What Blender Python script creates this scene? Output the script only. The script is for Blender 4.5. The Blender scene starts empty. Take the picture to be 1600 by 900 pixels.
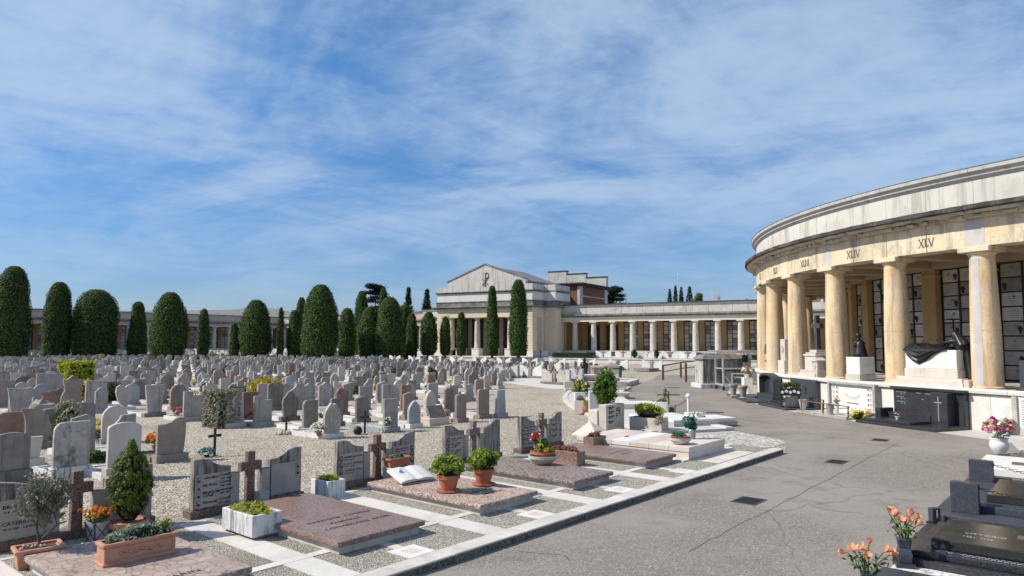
import bpy, bmesh, math, random
import numpy as np
from mathutils import Vector, Matrix

SC = bpy.context.scene
COL = SC.collection
PI = math.pi
R_ = math.radians

# ------------------------------------------------------------------ camera, sky, sun, exposure
CAM_H = 3.1
FPX = 1110.0                       # focal length in pixels of a 1600 pixel wide frame
PITCH = math.atan(83 / FPX)
cam_data = bpy.data.cameras.new('camera')
cam_data.sensor_width = 36
cam_data.lens = 36 * FPX / 1600
cam_data.clip_end = 4000
cam = bpy.data.objects.new('camera', cam_data)
COL.objects.link(cam)
cam.location = (0, 0, CAM_H)
cam.rotation_euler = (PI / 2 + PITCH, 0, 0)
SC.camera = cam

SUN_EL, SUN_HEAD = 43.0, -95.0     # heading measured clockwise from +Y
sd = Vector((math.sin(R_(SUN_HEAD)) * math.cos(R_(SUN_EL)), math.cos(R_(SUN_HEAD)) * math.cos(R_(SUN_EL)), math.sin(R_(SUN_EL))))
sun_data = bpy.data.lights.new('sun', 'SUN')
sun_data.energy = 4.9
sun_data.angle = R_(0.53)
sun_data.color = (1.0, 0.93, 0.81)
sun = bpy.data.objects.new('sun', sun_data)
COL.objects.link(sun)
sun.rotation_euler = (-sd).to_track_quat('-Z', 'Y').to_euler()

world = bpy.data.worlds.new('World')
SC.world = world
world.use_nodes = True
def make_world():
    nt = world.node_tree
    nt.nodes.clear()
    N, L = nt.nodes.new, nt.links.new
    out, bg, sky = N('ShaderNodeOutputWorld'), N('ShaderNodeBackground'), N('ShaderNodeTexSky')
    sky.sky_type = 'NISHITA'
    sky.sun_disc = False
    sky.sun_elevation = R_(SUN_EL)
    sky.sun_rotation = R_(SUN_HEAD)
    sky.altitude = 0
    sky.air_density, sky.dust_density, sky.ozone_density = 1.0, 0.35, 3.0
    bg.inputs['Strength'].default_value = 0.092
    geo = N('ShaderNodeTexCoord')
    sep = N('ShaderNodeSeparateXYZ')
    L(geo.outputs['Generated'], sep.inputs[0])
    def m(op, a, b=None, c=None, clamp=False):
        n = N('ShaderNodeMath'); n.operation = op; n.use_clamp = clamp
        for i, v in enumerate((a, b, c)):
            if v is None: continue
            if isinstance(v, (int, float)): n.inputs[i].default_value = v
            else: L(v, n.inputs[i])
        return n.outputs[0]
    zz = m('ADD', m('MAXIMUM', sep.outputs[2], 0.0), 0.16)
    u, v = m('DIVIDE', sep.outputs[0], zz), m('DIVIDE', sep.outputs[1], zz)
    def noise(su, sv, rot, detail, rough, off, dist=0.0):
        cmb = N('ShaderNodeCombineXYZ')
        c, s = math.cos(rot), math.sin(rot)
        a = m('ADD', m('MULTIPLY', u, c * su), m('MULTIPLY', v, s * su))
        b = m('ADD', m('MULTIPLY', u, -s * sv), m('MULTIPLY', v, c * sv))
        L(a, cmb.inputs[0]); L(b, cmb.inputs[1]); cmb.inputs[2].default_value = off
        n = N('ShaderNodeTexNoise'); n.inputs['Scale'].default_value = 1
        n.inputs['Detail'].default_value = detail; n.inputs['Roughness'].default_value = rough
        n.inputs['Distortion'].default_value = dist
        L(cmb.outputs[0], n.inputs['Vector'])
        return n.outputs['Fac']
    big = noise(1.25, 0.85, 0.9, 5, 0.6, 5.3, 0.8)
    streak = noise(0.9, 2.8, 0.75, 7, 0.62, 7.7, 1.0)
    fine = noise(5.5, 8.5, -0.5, 9, 0.72, 1.3, 0.4)
    tot = m('ADD', m('ADD', m('MULTIPLY', big, 0.60), m('MULTIPLY', streak, 0.25)), m('MULTIPLY', fine, 0.19))
    mr = N('ShaderNodeMapRange'); mr.interpolation_type = 'SMOOTHSTEP'
    L(tot, mr.inputs[0])
    mr.inputs[1].default_value, mr.inputs[2].default_value = 0.36, 0.64
    fade = N('ShaderNodeMapRange'); L(sep.outputs[2], fade.inputs[0])     # thins towards the horizon
    fade.inputs[1].default_value, fade.inputs[2].default_value = 0.02, 0.22
    fade.inputs[3].default_value, fade.inputs[4].default_value = 0.25, 0.78
    mask = m('MULTIPLY', mr.outputs[0], fade.outputs[0])
    tint = N('ShaderNodeMix'); tint.data_type = 'RGBA'; tint.blend_type = 'MULTIPLY'
    tint.inputs[0].default_value = 1.0
    grad = N('ShaderNodeMix'); grad.data_type = 'RGBA'                    # bluer air overhead than at the horizon
    up = N('ShaderNodeMapRange'); L(sep.outputs[2], up.inputs[0]); up.inputs[1].default_value, up.inputs[2].default_value = 0.0, 0.34
    L(up.outputs[0], grad.inputs[0]); grad.inputs[6].default_value = (.57, .69, .96, 1); grad.inputs[7].default_value = (.58, 1.0, 1.32, 1)
    L(sky.outputs[0], tint.inputs[6]); L(grad.outputs[2], tint.inputs[7])
    mx = N('ShaderNodeMix'); mx.data_type = 'RGBA'
    L(mask, mx.inputs[0]); L(tint.outputs[2], mx.inputs[6]); mx.inputs[7].default_value = CLOUD_COL
    L(mx.outputs[2], bg.inputs['Color']); L(bg.outputs[0], out.inputs[0])
CLOUD_COL = (4.7, 6.05, 7.9, 1)
make_world()

SC.view_settings.view_transform = 'Standard'
SC.view_settings.look = 'None'
SC.view_settings.exposure = 0.2
SC.view_settings.gamma = 1.0
SC.view_settings.use_curve_mapping = False
SC.cycles.max_bounces = 6
SC.cycles.transparent_max_bounces = 8
SC.cycles.use_denoising = True

# ------------------------------------------------------------------ survey helpers
def G(px, py, z=0.0):
    """world x, y of the point at height z that a surveyor sighted at picture point px, py"""
    dx, dz = (px - 800) / FPX, (450 - py) / FPX
    y = math.cos(PITCH) - dz * math.sin(PITCH)
    zz = math.sin(PITCH) + dz * math.cos(PITCH)
    t = (z - CAM_H) / zz
    return dx * t, y * t
ROT = R_(49.5)                     # direction of the plot rows; local x runs along a row, local y away from the road
AX, BX = (math.cos(ROT), math.sin(ROT)), (-math.sin(ROT), math.cos(ROT))
def W(a, b, z=0.0):
    return (a * AX[0] + b * BX[0], a * AX[1] + b * BX[1], z)
def to_ab(x, y):
    return x * AX[0] + y * AX[1], x * BX[0] + y * BX[1]
CX, CY = 38.85, 35.78              # centre of the round portico
def polar(r, deg, z=0.0):
    return (CX + r * math.cos(R_(deg)), CY + r * math.sin(R_(deg)), z)
def in_view(x, y, margin=60):
    return y > 3 and -margin < 800 + FPX * x / y < 1600 + margin
rng = random.Random(11)

# ------------------------------------------------------------------ object helpers
def tag(o, label=None, cat=None, group=None, kind=None):
    if label: o['label'] = label
    if cat: o['category'] = cat
    if group: o['group'] = group
    if kind: o['kind'] = kind
    return o
def thing(name, label, cat, loc=(0, 0, 0), rz=0.0, group=None):
    o = bpy.data.objects.new(name, None)
    o.empty_display_size = 0.2
    COL.objects.link(o)
    o.location = loc
    o.rotation_euler = (0, 0, rz)
    return tag(o, label, cat, group)
def put(name, mesh, parent=None, loc=(0, 0, 0), rz=0.0, rot=None):
    o = bpy.data.objects.new(name, mesh)
    COL.objects.link(o)
    if parent is not None: o.parent = parent
    o.location = loc
    o.rotation_euler = rot if rot else (0, 0, rz)
    return o
def copy_tree(o, parent=None):
    c = o.copy()
    COL.objects.link(c)
    if parent is not None: c.parent = parent
    for ch in list(o.children):
        copy_tree(ch, c)
    return c
ORD = ['zeroth', 'first', 'second', 'third', 'fourth', 'fifth', 'sixth', 'seventh', 'eighth', 'ninth', 'tenth', 'eleventh', 'twelfth',
       'thirteenth', 'fourteenth', 'fifteenth', 'sixteenth', 'seventeenth', 'eighteenth', 'nineteenth', 'twentieth']
def nth(n):
    if n <= 20: return ORD[n]
    tens = {2: 'twenty', 3: 'thirty', 4: 'forty', 5: 'fifty', 6: 'sixty'}
    t, u = divmod(n, 10)
    return (tens[t][:-1] + 'ieth') if u == 0 else tens[t] + '-' + ORD[u]

class MB:
    """collects shapes for ONE mesh"""
    def __init__(self):
        self.v, self.f, self.m = [], [], []
    def add(self, vs, fs, mi=0):
        o = len(self.v)
        self.v += [tuple(p) for p in vs]
        self.f += [tuple(i + o for i in f) for f in fs]
        self.m += [mi] * len(fs)
        return self
    def box(self, x0, y0, z0, x1, y1, z1, mi=0, M=None):
        vs = [(x0, y0, z0), (x1, y0, z0), (x1, y1, z0), (x0, y1, z0), (x0, y0, z1), (x1, y0, z1), (x1, y1, z1), (x0, y1, z1)]
        if M is not None: vs = [M @ Vector(p) for p in vs]
        return self.add(vs, [(0, 3, 2, 1), (4, 5, 6, 7), (0, 1, 5, 4), (1, 2, 6, 5), (2, 3, 7, 6), (3, 0, 4, 7)], mi)
    def frustum(self, b, t, z0, z1, mi=0):
        """b, t: (x0, y0, x1, y1) at the bottom and at the top"""
        vs = [(b[0], b[1], z0), (b[2], b[1], z0), (b[2], b[3], z0), (b[0], b[3], z0), (t[0], t[1], z1), (t[2], t[1], z1), (t[2], t[3], z1), (t[0], t[3], z1)]
        return self.add(vs, [(0, 3, 2, 1), (4, 5, 6, 7), (0, 1, 5, 4), (1, 2, 6, 5), (2, 3, 7, 6), (3, 0, 4, 7)], mi)
    def tray(self, x0, y0, x1, y1, z0, z1, wall, drop, mi=0, flare=0.0):
        """a rectangular trough with walls and a sunk floor; flare widens the top"""
        g = flare
        o0 = [(x0, y0), (x1, y0), (x1, y1), (x0, y1)]
        o1 = [(x0 - g, y0 - g), (x1 + g, y0 - g), (x1 + g, y1 + g), (x0 - g, y1 + g)]
        i1 = [(x0 - g + wall, y0 - g + wall), (x1 + g - wall, y0 - g + wall), (x1 + g - wall, y1 + g - wall), (x0 - g + wall, y1 + g - wall)]
        vs = [p + (z0,) for p in o0] + [p + (z1,) for p in o1] + [p + (z1,) for p in i1] + [p + (z1 - drop,) for p in i1]
        fs = [(0, 3, 2, 1), (12, 13, 14, 15)]
        for i in range(4):
            j = (i + 1) % 4
            fs += [(i, j, 4 + j, 4 + i), (4 + i, 4 + j, 8 + j, 8 + i), (8 + i, 8 + j, 12 + j, 12 + i)]
        return self.add(vs, fs, mi)
    def prism(self, outline, y0, y1, mi=0, M=None):
        """outline in x, z (counter-clockwise seen from -y); extruded from y0 (front) to y1"""
        n = len(outline)
        vs = [(x, y0, z) for x, z in outline] + [(x, y1, z) for x, z in outline]
        if M is not None: vs = [M @ Vector(p) for p in vs]
        fs = [tuple(range(n)), tuple(range(2 * n - 1, n - 1, -1))]
        fs += [(i, i + n, (i + 1) % n + n, (i + 1) % n) for i in range(n)]
        return self.add(vs, fs, mi)
    def plate(self, outline, z0, z1, mi=0):
        """outline in x, y (counter-clockwise); extruded upwards"""
        n = len(outline)
        vs = [(x, y, z0) for x, y in outline] + [(x, y, z1) for x, y in outline]
        fs = [tuple(range(n - 1, -1, -1)), tuple(range(n, 2 * n))]
        fs += [(i, (i + 1) % n, (i + 1) % n + n, i + n) for i in range(n)]
        return self.add(vs, fs, mi)
    def sheet(self, outline, z, mi=0):
        return self.add([(x, y, z) for x, y in outline], [tuple(range(len(outline)))], mi)
    def lathe(self, prof, n=16, c=(0, 0, 0), mi=0, a0=0.0):
        vs, fs = [], []
        for r, z in prof:
            for k in range(n):
                a = a0 + 2 * PI * k / n
                vs.append((c[0] + r * math.cos(a), c[1] + r * math.sin(a), c[2] + z))
        for i in range(len(prof) - 1):
            for k in range(n):
                j = (k + 1) % n
                fs.append((i * n + k, i * n + j, (i + 1) * n + j, (i + 1) * n + k))
        if prof[0][0] > 1e-4: fs.append(tuple(range(n - 1, -1, -1)))
        if prof[-1][0] > 1e-4: fs.append(tuple((len(prof) - 1) * n + k for k in range(n)))
        return self.add(vs, fs, mi)
    def tube(self, pts, r, n=6, mi=0, r1=None):
        pts = [Vector(p) for p in pts]
        vs, fs = [], []
        up = Vector((0, 0, 1))
        m = len(pts)
        for i, p in enumerate(pts):
            d = (pts[min(i + 1, m - 1)] - pts[max(i - 1, 0)]).normalized()
            s = d.cross(up)
            if s.length < 1e-3: s = d.cross(Vector((1, 0, 0)))
            s.normalize()
            t = s.cross(d)
            rr = r if r1 is None else r + (r1 - r) * i / max(1, m - 1)
            for k in range(n):
                a = 2 * PI * (k + .5) / n
                vs.append(p + s * (rr * math.cos(a)) + t * (rr * math.sin(a)))
        for i in range(m - 1):
            for k in range(n):
                j = (k + 1) % n
                fs.append((i * n + k, i * n + j, (i + 1) * n + j, (i + 1) * n + k))
        fs += [tuple(range(n - 1, -1, -1)), tuple((m - 1) * n + k for k in range(n))]
        return self.add(vs, fs, mi)
    def blob(self, c, r, seed=0, n=10, m=7, rough=.15, mi=0):
        q = random.Random(seed)
        vs, fs = [], []
        r = (r, r, r) if isinstance(r, (int, float)) else r
        for i in range(m + 1):
            th = PI * i / m
            for k in range(n):
                a = 2 * PI * k / n
                s = 1 + q.uniform(-rough, rough)
                vs.append((c[0] + r[0] * s * math.sin(th) * math.cos(a), c[1] + r[1] * s * math.sin(th) * math.sin(a), c[2] - r[2] * s * math.cos(th)))
        for i in range(m):
            for k in range(n):
                j = (k + 1) % n
                fs.append((i * n + k, i * n + j, (i + 1) * n + j, (i + 1) * n + k))
        return self.add(vs, fs, mi)
    def ring(self, prof, a0, a1, n, closed=True, mi=0):
        """a profile of (radius, z) points swept about the round portico's centre from a0 to a1 degrees; outline counter-clockwise outwards-up"""
        k = len(prof)
        vs, fs = [], []
        for i in range(n + 1):
            a = a0 + (a1 - a0) * i / n
            for r, z in prof:
                vs.append(polar(r, a, z))
        for i in range(n):
            for j in range(k if closed else k - 1):
                j2 = (j + 1) % k
                fs.append((i * k + j, i * k + j2, (i + 1) * k + j2, (i + 1) * k + j))
        if closed:
            fs += [tuple(range(k)), tuple(n * k + j for j in range(k - 1, -1, -1))]
        return self.add(vs, fs, mi)
    def mesh(self, name, mats, bev=0.0, smooth=False, seg=1, recalc=True):
        me = bpy.data.meshes.new(name)
        me.from_pydata(self.v, [], self.f)
        mats = mats if isinstance(mats, (list, tuple)) else [mats]
        for x in mats: me.materials.append(x)
        if len(mats) > 1: me.polygons.foreach_set('material_index', self.m)
        if recalc or bev:
            bm = bmesh.new()
            bm.from_mesh(me)
            bmesh.ops.recalc_face_normals(bm, faces=bm.faces)
            if bev:
                es = [e for e in bm.edges if len(e.link_faces) == 2 and e.calc_face_angle(0) > 0.5]
                bmesh.ops.bevel(bm, geom=es, offset=bev, segments=seg, affect='EDGES', profile=0.6, clamp_overlap=True)
            bm.to_mesh(me)
            bm.free()
        if smooth: me.polygons.foreach_set('use_smooth', [True] * len(me.polygons))
        me.update()
        return me
    def build(self, name, mats, parent=None, loc=(0, 0, 0), rz=0.0, bev=0.0, smooth=False, rot=None, seg=1, recalc=True):
        return put(name, self.mesh(name, mats, bev, smooth, seg, recalc), parent, loc, rz, rot)

# ------------------------------------------------------------------ materials
def hexlin(r, g, b):
    f = lambda c: ((c / 255 + .055) / 1.055) ** 2.4 if c > 10 else c / 255 / 12.92
    return (f(r), f(g), f(b), 1)
def col(c):
    return tuple(c) + (1,) if len(c) == 3 else tuple(c)
class NT:
    def __init__(self, name):
        self.mat = bpy.data.materials.new(name)
        self.mat.use_nodes = True
        self.nt = self.mat.node_tree
        self.b = self.nt.nodes['Principled BSDF']
        self.tc = self.nt.nodes.new('ShaderNodeTexCoord')
    def n(self, t, **kw):
        x = self.nt.nodes.new(t)
        for k, v in kw.items(): setattr(x, k, v)
        return x
    def l(self, a, b): self.nt.links.new(a, b)
    def set(self, sock, v):
        if hasattr(v, 'node'): self.l(v, sock)
        else: sock.default_value = v
    def math(self, op, a, b=0.0, clamp=False):
        x = self.n('ShaderNodeMath', operation=op, use_clamp=clamp)
        self.set(x.inputs[0], a); self.set(x.inputs[1], b)
        return x.outputs[0]
    def mix(self, f, a, b, blend='MIX'):
        x = self.n('ShaderNodeMix', data_type='RGBA', blend_type=blend)
        self.set(x.inputs[0], f); self.set(x.inputs[6], a); self.set(x.inputs[7], b)
        return x.outputs[2]
    def coord(self, scale=(1, 1, 1), space='Object', jitter=True):
        mp = self.n('ShaderNodeMapping')
        mp.inputs['Scale'].default_value = scale
        self.l(self.tc.outputs[space], mp.inputs['Vector'])
        if jitter:
            oi = self.n('ShaderNodeObjectInfo')
            cb = self.n('ShaderNodeCombineXYZ')
            for i in range(3): self.l(self.math('MULTIPLY', oi.outputs['Random'], (37.0, 53.0, 71.0)[i]), cb.inputs[i])
            self.l(cb.outputs[0], mp.inputs['Location'])
        return mp.outputs[0]
    def noise(self, vec, scale, detail=4, rough=.55, dist=0.0):
        x = self.n('ShaderNodeTexNoise')
        self.l(vec, x.inputs['Vector'])
        x.inputs['Scale'].default_value = scale; x.inputs['Detail'].default_value = detail
        x.inputs['Roughness'].default_value = rough; x.inputs['Distortion'].default_value = dist
        return x.outputs['Fac']
    def voro(self, vec, scale, feature='F1', out='Distance'):
        x = self.n('ShaderNodeTexVoronoi', feature=feature)
        self.l(vec, x.inputs['Vector']); x.inputs['Scale'].default_value = scale
        return x.outputs[out]
    def ramp(self, f, lo, hi, a=0.0, b=1.0):
        x = self.n('ShaderNodeMapRange', interpolation_type='SMOOTHSTEP')
        self.set(x.inputs[0], f)
        for i, v in enumerate((lo, hi, a, b)): x.inputs[i + 1].default_value = v
        return x.outputs[0]
    def bump(self, h, strength=.3, dist=.02, prev=None):
        x = self.n('ShaderNodeBump')
        x.inputs['Strength'].default_value = strength; x.inputs['Distance'].default_value = dist
        self.l(h, x.inputs['Height'])
        if prev is not None: self.l(prev, x.inputs['Normal'])
        return x.outputs[0]
    def rand(self):
        return self.n('ShaderNodeObjectInfo').outputs['Random']
    def done(self, colour, rough=.8, normal=None, spec=.3, metal=0.0):
        self.set(self.b.inputs['Base Color'], colour); self.set(self.b.inputs['Roughness'], rough)
        self.b.inputs['Specular IOR Level'].default_value = spec
        self.b.inputs['Metallic'].default_value = metal
        if normal is not None: self.l(normal, self.b.inputs['Normal'])
        return self.mat
def stone(name, c1, c2, sc=1.5, streak=None, blotch=None, speck=None, bump=.25, bsc=40, rough=.8, vary=.0, spec=.3, jitter=True, space='Object'):
    """mottled stone: c1/c2 clouds; streak (colour, amount) runs down; blotch (colour, amount, scale); speck (colour, amount, scale)"""
    t = NT(name)
    v = t.coord(jitter=jitter, space=space)
    n1 = t.noise(v, sc, 6, .6)
    c = t.mix(t.ramp(n1, .3, .72), col(c1), col(c2))
    if blotch:
        c = t.mix(t.math('MULTIPLY', t.ramp(t.noise(v, blotch[2], 7, .65, .6), .5, .68), blotch[1]), c, col(blotch[0]))
    if streak:
        vs = t.coord(scale=(1, 1, .09), jitter=jitter, space=space)
        c = t.mix(t.math('MULTIPLY', t.ramp(t.noise(vs, 9 if len(streak) < 3 else streak[2], 6, .7), .48 if len(streak) < 4 else streak[3], .74 if len(streak) < 4 else streak[3] + .2), streak[1]), c, col(streak[0]))
    if speck:
        c = t.mix(t.math('MULTIPLY', t.ramp(t.noise(v, speck[2], 3, .8), .52, .66), speck[1]), c, col(speck[0]))
    if vary:
        hs = t.n('ShaderNodeHueSaturation')
        t.l(c, hs.inputs['Color'])
        t.set(hs.inputs['Value'], t.math('ADD', t.math('MULTIPLY', t.rand(), 2 * vary), 1 - vary))
        c = hs.outputs[0]
    nb = t.bump(t.noise(v, bsc, 8, .7), bump, .02)
    return t.done(c, rough, nb, spec)
def plain(name, c, rough=.6, metal=0.0, spec=.4, nz=.12, sc=12):
    t = NT(name)
    v = t.coord()
    n = t.noise(v, sc, 4)
    lo, hi = tuple(x * (1 - nz) for x in c[:3]) + (1,), tuple(min(1, x * (1 + nz)) for x in c[:3]) + (1,)
    return t.done(t.mix(n, lo, hi), rough, t.bump(n, .08, .01), spec, metal)
def granite(name, c, c_dark, c_light, sc=160, rough=.25, spec=.5):
    t = NT(name)
    v = t.coord()
    a = t.voro(v, sc, 'F1', 'Color')
    sp = t.n('ShaderNodeSeparateColor'); t.l(a, sp.inputs[0])
    x = t.mix(t.ramp(sp.outputs[0], .25, .5), col(c_dark), col(c))
    x = t.mix(t.ramp(sp.outputs[1], .72, .9), x, col(c_light))
    x = t.mix(t.math('MULTIPLY', t.ramp(t.noise(v, 1.7, 5), .45, .7), .25), x, col(c_light))
    r = t.math('ADD', t.math('MULTIPLY', t.noise(v, 4, 5), .25), rough - .1)
    return t.done(x, r, t.bump(t.noise(v, 220, 2), .05, .004), spec)
def leafy(name, c1, c2, c3=None, rough=.55, trans=.25):
    """leaves: colour varies from leaf clump to leaf clump"""
    t = NT(name)
    v = t.coord()
    geo = t.n('ShaderNodeNewGeometry')
    isl = geo.outputs['Random Per Island']
    x = t.mix(isl, col(c1), col(c2))
    if c3: x = t.mix(t.ramp(t.noise(v, 5.0, 4), .5, .7), x, col(c3))
    hs = t.n('ShaderNodeHueSaturation'); t.l(x, hs.inputs['Color'])
    t.set(hs.inputs['Value'], t.math('ADD', t.math('MULTIPLY', t.math('FRACT', t.math('MULTIPLY', isl, 17.3)), .6), .7))
    m = t.done(hs.outputs[0], rough, None, .25)
    if trans:
        tr = t.n('ShaderNodeBsdfTranslucent'); t.l(hs.outputs[0], tr.inputs[0])
        ms = t.n('ShaderNodeMixShader'); ms.inputs[0].default_value = trans
        t.l(t.b.outputs[0], ms.inputs[1]); t.l(tr.outputs[0], ms.inputs[2])
        t.l(ms.outputs[0], t.nt.nodes['Material Output'].inputs[0])
    return m

M = {}
GREYS = (.40, .375, .36)
M['hs_grey'] = stone('grey limestone', (.30, .278, .258), (.41, .383, .358), 2.2, streak=((.11, .103, .096), .8), blotch=((.22, .21, .2), .5, 2.4), bump=.35, vary=.16)
M['hs_dark'] = stone('weathered grey stone', (.19, .17, .15), (.27, .242, .215), 2.2, streak=((.09, .088, .085), .8), blotch=((.13, .13, .125), .6, 2.0), bump=.4, vary=.16)
M['hs_light'] = stone('pale marble', (.42, .385, .345), (.52, .475, .43), 1.8, streak=((.27, .26, .25), .45), blotch=((.36, .35, .34), .35, 2.6), bump=.2, vary=.12)
M['hs_brown'] = stone('brown stone', (.235, .19, .162), (.32, .27, .235), 2.2, streak=((.18, .135, .11), .6), blotch=((.24, .18, .15), .4, 3.5), speck=((.2, .15, .12), .5, 60), bump=.35, vary=.18)
M['hs_red'] = stone('red marble', (.20, .12, .095), (.28, .185, .15), 3.0, blotch=((.32, .25, .21), .4, 5), streak=((.17, .1, .08), .4), bump=.25, vary=.15)
M['hs_blue'] = stone('blue grey marble', (.29, .31, .33), (.39, .405, .415), 2.0, streak=((.22, .24, .26), .5), bump=.2, vary=.1)
M['hs_cream'] = stone('cream stone', (.50, .45, .39), (.60, .55, .48), 2.0, streak=((.28, .25, .21), .5), bump=.25, vary=.12)
M['white'] = stone('white marble', (.60, .585, .56), (.71, .695, .67), 1.6, blotch=((.5, .49, .475), .4, 2.2), bump=.12, rough=.6, vary=.08)
M['white_dirty'] = stone('stained white marble', (.58, .575, .56), (.74, .73, .72), 2.5, streak=((.13, .132, .135), .9, 13, .47), blotch=((.4, .4, .39), .5, 3), bump=.25, rough=.7)
M['wing'] = stone('wing panel stone', (.33, .29, .255), (.42, .372, .33), 1.6, streak=((.21, .19, .175), .6, 7), bump=.15, rough=.65)
M['wing_top'] = stone('streaked coping stone', (.26, .23, .20), (.37, .33, .29), 2, streak=((.055, .052, .05), .95, 11, .44), bump=.3, rough=.8)
M['porphyry'] = granite('porphyry', (.15, .098, .078), (.06, .042, .036), (.28, .20, .165), 60, .5, .35)
M['rose_polished'] = granite('polished rose granite', (.215, .135, .105), (.085, .055, .045), (.38, .275, .225), 85, .36, .4)
M['rose_rough'] = granite('rough rose granite', (.37, .272, .228), (.16, .115, .098), (.56, .45, .39), 42, .75, .25)
M['rose_dark'] = granite('dark rose granite', (.21, .165, .142), (.08, .065, .058), (.37, .305, .265), 42, .6, .3)
M['black_granite'] = granite('black granite', (.028, .029, .033), (.014, .014, .016), (.07, .072, .08), 140, .22, .5)
M['grey_granite'] = granite('dark blue granite', (.038, .042, .055), (.015, .017, .022), (.12, .13, .16), 230, .45, .4)
M['anthracite'] = plain('anthracite stone', (.045, .05, .056), .5, nz=.25, sc=5)
M['brown_slab'] = granite('brown polished granite', (.034, .033, .031), (.016, .016, .015), (.065, .062, .057), 200, .16, .5)
def breccia(name, c1, c2, cj, sc=7):
    t = NT(name)
    v = t.coord()
    w = t.n('ShaderNodeMix', data_type='VECTOR'); w.inputs[0].default_value = .12
    nz = t.n('ShaderNodeTexNoise'); t.l(v, nz.inputs['Vector']); nz.inputs['Scale'].default_value = 6
    t.l(v, w.inputs[4]); t.l(nz.outputs['Color'], w.inputs[5])
    d = t.voro(w.outputs[1], sc, 'DISTANCE_TO_EDGE')
    cell = t.voro(w.outputs[1], sc, 'F1', 'Color')
    sp = t.n('ShaderNodeSeparateColor'); t.l(cell, sp.inputs[0])
    c = t.mix(sp.outputs[0], col(c1), col(c2))
    c = t.mix(t.ramp(d, .015, .07, .75, 0), c, col(cj))
    c = t.mix(t.math('MULTIPLY', t.ramp(t.noise(v, 40, 4), .5, .7), .3), c, col(cj))
    return t.done(c, .6, t.bump(t.noise(v, 60, 4), .1, .01), .3)
M['breccia'] = breccia('pink breccia marble', (.33, .25, .212), (.42, .335, .288), (.15, .105, .086), 7.5)
M['pink_marble'] = stone('pink marble', (.55, .42, .36), (.64, .53, .46), 1.2, blotch=((.68, .60, .54), .6, 2), streak=((.4, .3, .25), .3), bump=.12, rough=.55)
M['pink_pale'] = stone('pale pink marble', (.56, .48, .42), (.66, .60, .54), 1.5, blotch=((.45, .38, .33), .5, 3), bump=.25, rough=.65)
M['tufa'] = stone('pitted cream stone', (.48, .43, .37), (.58, .53, .465), 2.5, blotch=((.33, .29, .25), .45, 4), speck=((.22, .19, .165), .7, 34), bump=.6, bsc=26)
M['terracotta'] = stone('terracotta', (.44, .20, .125), (.52, .27, .18), 4, blotch=((.55, .36, .28), .35, 5), bump=.15, bsc=70, rough=.8, vary=.1)
M['terracotta_red'] = stone('red terracotta', (.36, .115, .06), (.43, .16, .09), 4, blotch=((.45, .25, .17), .25, 6), bump=.12, rough=.7, vary=.08)
M['soil'] = stone('soil', (.06, .045, .033), (.12, .09, .068), 14, bump=.8, bsc=30, rough=.95)
M['iron'] = plain('black iron', (.022, .022, .024), .55, .3)
M['wire'] = plain('grey painted metal', (.10, .115, .13), .5, .3)
M['galv'] = plain('galvanised steel', (.62, .64, .66), .4, .55, nz=.08)
M['alu'] = plain('aluminium', (.70, .72, .74), .32, .6, nz=.06)
M['rusty'] = stone('rusty brown iron', (.13, .085, .06), (.2, .13, .09), 8, bump=.3, rough=.75)
M['bronze'] = plain('dark bronze', (.035, .034, .036), .38, .65, nz=.4, sc=9)
M['bronze_green'] = plain('green bronze', (.12, .16, .14), .5, .4, nz=.3)
M['gold'] = plain('gilt bronze', (.42, .28, .09), .4, .7)
M['rubber'] = plain('black rubber', (.02, .02, .02), .8)
M['ink'] = plain('black letters', (.025, .023, .022), .7, nz=.1)
M['ink_soft'] = plain('worn grey letters', (.09, .085, .08), .8, nz=.2)
M['ink_pale'] = plain('silver letters', (.42, .42, .43), .5, .3, nz=.1)
M['photo'] = stone('enamel portrait', (.10, .095, .09), (.34, .32, .30), 16, bump=.02, rough=.3, spec=.6)
M['photo_rim'] = plain('portrait frame', (.035, .032, .03), .5, .3)
M['green_plastic'] = plain('green plastic', (.015, .11, .055), .5, nz=.1)
M['glass_vase'] = plain('smoked glass vase', (.22, .27, .24), .15, .1, .6)
M['bark'] = stone('bark', (.09, .07, .055), (.17, .135, .11), 8, bump=.8, bsc=18, rough=.9)
M['cy'] = leafy('clipped cypress green', (.040, .082, .014), (.115, .175, .032), (.024, .050, .012), .75, .2)
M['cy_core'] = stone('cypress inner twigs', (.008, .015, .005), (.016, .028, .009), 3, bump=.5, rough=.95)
M['cedar'] = leafy('dark conifer green', (.016, .032, .016), (.040, .064, .030), (.012, .022, .012), .7, .1)
M['spruce'] = leafy('spruce green', (.024, .040, .018), (.075, .088, .040), None, .7, .1)
M['laurel'] = leafy('laurel green', (.055, .12, .014), (.17, .29, .035), (.035, .075, .012), .4, .3)
M['box'] = leafy('bright box green', (.13, .22, .02), (.32, .40, .05), (.10, .17, .02), .5, .35)
M['conifer'] = leafy('golden conifer green', (.04, .075, .011), (.21, .24, .028), (.02, .038, .008), .6, .2)
M['olive'] = leafy('grey olive leaves', (.13, .14, .095), (.30, .30, .225), (.085, .10, .07), .5, .2)
M['olive_pale'] = leafy('pale olive shrub leaves', (.20, .20, .13), (.40, .385, .28), (.13, .135, .085), .6, .25)
M['sage'] = leafy('grey green sage leaves', (.21, .28, .17), (.44, .50, .35), (.13, .19, .10), .6, .2)
M['sedum'] = leafy('yellow green sedum', (.30, .32, .035), (.54, .51, .08), (.17, .20, .03), .6, .3)
M['yellow_leaf'] = leafy('golden privet leaves', (.42, .32, .015), (.62, .47, .03), (.25, .22, .02), .55, .3)
M['lime_leaf'] = leafy('yellow green thuja', (.26, .30, .012), (.50, .52, .03), (.13, .18, .012), .6, .25)
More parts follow.
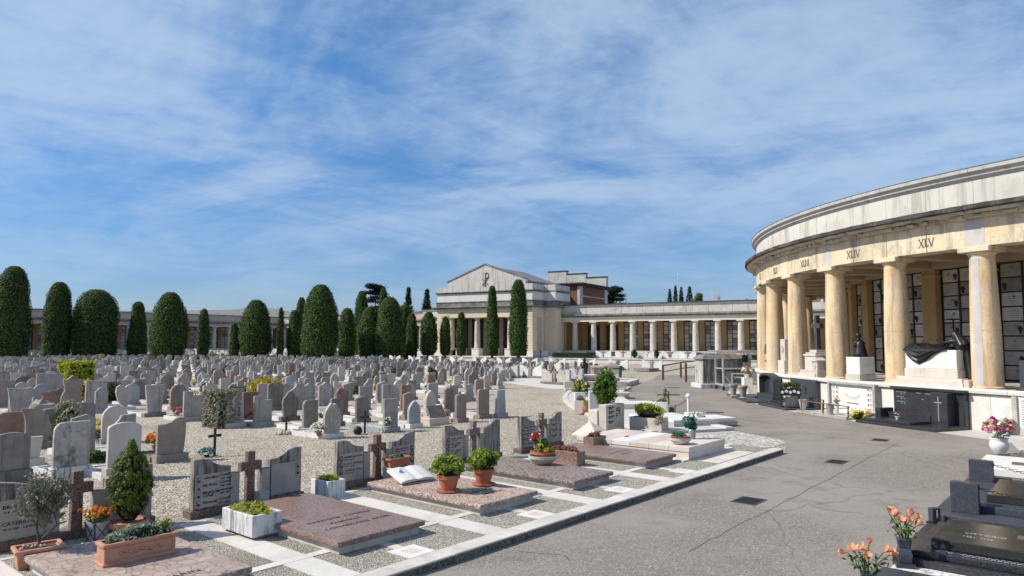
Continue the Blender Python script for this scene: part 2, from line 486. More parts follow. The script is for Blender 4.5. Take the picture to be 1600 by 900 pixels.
M['green_leaf'] = leafy('mid green leaves', (.045, .095, .018), (.13, .20, .04), (.03, .06, .013), .55, .25)
M['dark_leaf'] = leafy('dark green leaves', (.014, .034, .012), (.045, .075, .026), None, .55, .2)
M['red_leaf'] = leafy('reddish succulent leaves', (.22, .07, .05), (.36, .17, .11), (.10, .12, .04), .6, .2)
M['dry_leaf'] = leafy('grey brown dry stems', (.22, .17, .14), (.38, .32, .27), None, .8, .1)
M['teal_leaf'] = leafy('blue green sedum leaves', (.02, .10, .065), (.07, .21, .14), None, .55, .2)
def petals(name, c1, c2): return leafy(name, c1, c2, None, .6, .3)
M['f_orange'] = petals('orange petals', (.75, .22, .02), (.85, .36, .05))
M['f_lily'] = petals('salmon lily petals', (.80, .33, .16), (.88, .50, .32))
M['f_red'] = petals('red petals', (.50, .012, .02), (.62, .04, .07))
M['f_pink'] = petals('pink petals', (.62, .17, .27), (.78, .42, .48))
M['f_magenta'] = petals('magenta petals', (.36, .015, .12), (.52, .04, .22))
M['f_white'] = petals('white petals', (.75, .74, .68), (.85, .84, .80))
M['f_yellow'] = petals('yellow petals', (.78, .58, .06), (.85, .72, .20))
M['f_cream'] = petals('cream petals', (.72, .62, .40), (.82, .75, .58))
M['f_blue'] = petals('blue petals', (.12, .26, .33), (.22, .40, .48))
M['path'] = stone('pale path slab', (.54, .51, .47), (.62, .59, .55), .9, blotch=((.43, .40, .365), .5, 1.4), speck=((.34, .31, .28), .3, 20), bump=.2, rough=.85, vary=.05)
M['f_violet'] = petals('violet petals', (.24, .12, .34), (.42, .28, .52))
# buildings
M['plaster'] = stone('ochre plastered column', (.66, .455, .25), (.73, .585, .39), .8, blotch=((.56, .495, .395), .85, .9), streak=((.34, .26, .17), .7, 4, .46), speck=((.46, .33, .19), .45, 9), bump=.9, bsc=12, rough=.9)
M['plaster_grey'] = stone('grey repair plaster', (.44, .42, .40), (.52, .50, .48), 2, bump=.4, bsc=18, rough=.9)
M['frieze'] = stone('cream frieze stone', (.62, .51, .345), (.70, .61, .455), .6, blotch=((.44, .385, .30), .9, .9), streak=((.30, .255, .20), .75, 2.5, .46), speck=((.34, .27, .19), .5, 9), bump=.4, bsc=10, rough=.9, jitter=False)
M['attic'] = stone('whitewashed attic', (.53, .51, .46), (.61, .59, .535), .35, blotch=((.42, .40, .355), .65, .7), streak=((.30, .285, .255), .7, 2.2, .46), bump=.2, bsc=8, rough=.9, jitter=False)
M['coping'] = stone('grey weathered coping', (.42, .405, .375), (.54, .525, .49), .6, streak=((.2, .19, .18), .7, 2.5), blotch=((.3, .29, .27), .5, 1.2), bump=.4, bsc=9, rough=.9, jitter=False)
M['soot'] = stone('soot crusted cornice', (.03, .029, .029), (.085, .08, .075), 1.2, blotch=((.2, .185, .165), .4, 1.5), bump=.7, bsc=8, rough=.95, jitter=False)
M['corbel'] = stone('crumbling cornice stone', (.42, .355, .265), (.55, .48, .37), 1.3, blotch=((.15, .14, .125), .7, 1.6), bump=.8, bsc=7, rough=.95)
M['plinth'] = stone('pitted white plinth stone', (.62, .585, .52), (.72, .69, .63), 1.3, blotch=((.46, .425, .37), .45, 2.2), speck=((.36, .33, .28), .6, 26), bump=.6, bsc=20, rough=.9, vary=.05)
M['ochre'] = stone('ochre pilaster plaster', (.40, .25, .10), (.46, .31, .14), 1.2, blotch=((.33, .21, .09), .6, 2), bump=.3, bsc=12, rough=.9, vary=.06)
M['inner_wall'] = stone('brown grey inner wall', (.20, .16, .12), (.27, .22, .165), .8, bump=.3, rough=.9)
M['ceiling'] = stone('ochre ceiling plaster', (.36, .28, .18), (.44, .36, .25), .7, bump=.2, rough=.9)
M['pier'] = stone('heavily stained pier stone', (.44, .425, .40), (.54, .525, .50), 1.2, streak=((.09, .088, .085), .95, 5, .44), blotch=((.25, .24, .225), .6, 1.5), bump=.3)
M['lattice'] = plain('dark bronze lattice', (.04, .036, .032), .6, .2)
M['ashlar'] = stone('cream ashlar', (.66, .545, .38), (.72, .62, .46), .7, blotch=((.54, .46, .345), .5, .9), bump=.3, bsc=6, rough=.9, vary=.05)
M['old_column'] = stone('speckled old column', (.50, .455, .38), (.60, .55, .47), 1.0, speck=((.27, .24, .20), .75, 5), blotch=((.36, .325, .27), .5, 1.6), bump=.6, bsc=8, rough=.95)
M['old_frieze'] = stone('pale old frieze', (.60, .53, .42), (.66, .60, .49), .4, blotch=((.52, .46, .37), .5, .7), bump=.3, rough=.9, jitter=False)
M['old_attic'] = stone('grey stained attic', (.50, .475, .43), (.58, .555, .51), .5, blotch=((.31, .285, .245), .75, .6), streak=((.24, .22, .19), .65, 2), bump=.3, rough=.9, jitter=False)
M['old_soot'] = stone('sooty cornice band', (.12, .115, .105), (.28, .26, .235), .8, streak=((.07, .068, .065), .7, 3), blotch=((.42, .39, .34), .55, 1.1), bump=.5, rough=.95, jitter=False)
M['gable'] = stone('streaked gable stone', (.50, .47, .43), (.58, .55, .51), .5, streak=((.12, .11, .10), .9, 2.2), blotch=((.56, .515, .475), .4, .8), bump=.3, rough=.9, jitter=False)
M['band_white'] = stone('white band stone', (.60, .585, .55), (.67, .655, .625), .4, streak=((.40, .385, .36), .5, 1.8), bump=.2, rough=.9, jitter=False)
M['rose_band'] = stone('rose grey wall', (.42, .355, .32), (.5, .43, .39), .5, streak=((.27, .24, .22), .5, 2), bump=.3, rough=.9)
M['roof_metal'] = stone('grey roof sheet', (.15, .15, .145), (.20, .20, .195), .8, bump=.1, rough=.6)
M['roof_pale'] = stone('pale roof sheet', (.42, .43, .44), (.48, .49, .5), .8, bump=.1, rough=.6)
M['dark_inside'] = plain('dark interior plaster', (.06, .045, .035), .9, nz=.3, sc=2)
def brickwork(name, c1, c2, cm, sc):
    t = NT(name)
    v = t.coord(jitter=False)
    mp = t.n('ShaderNodeMapping'); mp.inputs['Rotation'].default_value = (R_(90), 0, 0); t.l(v, mp.inputs['Vector'])
    b = t.n('ShaderNodeTexBrick'); t.l(mp.outputs[0], b.inputs['Vector'])
    b.inputs['Color1'].default_value, b.inputs['Color2'].default_value, b.inputs['Mortar'].default_value = col(c1), col(c2), col(cm)
    b.inputs['Scale'].default_value = sc; b.inputs['Mortar Size'].default_value = .012
    return t.done(t.mix(t.math('MULTIPLY', t.noise(v, 1.2, 5), .5), b.outputs['Color'], col(c1)), .9, None, .2)
M['brick'] = brickwork('red brickwork', (.165, .066, .045), (.215, .09, .063), (.30, .24, .2), 4)
# ------------------------------------------------------------------ ground materials
def gravel(name, c1, c2, c3, sc, dirt=(.2, .165, .125), dirt_amt=.6):
    t = NT(name)
    v = t.coord(jitter=False)
    cell = t.voro(v, sc, 'F1', 'Color')
    d = t.voro(v, sc, 'F1', 'Distance')
    sp = t.n('ShaderNodeSeparateColor'); t.l(cell, sp.inputs[0])
    c = t.mix(sp.outputs[0], col(c1), col(c2))
    c = t.mix(t.ramp(sp.outputs[1], .62, .8), c, col(c3))
    c = t.mix(t.math('MULTIPLY', t.ramp(t.noise(v, .33, 8, .62, .4), .5, .68), dirt_amt), c, col(dirt))
    c = t.mix(t.math('MULTIPLY', t.ramp(t.noise(v, 2.3, 6, .7), .52, .72), dirt_amt * .6), c, col(dirt))
    hgt = t.math('SUBTRACT', 1.0, d)
    nb = t.bump(hgt, .8, .03, t.bump(t.noise(v, 1.1, 5), .4, .08))
    return t.done(c, .95, nb, .15)
M['gravel'] = gravel('pale gravel', (.22, .188, .145), (.41, .362, .295), (.56, .505, .425), 24, (.25, .195, .14), .55)
M['gravel_white'] = gravel('white gravel', (.34, .32, .29), (.62, .6, .56), (.25, .24, .22), 15, dirt_amt=.25)
M['aggregate'] = gravel('washed aggregate concrete', (.17, .152, .125), (.42, .385, .325), (.60, .56, .48), 58, (.19, .168, .135), .5)
M['aggregate_grey'] = gravel('grey washed aggregate', (.15, .145, .14), (.29, .28, .27), (.42, .41, .39), 60, (.13, .125, .115), .5)
def asphalt():
    t = NT('old grey asphalt')
    v = t.coord(jitter=False)
    sp = t.n('ShaderNodeSeparateColor'); t.l(t.voro(v, 55, 'F1', 'Color'), sp.inputs[0])
    c = t.mix(sp.outputs[0], col((.155, .135, .117)), col((.285, .252, .22)))
    c = t.mix(t.ramp(sp.outputs[1], .86, .95), c, col((.36, .34, .315)))
    c = t.mix(t.math('MULTIPLY', t.ramp(t.noise(v, .22, 6, .6, .5), .44, .62), .65), c, col((.30, .272, .242)))
    c = t.mix(t.math('MULTIPLY', t.ramp(t.noise(v, .9, 8, .68), .52, .7), .45), c, col((.105, .097, .088)))
    # cracks: wandering narrow lines
    w = t.n('ShaderNodeMix', data_type='VECTOR'); w.inputs[0].default_value = .30
    nz = t.n('ShaderNodeTexNoise'); t.l(v, nz.inputs['Vector']); nz.inputs['Scale'].default_value = 1.4; nz.inputs['Detail'].default_value = 6
    t.l(v, w.inputs[4]); t.l(nz.outputs['Color'], w.inputs[5])
    d = t.voro(w.outputs[1], .26, 'DISTANCE_TO_EDGE')
    crack = t.math('MULTIPLY', t.ramp(d, .0012, .006, 1, 0), t.ramp(t.noise(v, .25, 3), .40, .58))
    c = t.mix(t.math('MULTIPLY', crack, .4), c, col((.06, .056, .05)))
    seam = t.math('MULTIPLY', t.ramp(d, .01, .035, 1, 0), t.ramp(t.noise(v, .25, 3), .40, .58))
    c = t.mix(t.math('MULTIPLY', seam, .18), c, col((.3, .28, .255)))
    hgt = t.math('SUBTRACT', t.noise(v, 60, 4, .7), t.math('MULTIPLY', crack, .6))
    return t.done(c, .92, t.bump(hgt, .5, .02), .2)
M['asphalt'] = asphalt()
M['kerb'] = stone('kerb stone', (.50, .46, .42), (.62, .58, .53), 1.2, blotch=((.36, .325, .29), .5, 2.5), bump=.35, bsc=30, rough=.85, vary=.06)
M['paving'] = stone('pale paving stone', (.46, .44, .41), (.55, .53, .495), .8, blotch=((.35, .33, .30), .55, 1.6), speck=((.36, .34, .31), .3, 18), bump=.2, rough=.8, vary=.05)

# ------------------------------------------------------------------ ground, road, pavements
g = MB()
g.box(-1500, -1500, -.6, 1500, 1500, 0)
tag(g.build('ground', M['gravel'], recalc=False), kind='structure')

def arc(r, a0, a1, n):
    return [polar(r, a0 + (a1 - a0) * i / n)[:2] for i in range(n + 1)]
road = [W(-8, 7.22)[:2]]
road = [W(-8, -3)[:2], W(24.6, -3)[:2], (17.0, 18.5)] + arc(25.3, 215, 118, 40)
road += [polar(33.5, 118)[:2], polar(37, 128)[:2], (13.5, 66), (11.4, 58.0), (9.6, 53.5), (7.05, 46.4)]
road += arc(32.95, 160, 199, 22)[1:] + [polar(33.1, 203)[:2], polar(33.6, 204.6)[:2], W(20.05, 7.22)[:2], W(-8, 7.22)[:2]]
tag(MB().sheet(road, .005).build('road', M['asphalt'], recalc=False), kind='structure')
# pale stone strip in front of the round portico, widening towards the dark tombs
strip = arc(25.2, 218, 146, 36) + arc(26.85, 146, 203.5, 30) + [(15.2, 21.9), (13.9, 19.6), W(23.4, 2.65)[:2], W(23.4, -1)[:2], (17.6, 18.3)]
tag(MB().sheet(strip, .011).build('portico_pavement', M['paving'], recalc=False), kind='structure')
# tip of loose white gravel between the ring of tombs and the straight row
tip = arc(33.1, 199.4, 203.2, 4) + [polar(33.5, 204.5)[:2], polar(34.6, 205.3)[:2]] + arc(36.2, 204.2, 199.4, 4)
tag(MB().sheet(tip, .012).build('gravel_tip', M['gravel_white'], recalc=False), kind='structure')

# the pavement that carries the row of family tombs
tp = tag(bpy.data.objects.new('tomb_pavement', None), kind='structure'); COL.objects.link(tp)
tp.rotation_euler = (0, 0, ROT)
PZ = .115
m_ = MB(); m_.plate([(-4, 7.56), (20.05, 7.56), (20.05, 12.6), (-4, 12.6)], 0.0, PZ)
m_.build('aggregate_bed', M['aggregate'], tp)
M['kerb_face'] = granite('dark rough kerb face', (.15, .13, .115), (.07, .06, .055), (.26, .235, .21), 45, .9, .15)  # kerb body coloured darker than the kerb top
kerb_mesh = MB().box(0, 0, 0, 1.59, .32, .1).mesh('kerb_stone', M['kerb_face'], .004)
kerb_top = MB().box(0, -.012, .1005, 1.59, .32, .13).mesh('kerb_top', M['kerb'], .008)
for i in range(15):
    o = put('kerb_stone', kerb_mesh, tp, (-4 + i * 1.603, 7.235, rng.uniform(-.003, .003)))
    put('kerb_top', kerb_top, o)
def strip_piece(name, x0, y0, x1, y1, z, mat, h=.006):
    MB().box(x0, y0, z - .02, x1, y1, z + h).build(name, mat, tp)
for i in range(12):
    strip_piece('marble_strip', -4 + i * 2.0, 8.66, -4 + i * 2.0 + 1.994, 8.83, PZ, M['path'], .010)
for i in range(12):
    strip_piece('marble_strip', -4 + i * 2.0, 11.74, -4 + i * 2.0 + 1.994, 11.84, PZ, M['path'], .006)
for pa in (2.8, 5.65, 8.5, 11.25, 14.05):
    for y0, y1 in ((7.565, 8.652), (8.84, 9.75), (9.756, 10.75), (10.756, 11.73)):
        strip_piece('path_slab', pa - .225, y0, pa + .225, y1, PZ, M['path'], .008)
for ia, mm in ((4.15, 'pink_pale'), (6.95, 'pink_pale'), (9.8, 'pink_marble'), (12.5, 'pink_pale'), (15.2, 'pink_pale')):
    # square inlay of four mitred pieces round a centre tile, with a tail of three small tiles
    s, c, cy = .245, .115, 7.565 + .25
    for k in range(4):
        q = [(-s, -s), (s, -s), (c + .004, -c - .004), (-c - .004, -c - .004)]
        ca, sa = [(1, 0), (0, 1), (-1, 0), (0, -1)][k]
        q = [(ia + x * ca - y * sa, cy + x * sa + y * ca) for x, y in q]
        q = [(ia + (x - ia) * .985, cy + (y - cy) * .985) for x, y in q]
        MB().plate(q, PZ - .02, PZ + .008).build('inlay_tile', M['hs_light' if ia < 5 else 'white'], tp)
    strip_piece('inlay_tile', ia - c, cy - c, ia + c, cy + c, PZ, M[mm], .007)
    for k in range(3):
        strip_piece('inlay_tile', ia - .085, cy + s + .008 + k * .185, ia + .085, cy + s + .185 + k * .185, PZ, M['path' if k == 1 else 'pink_pale'], .006)
strip_piece('pale_panel', 16.75, 7.62, 18.95, 8.56, PZ, M['pink_pale'], .008)
MB().box(16.3, 8.35, .1, 19.3, 8.6, .15).build('marble_strip', M['pink_pale'], tp, bev=.008)

# ring of tombs: stone platform with pale kerb edges
rg = tag(bpy.data.objects.new('ring_pavement', None), kind='structure'); COL.objects.link(rg)
MB().ring([(33.3, 0), (35.95, 0), (35.95, .09), (33.3, .09)], 160.2, 199.2, 40).build('stone_bed', M['paving'], rg)
for i in range(19):
    a0 = 160.2 + i * 2.05
    MB().ring([(32.95, 0), (33.29, 0), (33.29, .125), (32.95, .125)], a0, a0 + 2.03, 3).build('kerb_stone', M['kerb'], rg, bev=.01)
    MB().ring([(35.96, 0), (36.22, 0), (36.22, .12), (35.96, .12)], a0, a0 + 2.03, 3).build('kerb_stone', M['kerb'], rg, bev=.01)

# long joint between two lanes of asphalt, and a wandering crack
def road_line(name, pts, w, mat, seed):
    q = random.Random(seed); P = [Vector(G(*p)) for p in pts]; L, Rr = [], []
    for i in range(len(P) - 1):
        n = max(2, int((P[i + 1] - P[i]).length / .35))
        for k in range(n):
            p = P[i].lerp(P[i + 1], k / n); d = (P[i + 1] - P[i]).normalized(); s = Vector((-d.y, d.x)); o = q.uniform(-.03, .03)
            L.append(p + s * (o + w * q.uniform(.3, .7))); Rr.append(p + s * (o - w * q.uniform(.3, .7)))
    n = len(L)
    m = MB(); m.add([(p.x, p.y, .009) for p in L] + [(p.x, p.y, .009) for p in Rr], [(i, i + 1, n + i + 1, n + i) for i in range(n - 1)])
    tag(m.build(name, M[mat], None, recalc=False), kind='structure')
M['tar'] = plain('old tar joint', (.10, .09, .08), .9, nz=.4)
road_line('road_joint', [(1075, 862), (1260, 767), (1410, 689)], .013, 'tar', 1)
road_line('road_crack', [(1262, 790), (1310, 800), (1390, 806)], .016, 'tar', 2)
road_line('road_crack', [(1065, 618), (1075, 632), (1140, 652), (1215, 664)], .03, 'tar', 3)
road_line('road_crack', [(812, 862), (880, 868), (905, 888)], .014, 'tar', 4)
# iron gully covers and patches in the road
def gully(px, py, w, d, label, rz):
    x, y = G(px, py)
    t = thing('drain_cover', label, 'drain cover', (x, y, .005), rz, 'drain covers in the road')
    MB().box(-w / 2, -d / 2, 0, w / 2, d / 2, .008).build('frame', M['anthracite'], t)
    for k in range(9):
        f = -w / 2 + .05 + k * (w - .1) / 8.5
        MB().box(f, -d / 2 + .05, .008, f + .035, d / 2 - .05, .014).build('bar', M['iron'], t)
gully(1170, 783, .62, .5, 'rusty drain cover in the asphalt opposite the boxwood pots', ROT)
gully(1307, 722, .6, .45, 'rusty drain cover in the middle of the wide asphalt bend', ROT)
gully(1375, 688, .55, .45, 'rusty drain cover near the black granite doorway tomb', ROT)
gully(1117, 645, .75, .45, 'flat drain cover on the road beside the white chain post', R_(-10))
gully(1052, 606, .8, .5, 'faint drain cover by the foot of the ramp railing', R_(-10))

# loose stones lying on the gravel nearest the family tombs, some spilled over the pavement edge
def loose_stones(n, seed):
    r = np.random.default_rng(seed)
    a = r.uniform(-3, 24, n); b = 12.35 + r.random(n) ** 1.3 * 9.5
    s = r.uniform(.010, .028, n)
    o = np.array([(1, 0, 0), (0, 1, 0), (-1, 0, 0), (0, -1, 0), (0, 0, .75), (0, 0, -.5)], float)
    th = r.uniform(0, 2 * PI, n); c, sn = np.cos(th), np.sin(th)
    k = o[None] * s[:, None, None] * r.uniform(.6, 1.3, (n, 6, 1))
    x = k[..., 0] * c[:, None] - k[..., 1] * sn[:, None]; y = k[..., 0] * sn[:, None] + k[..., 1] * c[:, None]
    wx = a * AX[0] + b * BX[0]; wy = a * AX[1] + b * BX[1]
    z0 = np.where(b < 12.6, PZ + .004, .006)
    V = np.stack([x + wx[:, None], y + wy[:, None], k[..., 2] + z0[:, None]], 2).reshape(-1, 3)
    f = np.array([(0, 1, 4), (1, 2, 4), (2, 3, 4), (3, 0, 4)], np.int32)
    F = (np.arange(n, dtype=np.int32)[:, None, None] * 6 + f[None]).reshape(-1)
    me = bpy.data.meshes.new('loose_gravel'); nf = 4 * n
    me.vertices.add(6 * n); me.vertices.foreach_set('co', V.ravel())
    me.loops.add(3 * nf); me.loops.foreach_set('vertex_index', F)
    me.polygons.add(nf); me.polygons.foreach_set('loop_start', np.arange(0, 3 * nf, 3, dtype=np.int32)); me.polygons.foreach_set('loop_total', np.full(nf, 3, np.int32))
    me.materials.append(M['pebbles']); me.update(calc_edges=True)
    tag(put('loose_gravel', me), kind='stuff')
M['pebbles'] = leafy('pale pebbles', (.24, .20, .155), (.56, .50, .42), None, .9, 0)
loose_stones(42000, 5)

# ------------------------------------------------------------------ round portico
Z0, ZC = 1.45, 6.41                # floor and top of the columns
A_COL0, A_STEP = 164.475, 8.279    # angle of the column beside numeral XLI, and the step between columns
RC = 24.67
ang = lambda i: A_COL0 + A_STEP * i
I0, I1 = -8, 7
def arcs(m, r0, r1, z0, z1, a0, a1, n, mi=0):
    return m.ring([(r0, z0), (r1, z0), (r1, z1), (r0, z1)], a0, a1, n, True, mi)
pt = thing('round_portico', 'curved cream portico on thick columns with numerals above and a white attic', 'portico', (0, 0, 0))
AE0, AE1 = ang(I0) - 2, ang(I1) + 2
arcs(MB(), 19.4, 25.1, -.2, Z0 - .15, AE0, AE1, 80).build('plinth_core', M['plinth'], pt)
ps = MB().ring([(25.08, 0), (25.16, 0), (25.16, 1.24), (25.08, 1.24)], 0, 2.74, 3).mesh('plinth_slab', M['plinth'], .006)
def about_centre(o, deg):
    o.matrix_basis = Matrix.Translation((CX, CY, 0)) @ Matrix.Rotation(R_(deg), 4, 'Z') @ Matrix.Translation((-CX, -CY, 0))
    return o
for i in range(int((AE1 - AE0) / 2.76)):
    about_centre(put('plinth_slab', ps, pt), AE0 + i * 2.76)
cs = MB().ring([(25.0, Z0 - .16), (25.27, Z0 - .16), (25.29, Z0 - .05), (25.26, Z0), (25.0, Z0)], 0, 4.12, 4).mesh('plinth_coping', M['plinth'], .01)
for i in range(int((AE1 - AE0) / 4.14)):
    about_centre(put('plinth_coping', cs, pt), AE0 + i * 4.14)
arcs(MB(), 19.4, 24.99, Z0 - .149, Z0 - .005, AE0, AE1, 80).build('floor_slab', M['hs_grey'], pt)
# columns
prof = [(.47, 0), (.485, .06), (.482, .3), (.475, 1.2), (.462, 2.2), (.437, 3.2), (.405, 4.2), (.393, 4.5), (.398, 4.52), (.40, 4.545), (.392, 4.56), (.392, 4.62), (.41, 4.66), (.46, 4.72), (.50, 4.77)]
shaft = MB().lathe(prof, 36).mesh('column', M['plaster'], smooth=True)
cap = MB().box(-.54, -.54, 4.77, .54, .54, 4.962).mesh('capital', M['frieze'], .02)
base = MB().lathe([(.53, -.02), (.53, .05), (.49, .09)], 36).mesh('column_base', M['plaster'])
seam = MB().lathe([(.4655, 2.02), (.4655, 2.035)], 36).mesh('drum_joint', M['corbel'], smooth=True, recalc=False)
for i in range(I0, I1 + 1):
    x, y, z = polar(RC, ang(i), Z0)
    c = put('column', shaft, pt, (x, y, z), R_(ang(i)))
    put('capital', cap, c); put('column_base', base, c); put('drum_joint', seam, c)
def column_patch(i, a_from, a_to):
    """strip of grey repair plaster running the height of a column"""
    x, y, z = polar(RC, ang(i), Z0)
    m = MB(); n = 6
    pr = prof[1:12]
    vs, fs = [], []
    q = random.Random(i)
    for j, (r, h) in enumerate(pr):
        for k in range(n + 1):
            a = R_(a_from + (a_to - a_from) * k / n + q.uniform(-2, 2))
            vs.append(((r + .004) * math.cos(a), (r + .004) * math.sin(a), h))
    for j in range(len(pr) - 1):
        for k in range(n):
            fs.append((j * (n + 1) + k, j * (n + 1) + k + 1, (j + 1) * (n + 1) + k + 1, (j + 1) * (n + 1) + k))
    m.add(vs, fs)
    m.build('repair_patch', M['plaster_grey'], pt, (x, y, z), 0, smooth=True, recalc=False)
column_patch(5, 187, 222)
column_patch(3, 153, 170)
# frieze blocks with joints over the columns
for i in range(I0, I1):
    for (f0, f1) in ((0, .5), (.5, 1)):
        a0, a1 = ang(i) + A_STEP * f0 + .03, ang(i) + A_STEP * f1 - .03
        arcs(MB(), 24.2, 25.05, ZC + .002, 7.40, a0, a1, 5).build('frieze_block', M['frieze'], pt, bev=.01)
for i in range(I0, I1 + 1):
    if i in (5, 3, 0, -2):
        w = .62 if i != 5 else .8
        arcs(MB(), 25.045, 25.056, ZC + .01, 7.38, ang(i) - w, ang(i) + w, 2).build('repair_patch', M['plaster_grey'], pt)
# crumbling corbels and the sooty cornice
q = random.Random(5)
cm = []
for k in range(6):
    bxm = MB().box(-.20, -.19, -.075, .20, .19, .075); qk = random.Random(k + 70)
    bxm.v = [(x * qk.uniform(.55, 1.1), y * qk.uniform(.7, 1.1), z * qk.uniform(.6, 1.25)) for x, y, z in bxm.v]
    cm.append(bxm.mesh('corbel', M['corbel'], .012))
a = ang(-5)
while a < ang(I1):
    if q.random() < .86:
        o = put('corbel', q.choice(cm), pt, polar(25.16 + q.uniform(-.02, .05), a, 7.47 + q.uniform(-.01, .03)), R_(a), )
        s = q.uniform(.8, 1.15); o.scale = (s, s * q.uniform(.7, 1.2), q.uniform(.7, 1.2))
    a += q.uniform(.55, 1.0)
def wavy_ring(prof, a0, a1, n, amp, seed):
    m = MB(); qq = random.Random(seed)
    m.ring(prof, a0, a1, n)
    k = len(prof)
    for i in range(n + 1):
        for j in range(k):
            x, y, z = m.v[i * k + j]
            if prof[j][0] > 25.3:
                m.v[i * k + j] = (x + qq.uniform(-amp, amp), y + qq.uniform(-amp, amp), z + qq.uniform(-amp, amp))
    return m
for i in range(I0, I1):
    wavy_ring([(24.6, 7.402), (25.08, 7.402), (25.12, 7.53), (25.54, 7.57), (25.58, 7.65), (25.1, 7.67), (24.6, 7.67)], ang(i), ang(i + 1) - .04, 10, .022, i).build('cornice_block', M['corbel'], pt)
    wavy_ring([(24.6, 7.672), (25.62, 7.645), (25.70, 7.68), (25.70, 7.83), (25.5, 7.86), (25.02, 7.90), (24.6, 7.90)], ang(i), ang(i + 1) - .03, 10, .012, i + 50).build('cornice_edge', M['soot'], pt)
for i in range(I0, I1):
    for f in (0, .5):
        a0, a1 = ang(i) + f * A_STEP + .008, ang(i) + (f + .5) * A_STEP - .008
        arcs(MB(), 24.5, 25.0, 7.905, 8.80, a0, a1, 5).build('attic_panel', M['attic'], pt, bev=.006)
    MB().ring([(24.3, 8.802), (25.03, 8.802), (25.05, 8.87), (25.13, 8.90), (25.14, 9.0), (25.26, 9.06), (25.28, 9.20), (24.3, 9.20)], ang(i), ang(i + 1) - .03, 10).build('attic_coping', M['coping'], pt, bev=.004)
    arcs(MB(), 24.2, 25.3, 9.202, 9.215, ang(i), ang(i + 1), 10).build('lead_flashing', M['roof_metal'], pt)
# ceiling, roof, beams, inner wall
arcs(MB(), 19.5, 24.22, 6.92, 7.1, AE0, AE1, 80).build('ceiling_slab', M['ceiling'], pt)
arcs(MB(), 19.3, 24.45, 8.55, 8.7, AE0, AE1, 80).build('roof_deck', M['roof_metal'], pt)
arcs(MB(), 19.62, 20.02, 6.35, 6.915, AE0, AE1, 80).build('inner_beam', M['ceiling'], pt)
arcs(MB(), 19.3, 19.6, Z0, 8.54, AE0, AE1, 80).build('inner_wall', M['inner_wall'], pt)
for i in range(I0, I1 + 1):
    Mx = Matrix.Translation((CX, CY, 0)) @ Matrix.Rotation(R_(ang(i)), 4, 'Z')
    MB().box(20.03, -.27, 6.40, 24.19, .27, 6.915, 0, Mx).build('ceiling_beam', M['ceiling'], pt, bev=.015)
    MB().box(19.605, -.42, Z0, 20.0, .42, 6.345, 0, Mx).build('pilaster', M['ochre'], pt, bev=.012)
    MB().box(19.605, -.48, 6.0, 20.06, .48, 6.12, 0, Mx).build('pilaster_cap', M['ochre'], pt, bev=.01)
# burial niches: a dark frame and rows of marble plaques, each with worn lettering
def plaque_mat(name, c1, c2, ink, amount):
    t = NT(name)
    v = t.coord(jitter=False)
    vj = t.coord()
    sp = t.n('ShaderNodeSeparateXYZ'); t.l(v, sp.inputs[0])
    x, z = sp.outputs[0], sp.outputs[2]
    c = t.mix(t.ramp(t.noise(vj, 2.5, 6), .3, .7), col(c1), col(c2))
    row = t.math('FRACT', t.math('MULTIPLY', t.math('ADD', z, 1.0), 11.0))
    line = t.math('MULTIPLY', t.math('LESS_THAN', row, .42), t.math('LESS_THAN', t.math('ABSOLUTE', z), .17))
    vs = t.coord(scale=(26, 1, 11))
    word = t.ramp(t.noise(vs, 1.0, 2, .5), .47, .53)
    side = t.math('LESS_THAN', t.math('ABSOLUTE', x), .30)
    mk = t.math('MULTIPLY', t.math('MULTIPLY', line, word), side)
    on = t.ramp(t.rand(), .15, .2)
    c = t.mix(t.math('MULTIPLY', t.math('MULTIPLY', mk, on), amount), c, col(ink))
    return t.done(c, .45, t.bump(t.noise(vj, 30, 4), .05, .01), .4)
M['plaque_w'] = plaque_mat('white burial plaque', (.46, .425, .38), (.58, .54, .49), (.10, .09, .08), .85)
M['plaque_g'] = plaque_mat('grey burial plaque', (.30, .27, .235), (.40, .365, .325), (.09, .08, .07), .7)
M['plaque_d'] = plaque_mat('dark burial plaque', (.16, .15, .145), (.23, .22, .21), (.4, .39, .37), .6)
pm = [MB().box(-.44, -.02, -.27, .44, .02, .27).mesh('burial_plaque', M[k], .008) for k in ('plaque_w', 'plaque_w', 'plaque_g', 'plaque_g', 'plaque_d')]
vasem = MB().lathe([(.02, 0), (.035, .04), (.05, .12), (.055, .14)], 8).blob((.01, 0, .2), (.09, .07, .09), 3, 8, 5, .35).mesh('grave_vase', M['bronze'])
photom = MB().prism([(.055 * math.cos(2 * PI * k / 14), .07 * math.sin(2 * PI * k / 14)) for k in range(14)], -.012, 0).mesh('portrait', M['photo'])
q = random.Random(9)
for i in range(-1, I1):
    a0, a1 = ang(i) + 1.25, ang(i + 1) - 1.25
    am = (a0 + a1) / 2
    arcs(MB(), 19.601, 19.63, Z0 + .02, 6.34, a0, a1, 4).build('niche_frame', M['lattice'], pt)
    for r in range(8):
        for cc in (-1, 1):
            aa = am + cc * 1.36
            o = put('burial_plaque', q.choice(pm), pt, polar(19.655, aa, Z0 + .36 + r * .60), R_(aa + 90))
            if q.random() < .45:
                put('grave_vase', vasem, pt, polar(19.70, aa + q.choice((-.8, .8)), Z0 + .14 + r * .60))
            if q.random() < .55:
                p = polar(19.69, aa + q.uniform(-.3, .3), Z0 + .46 + r * .60)
                put('portrait', photom, pt, p, R_(aa + 90))
    for f in (a0 + .03, am, a1 - .03):
        MBx = Matrix.Translation((CX, CY, 0)) @ Matrix.Rotation(R_(f), 4, 'Z')
        MB().box(19.63, -.045, Z0 + .03, 19.72, .045, 6.33, 0, MBx).build('niche_bar', M['lattice'], pt)

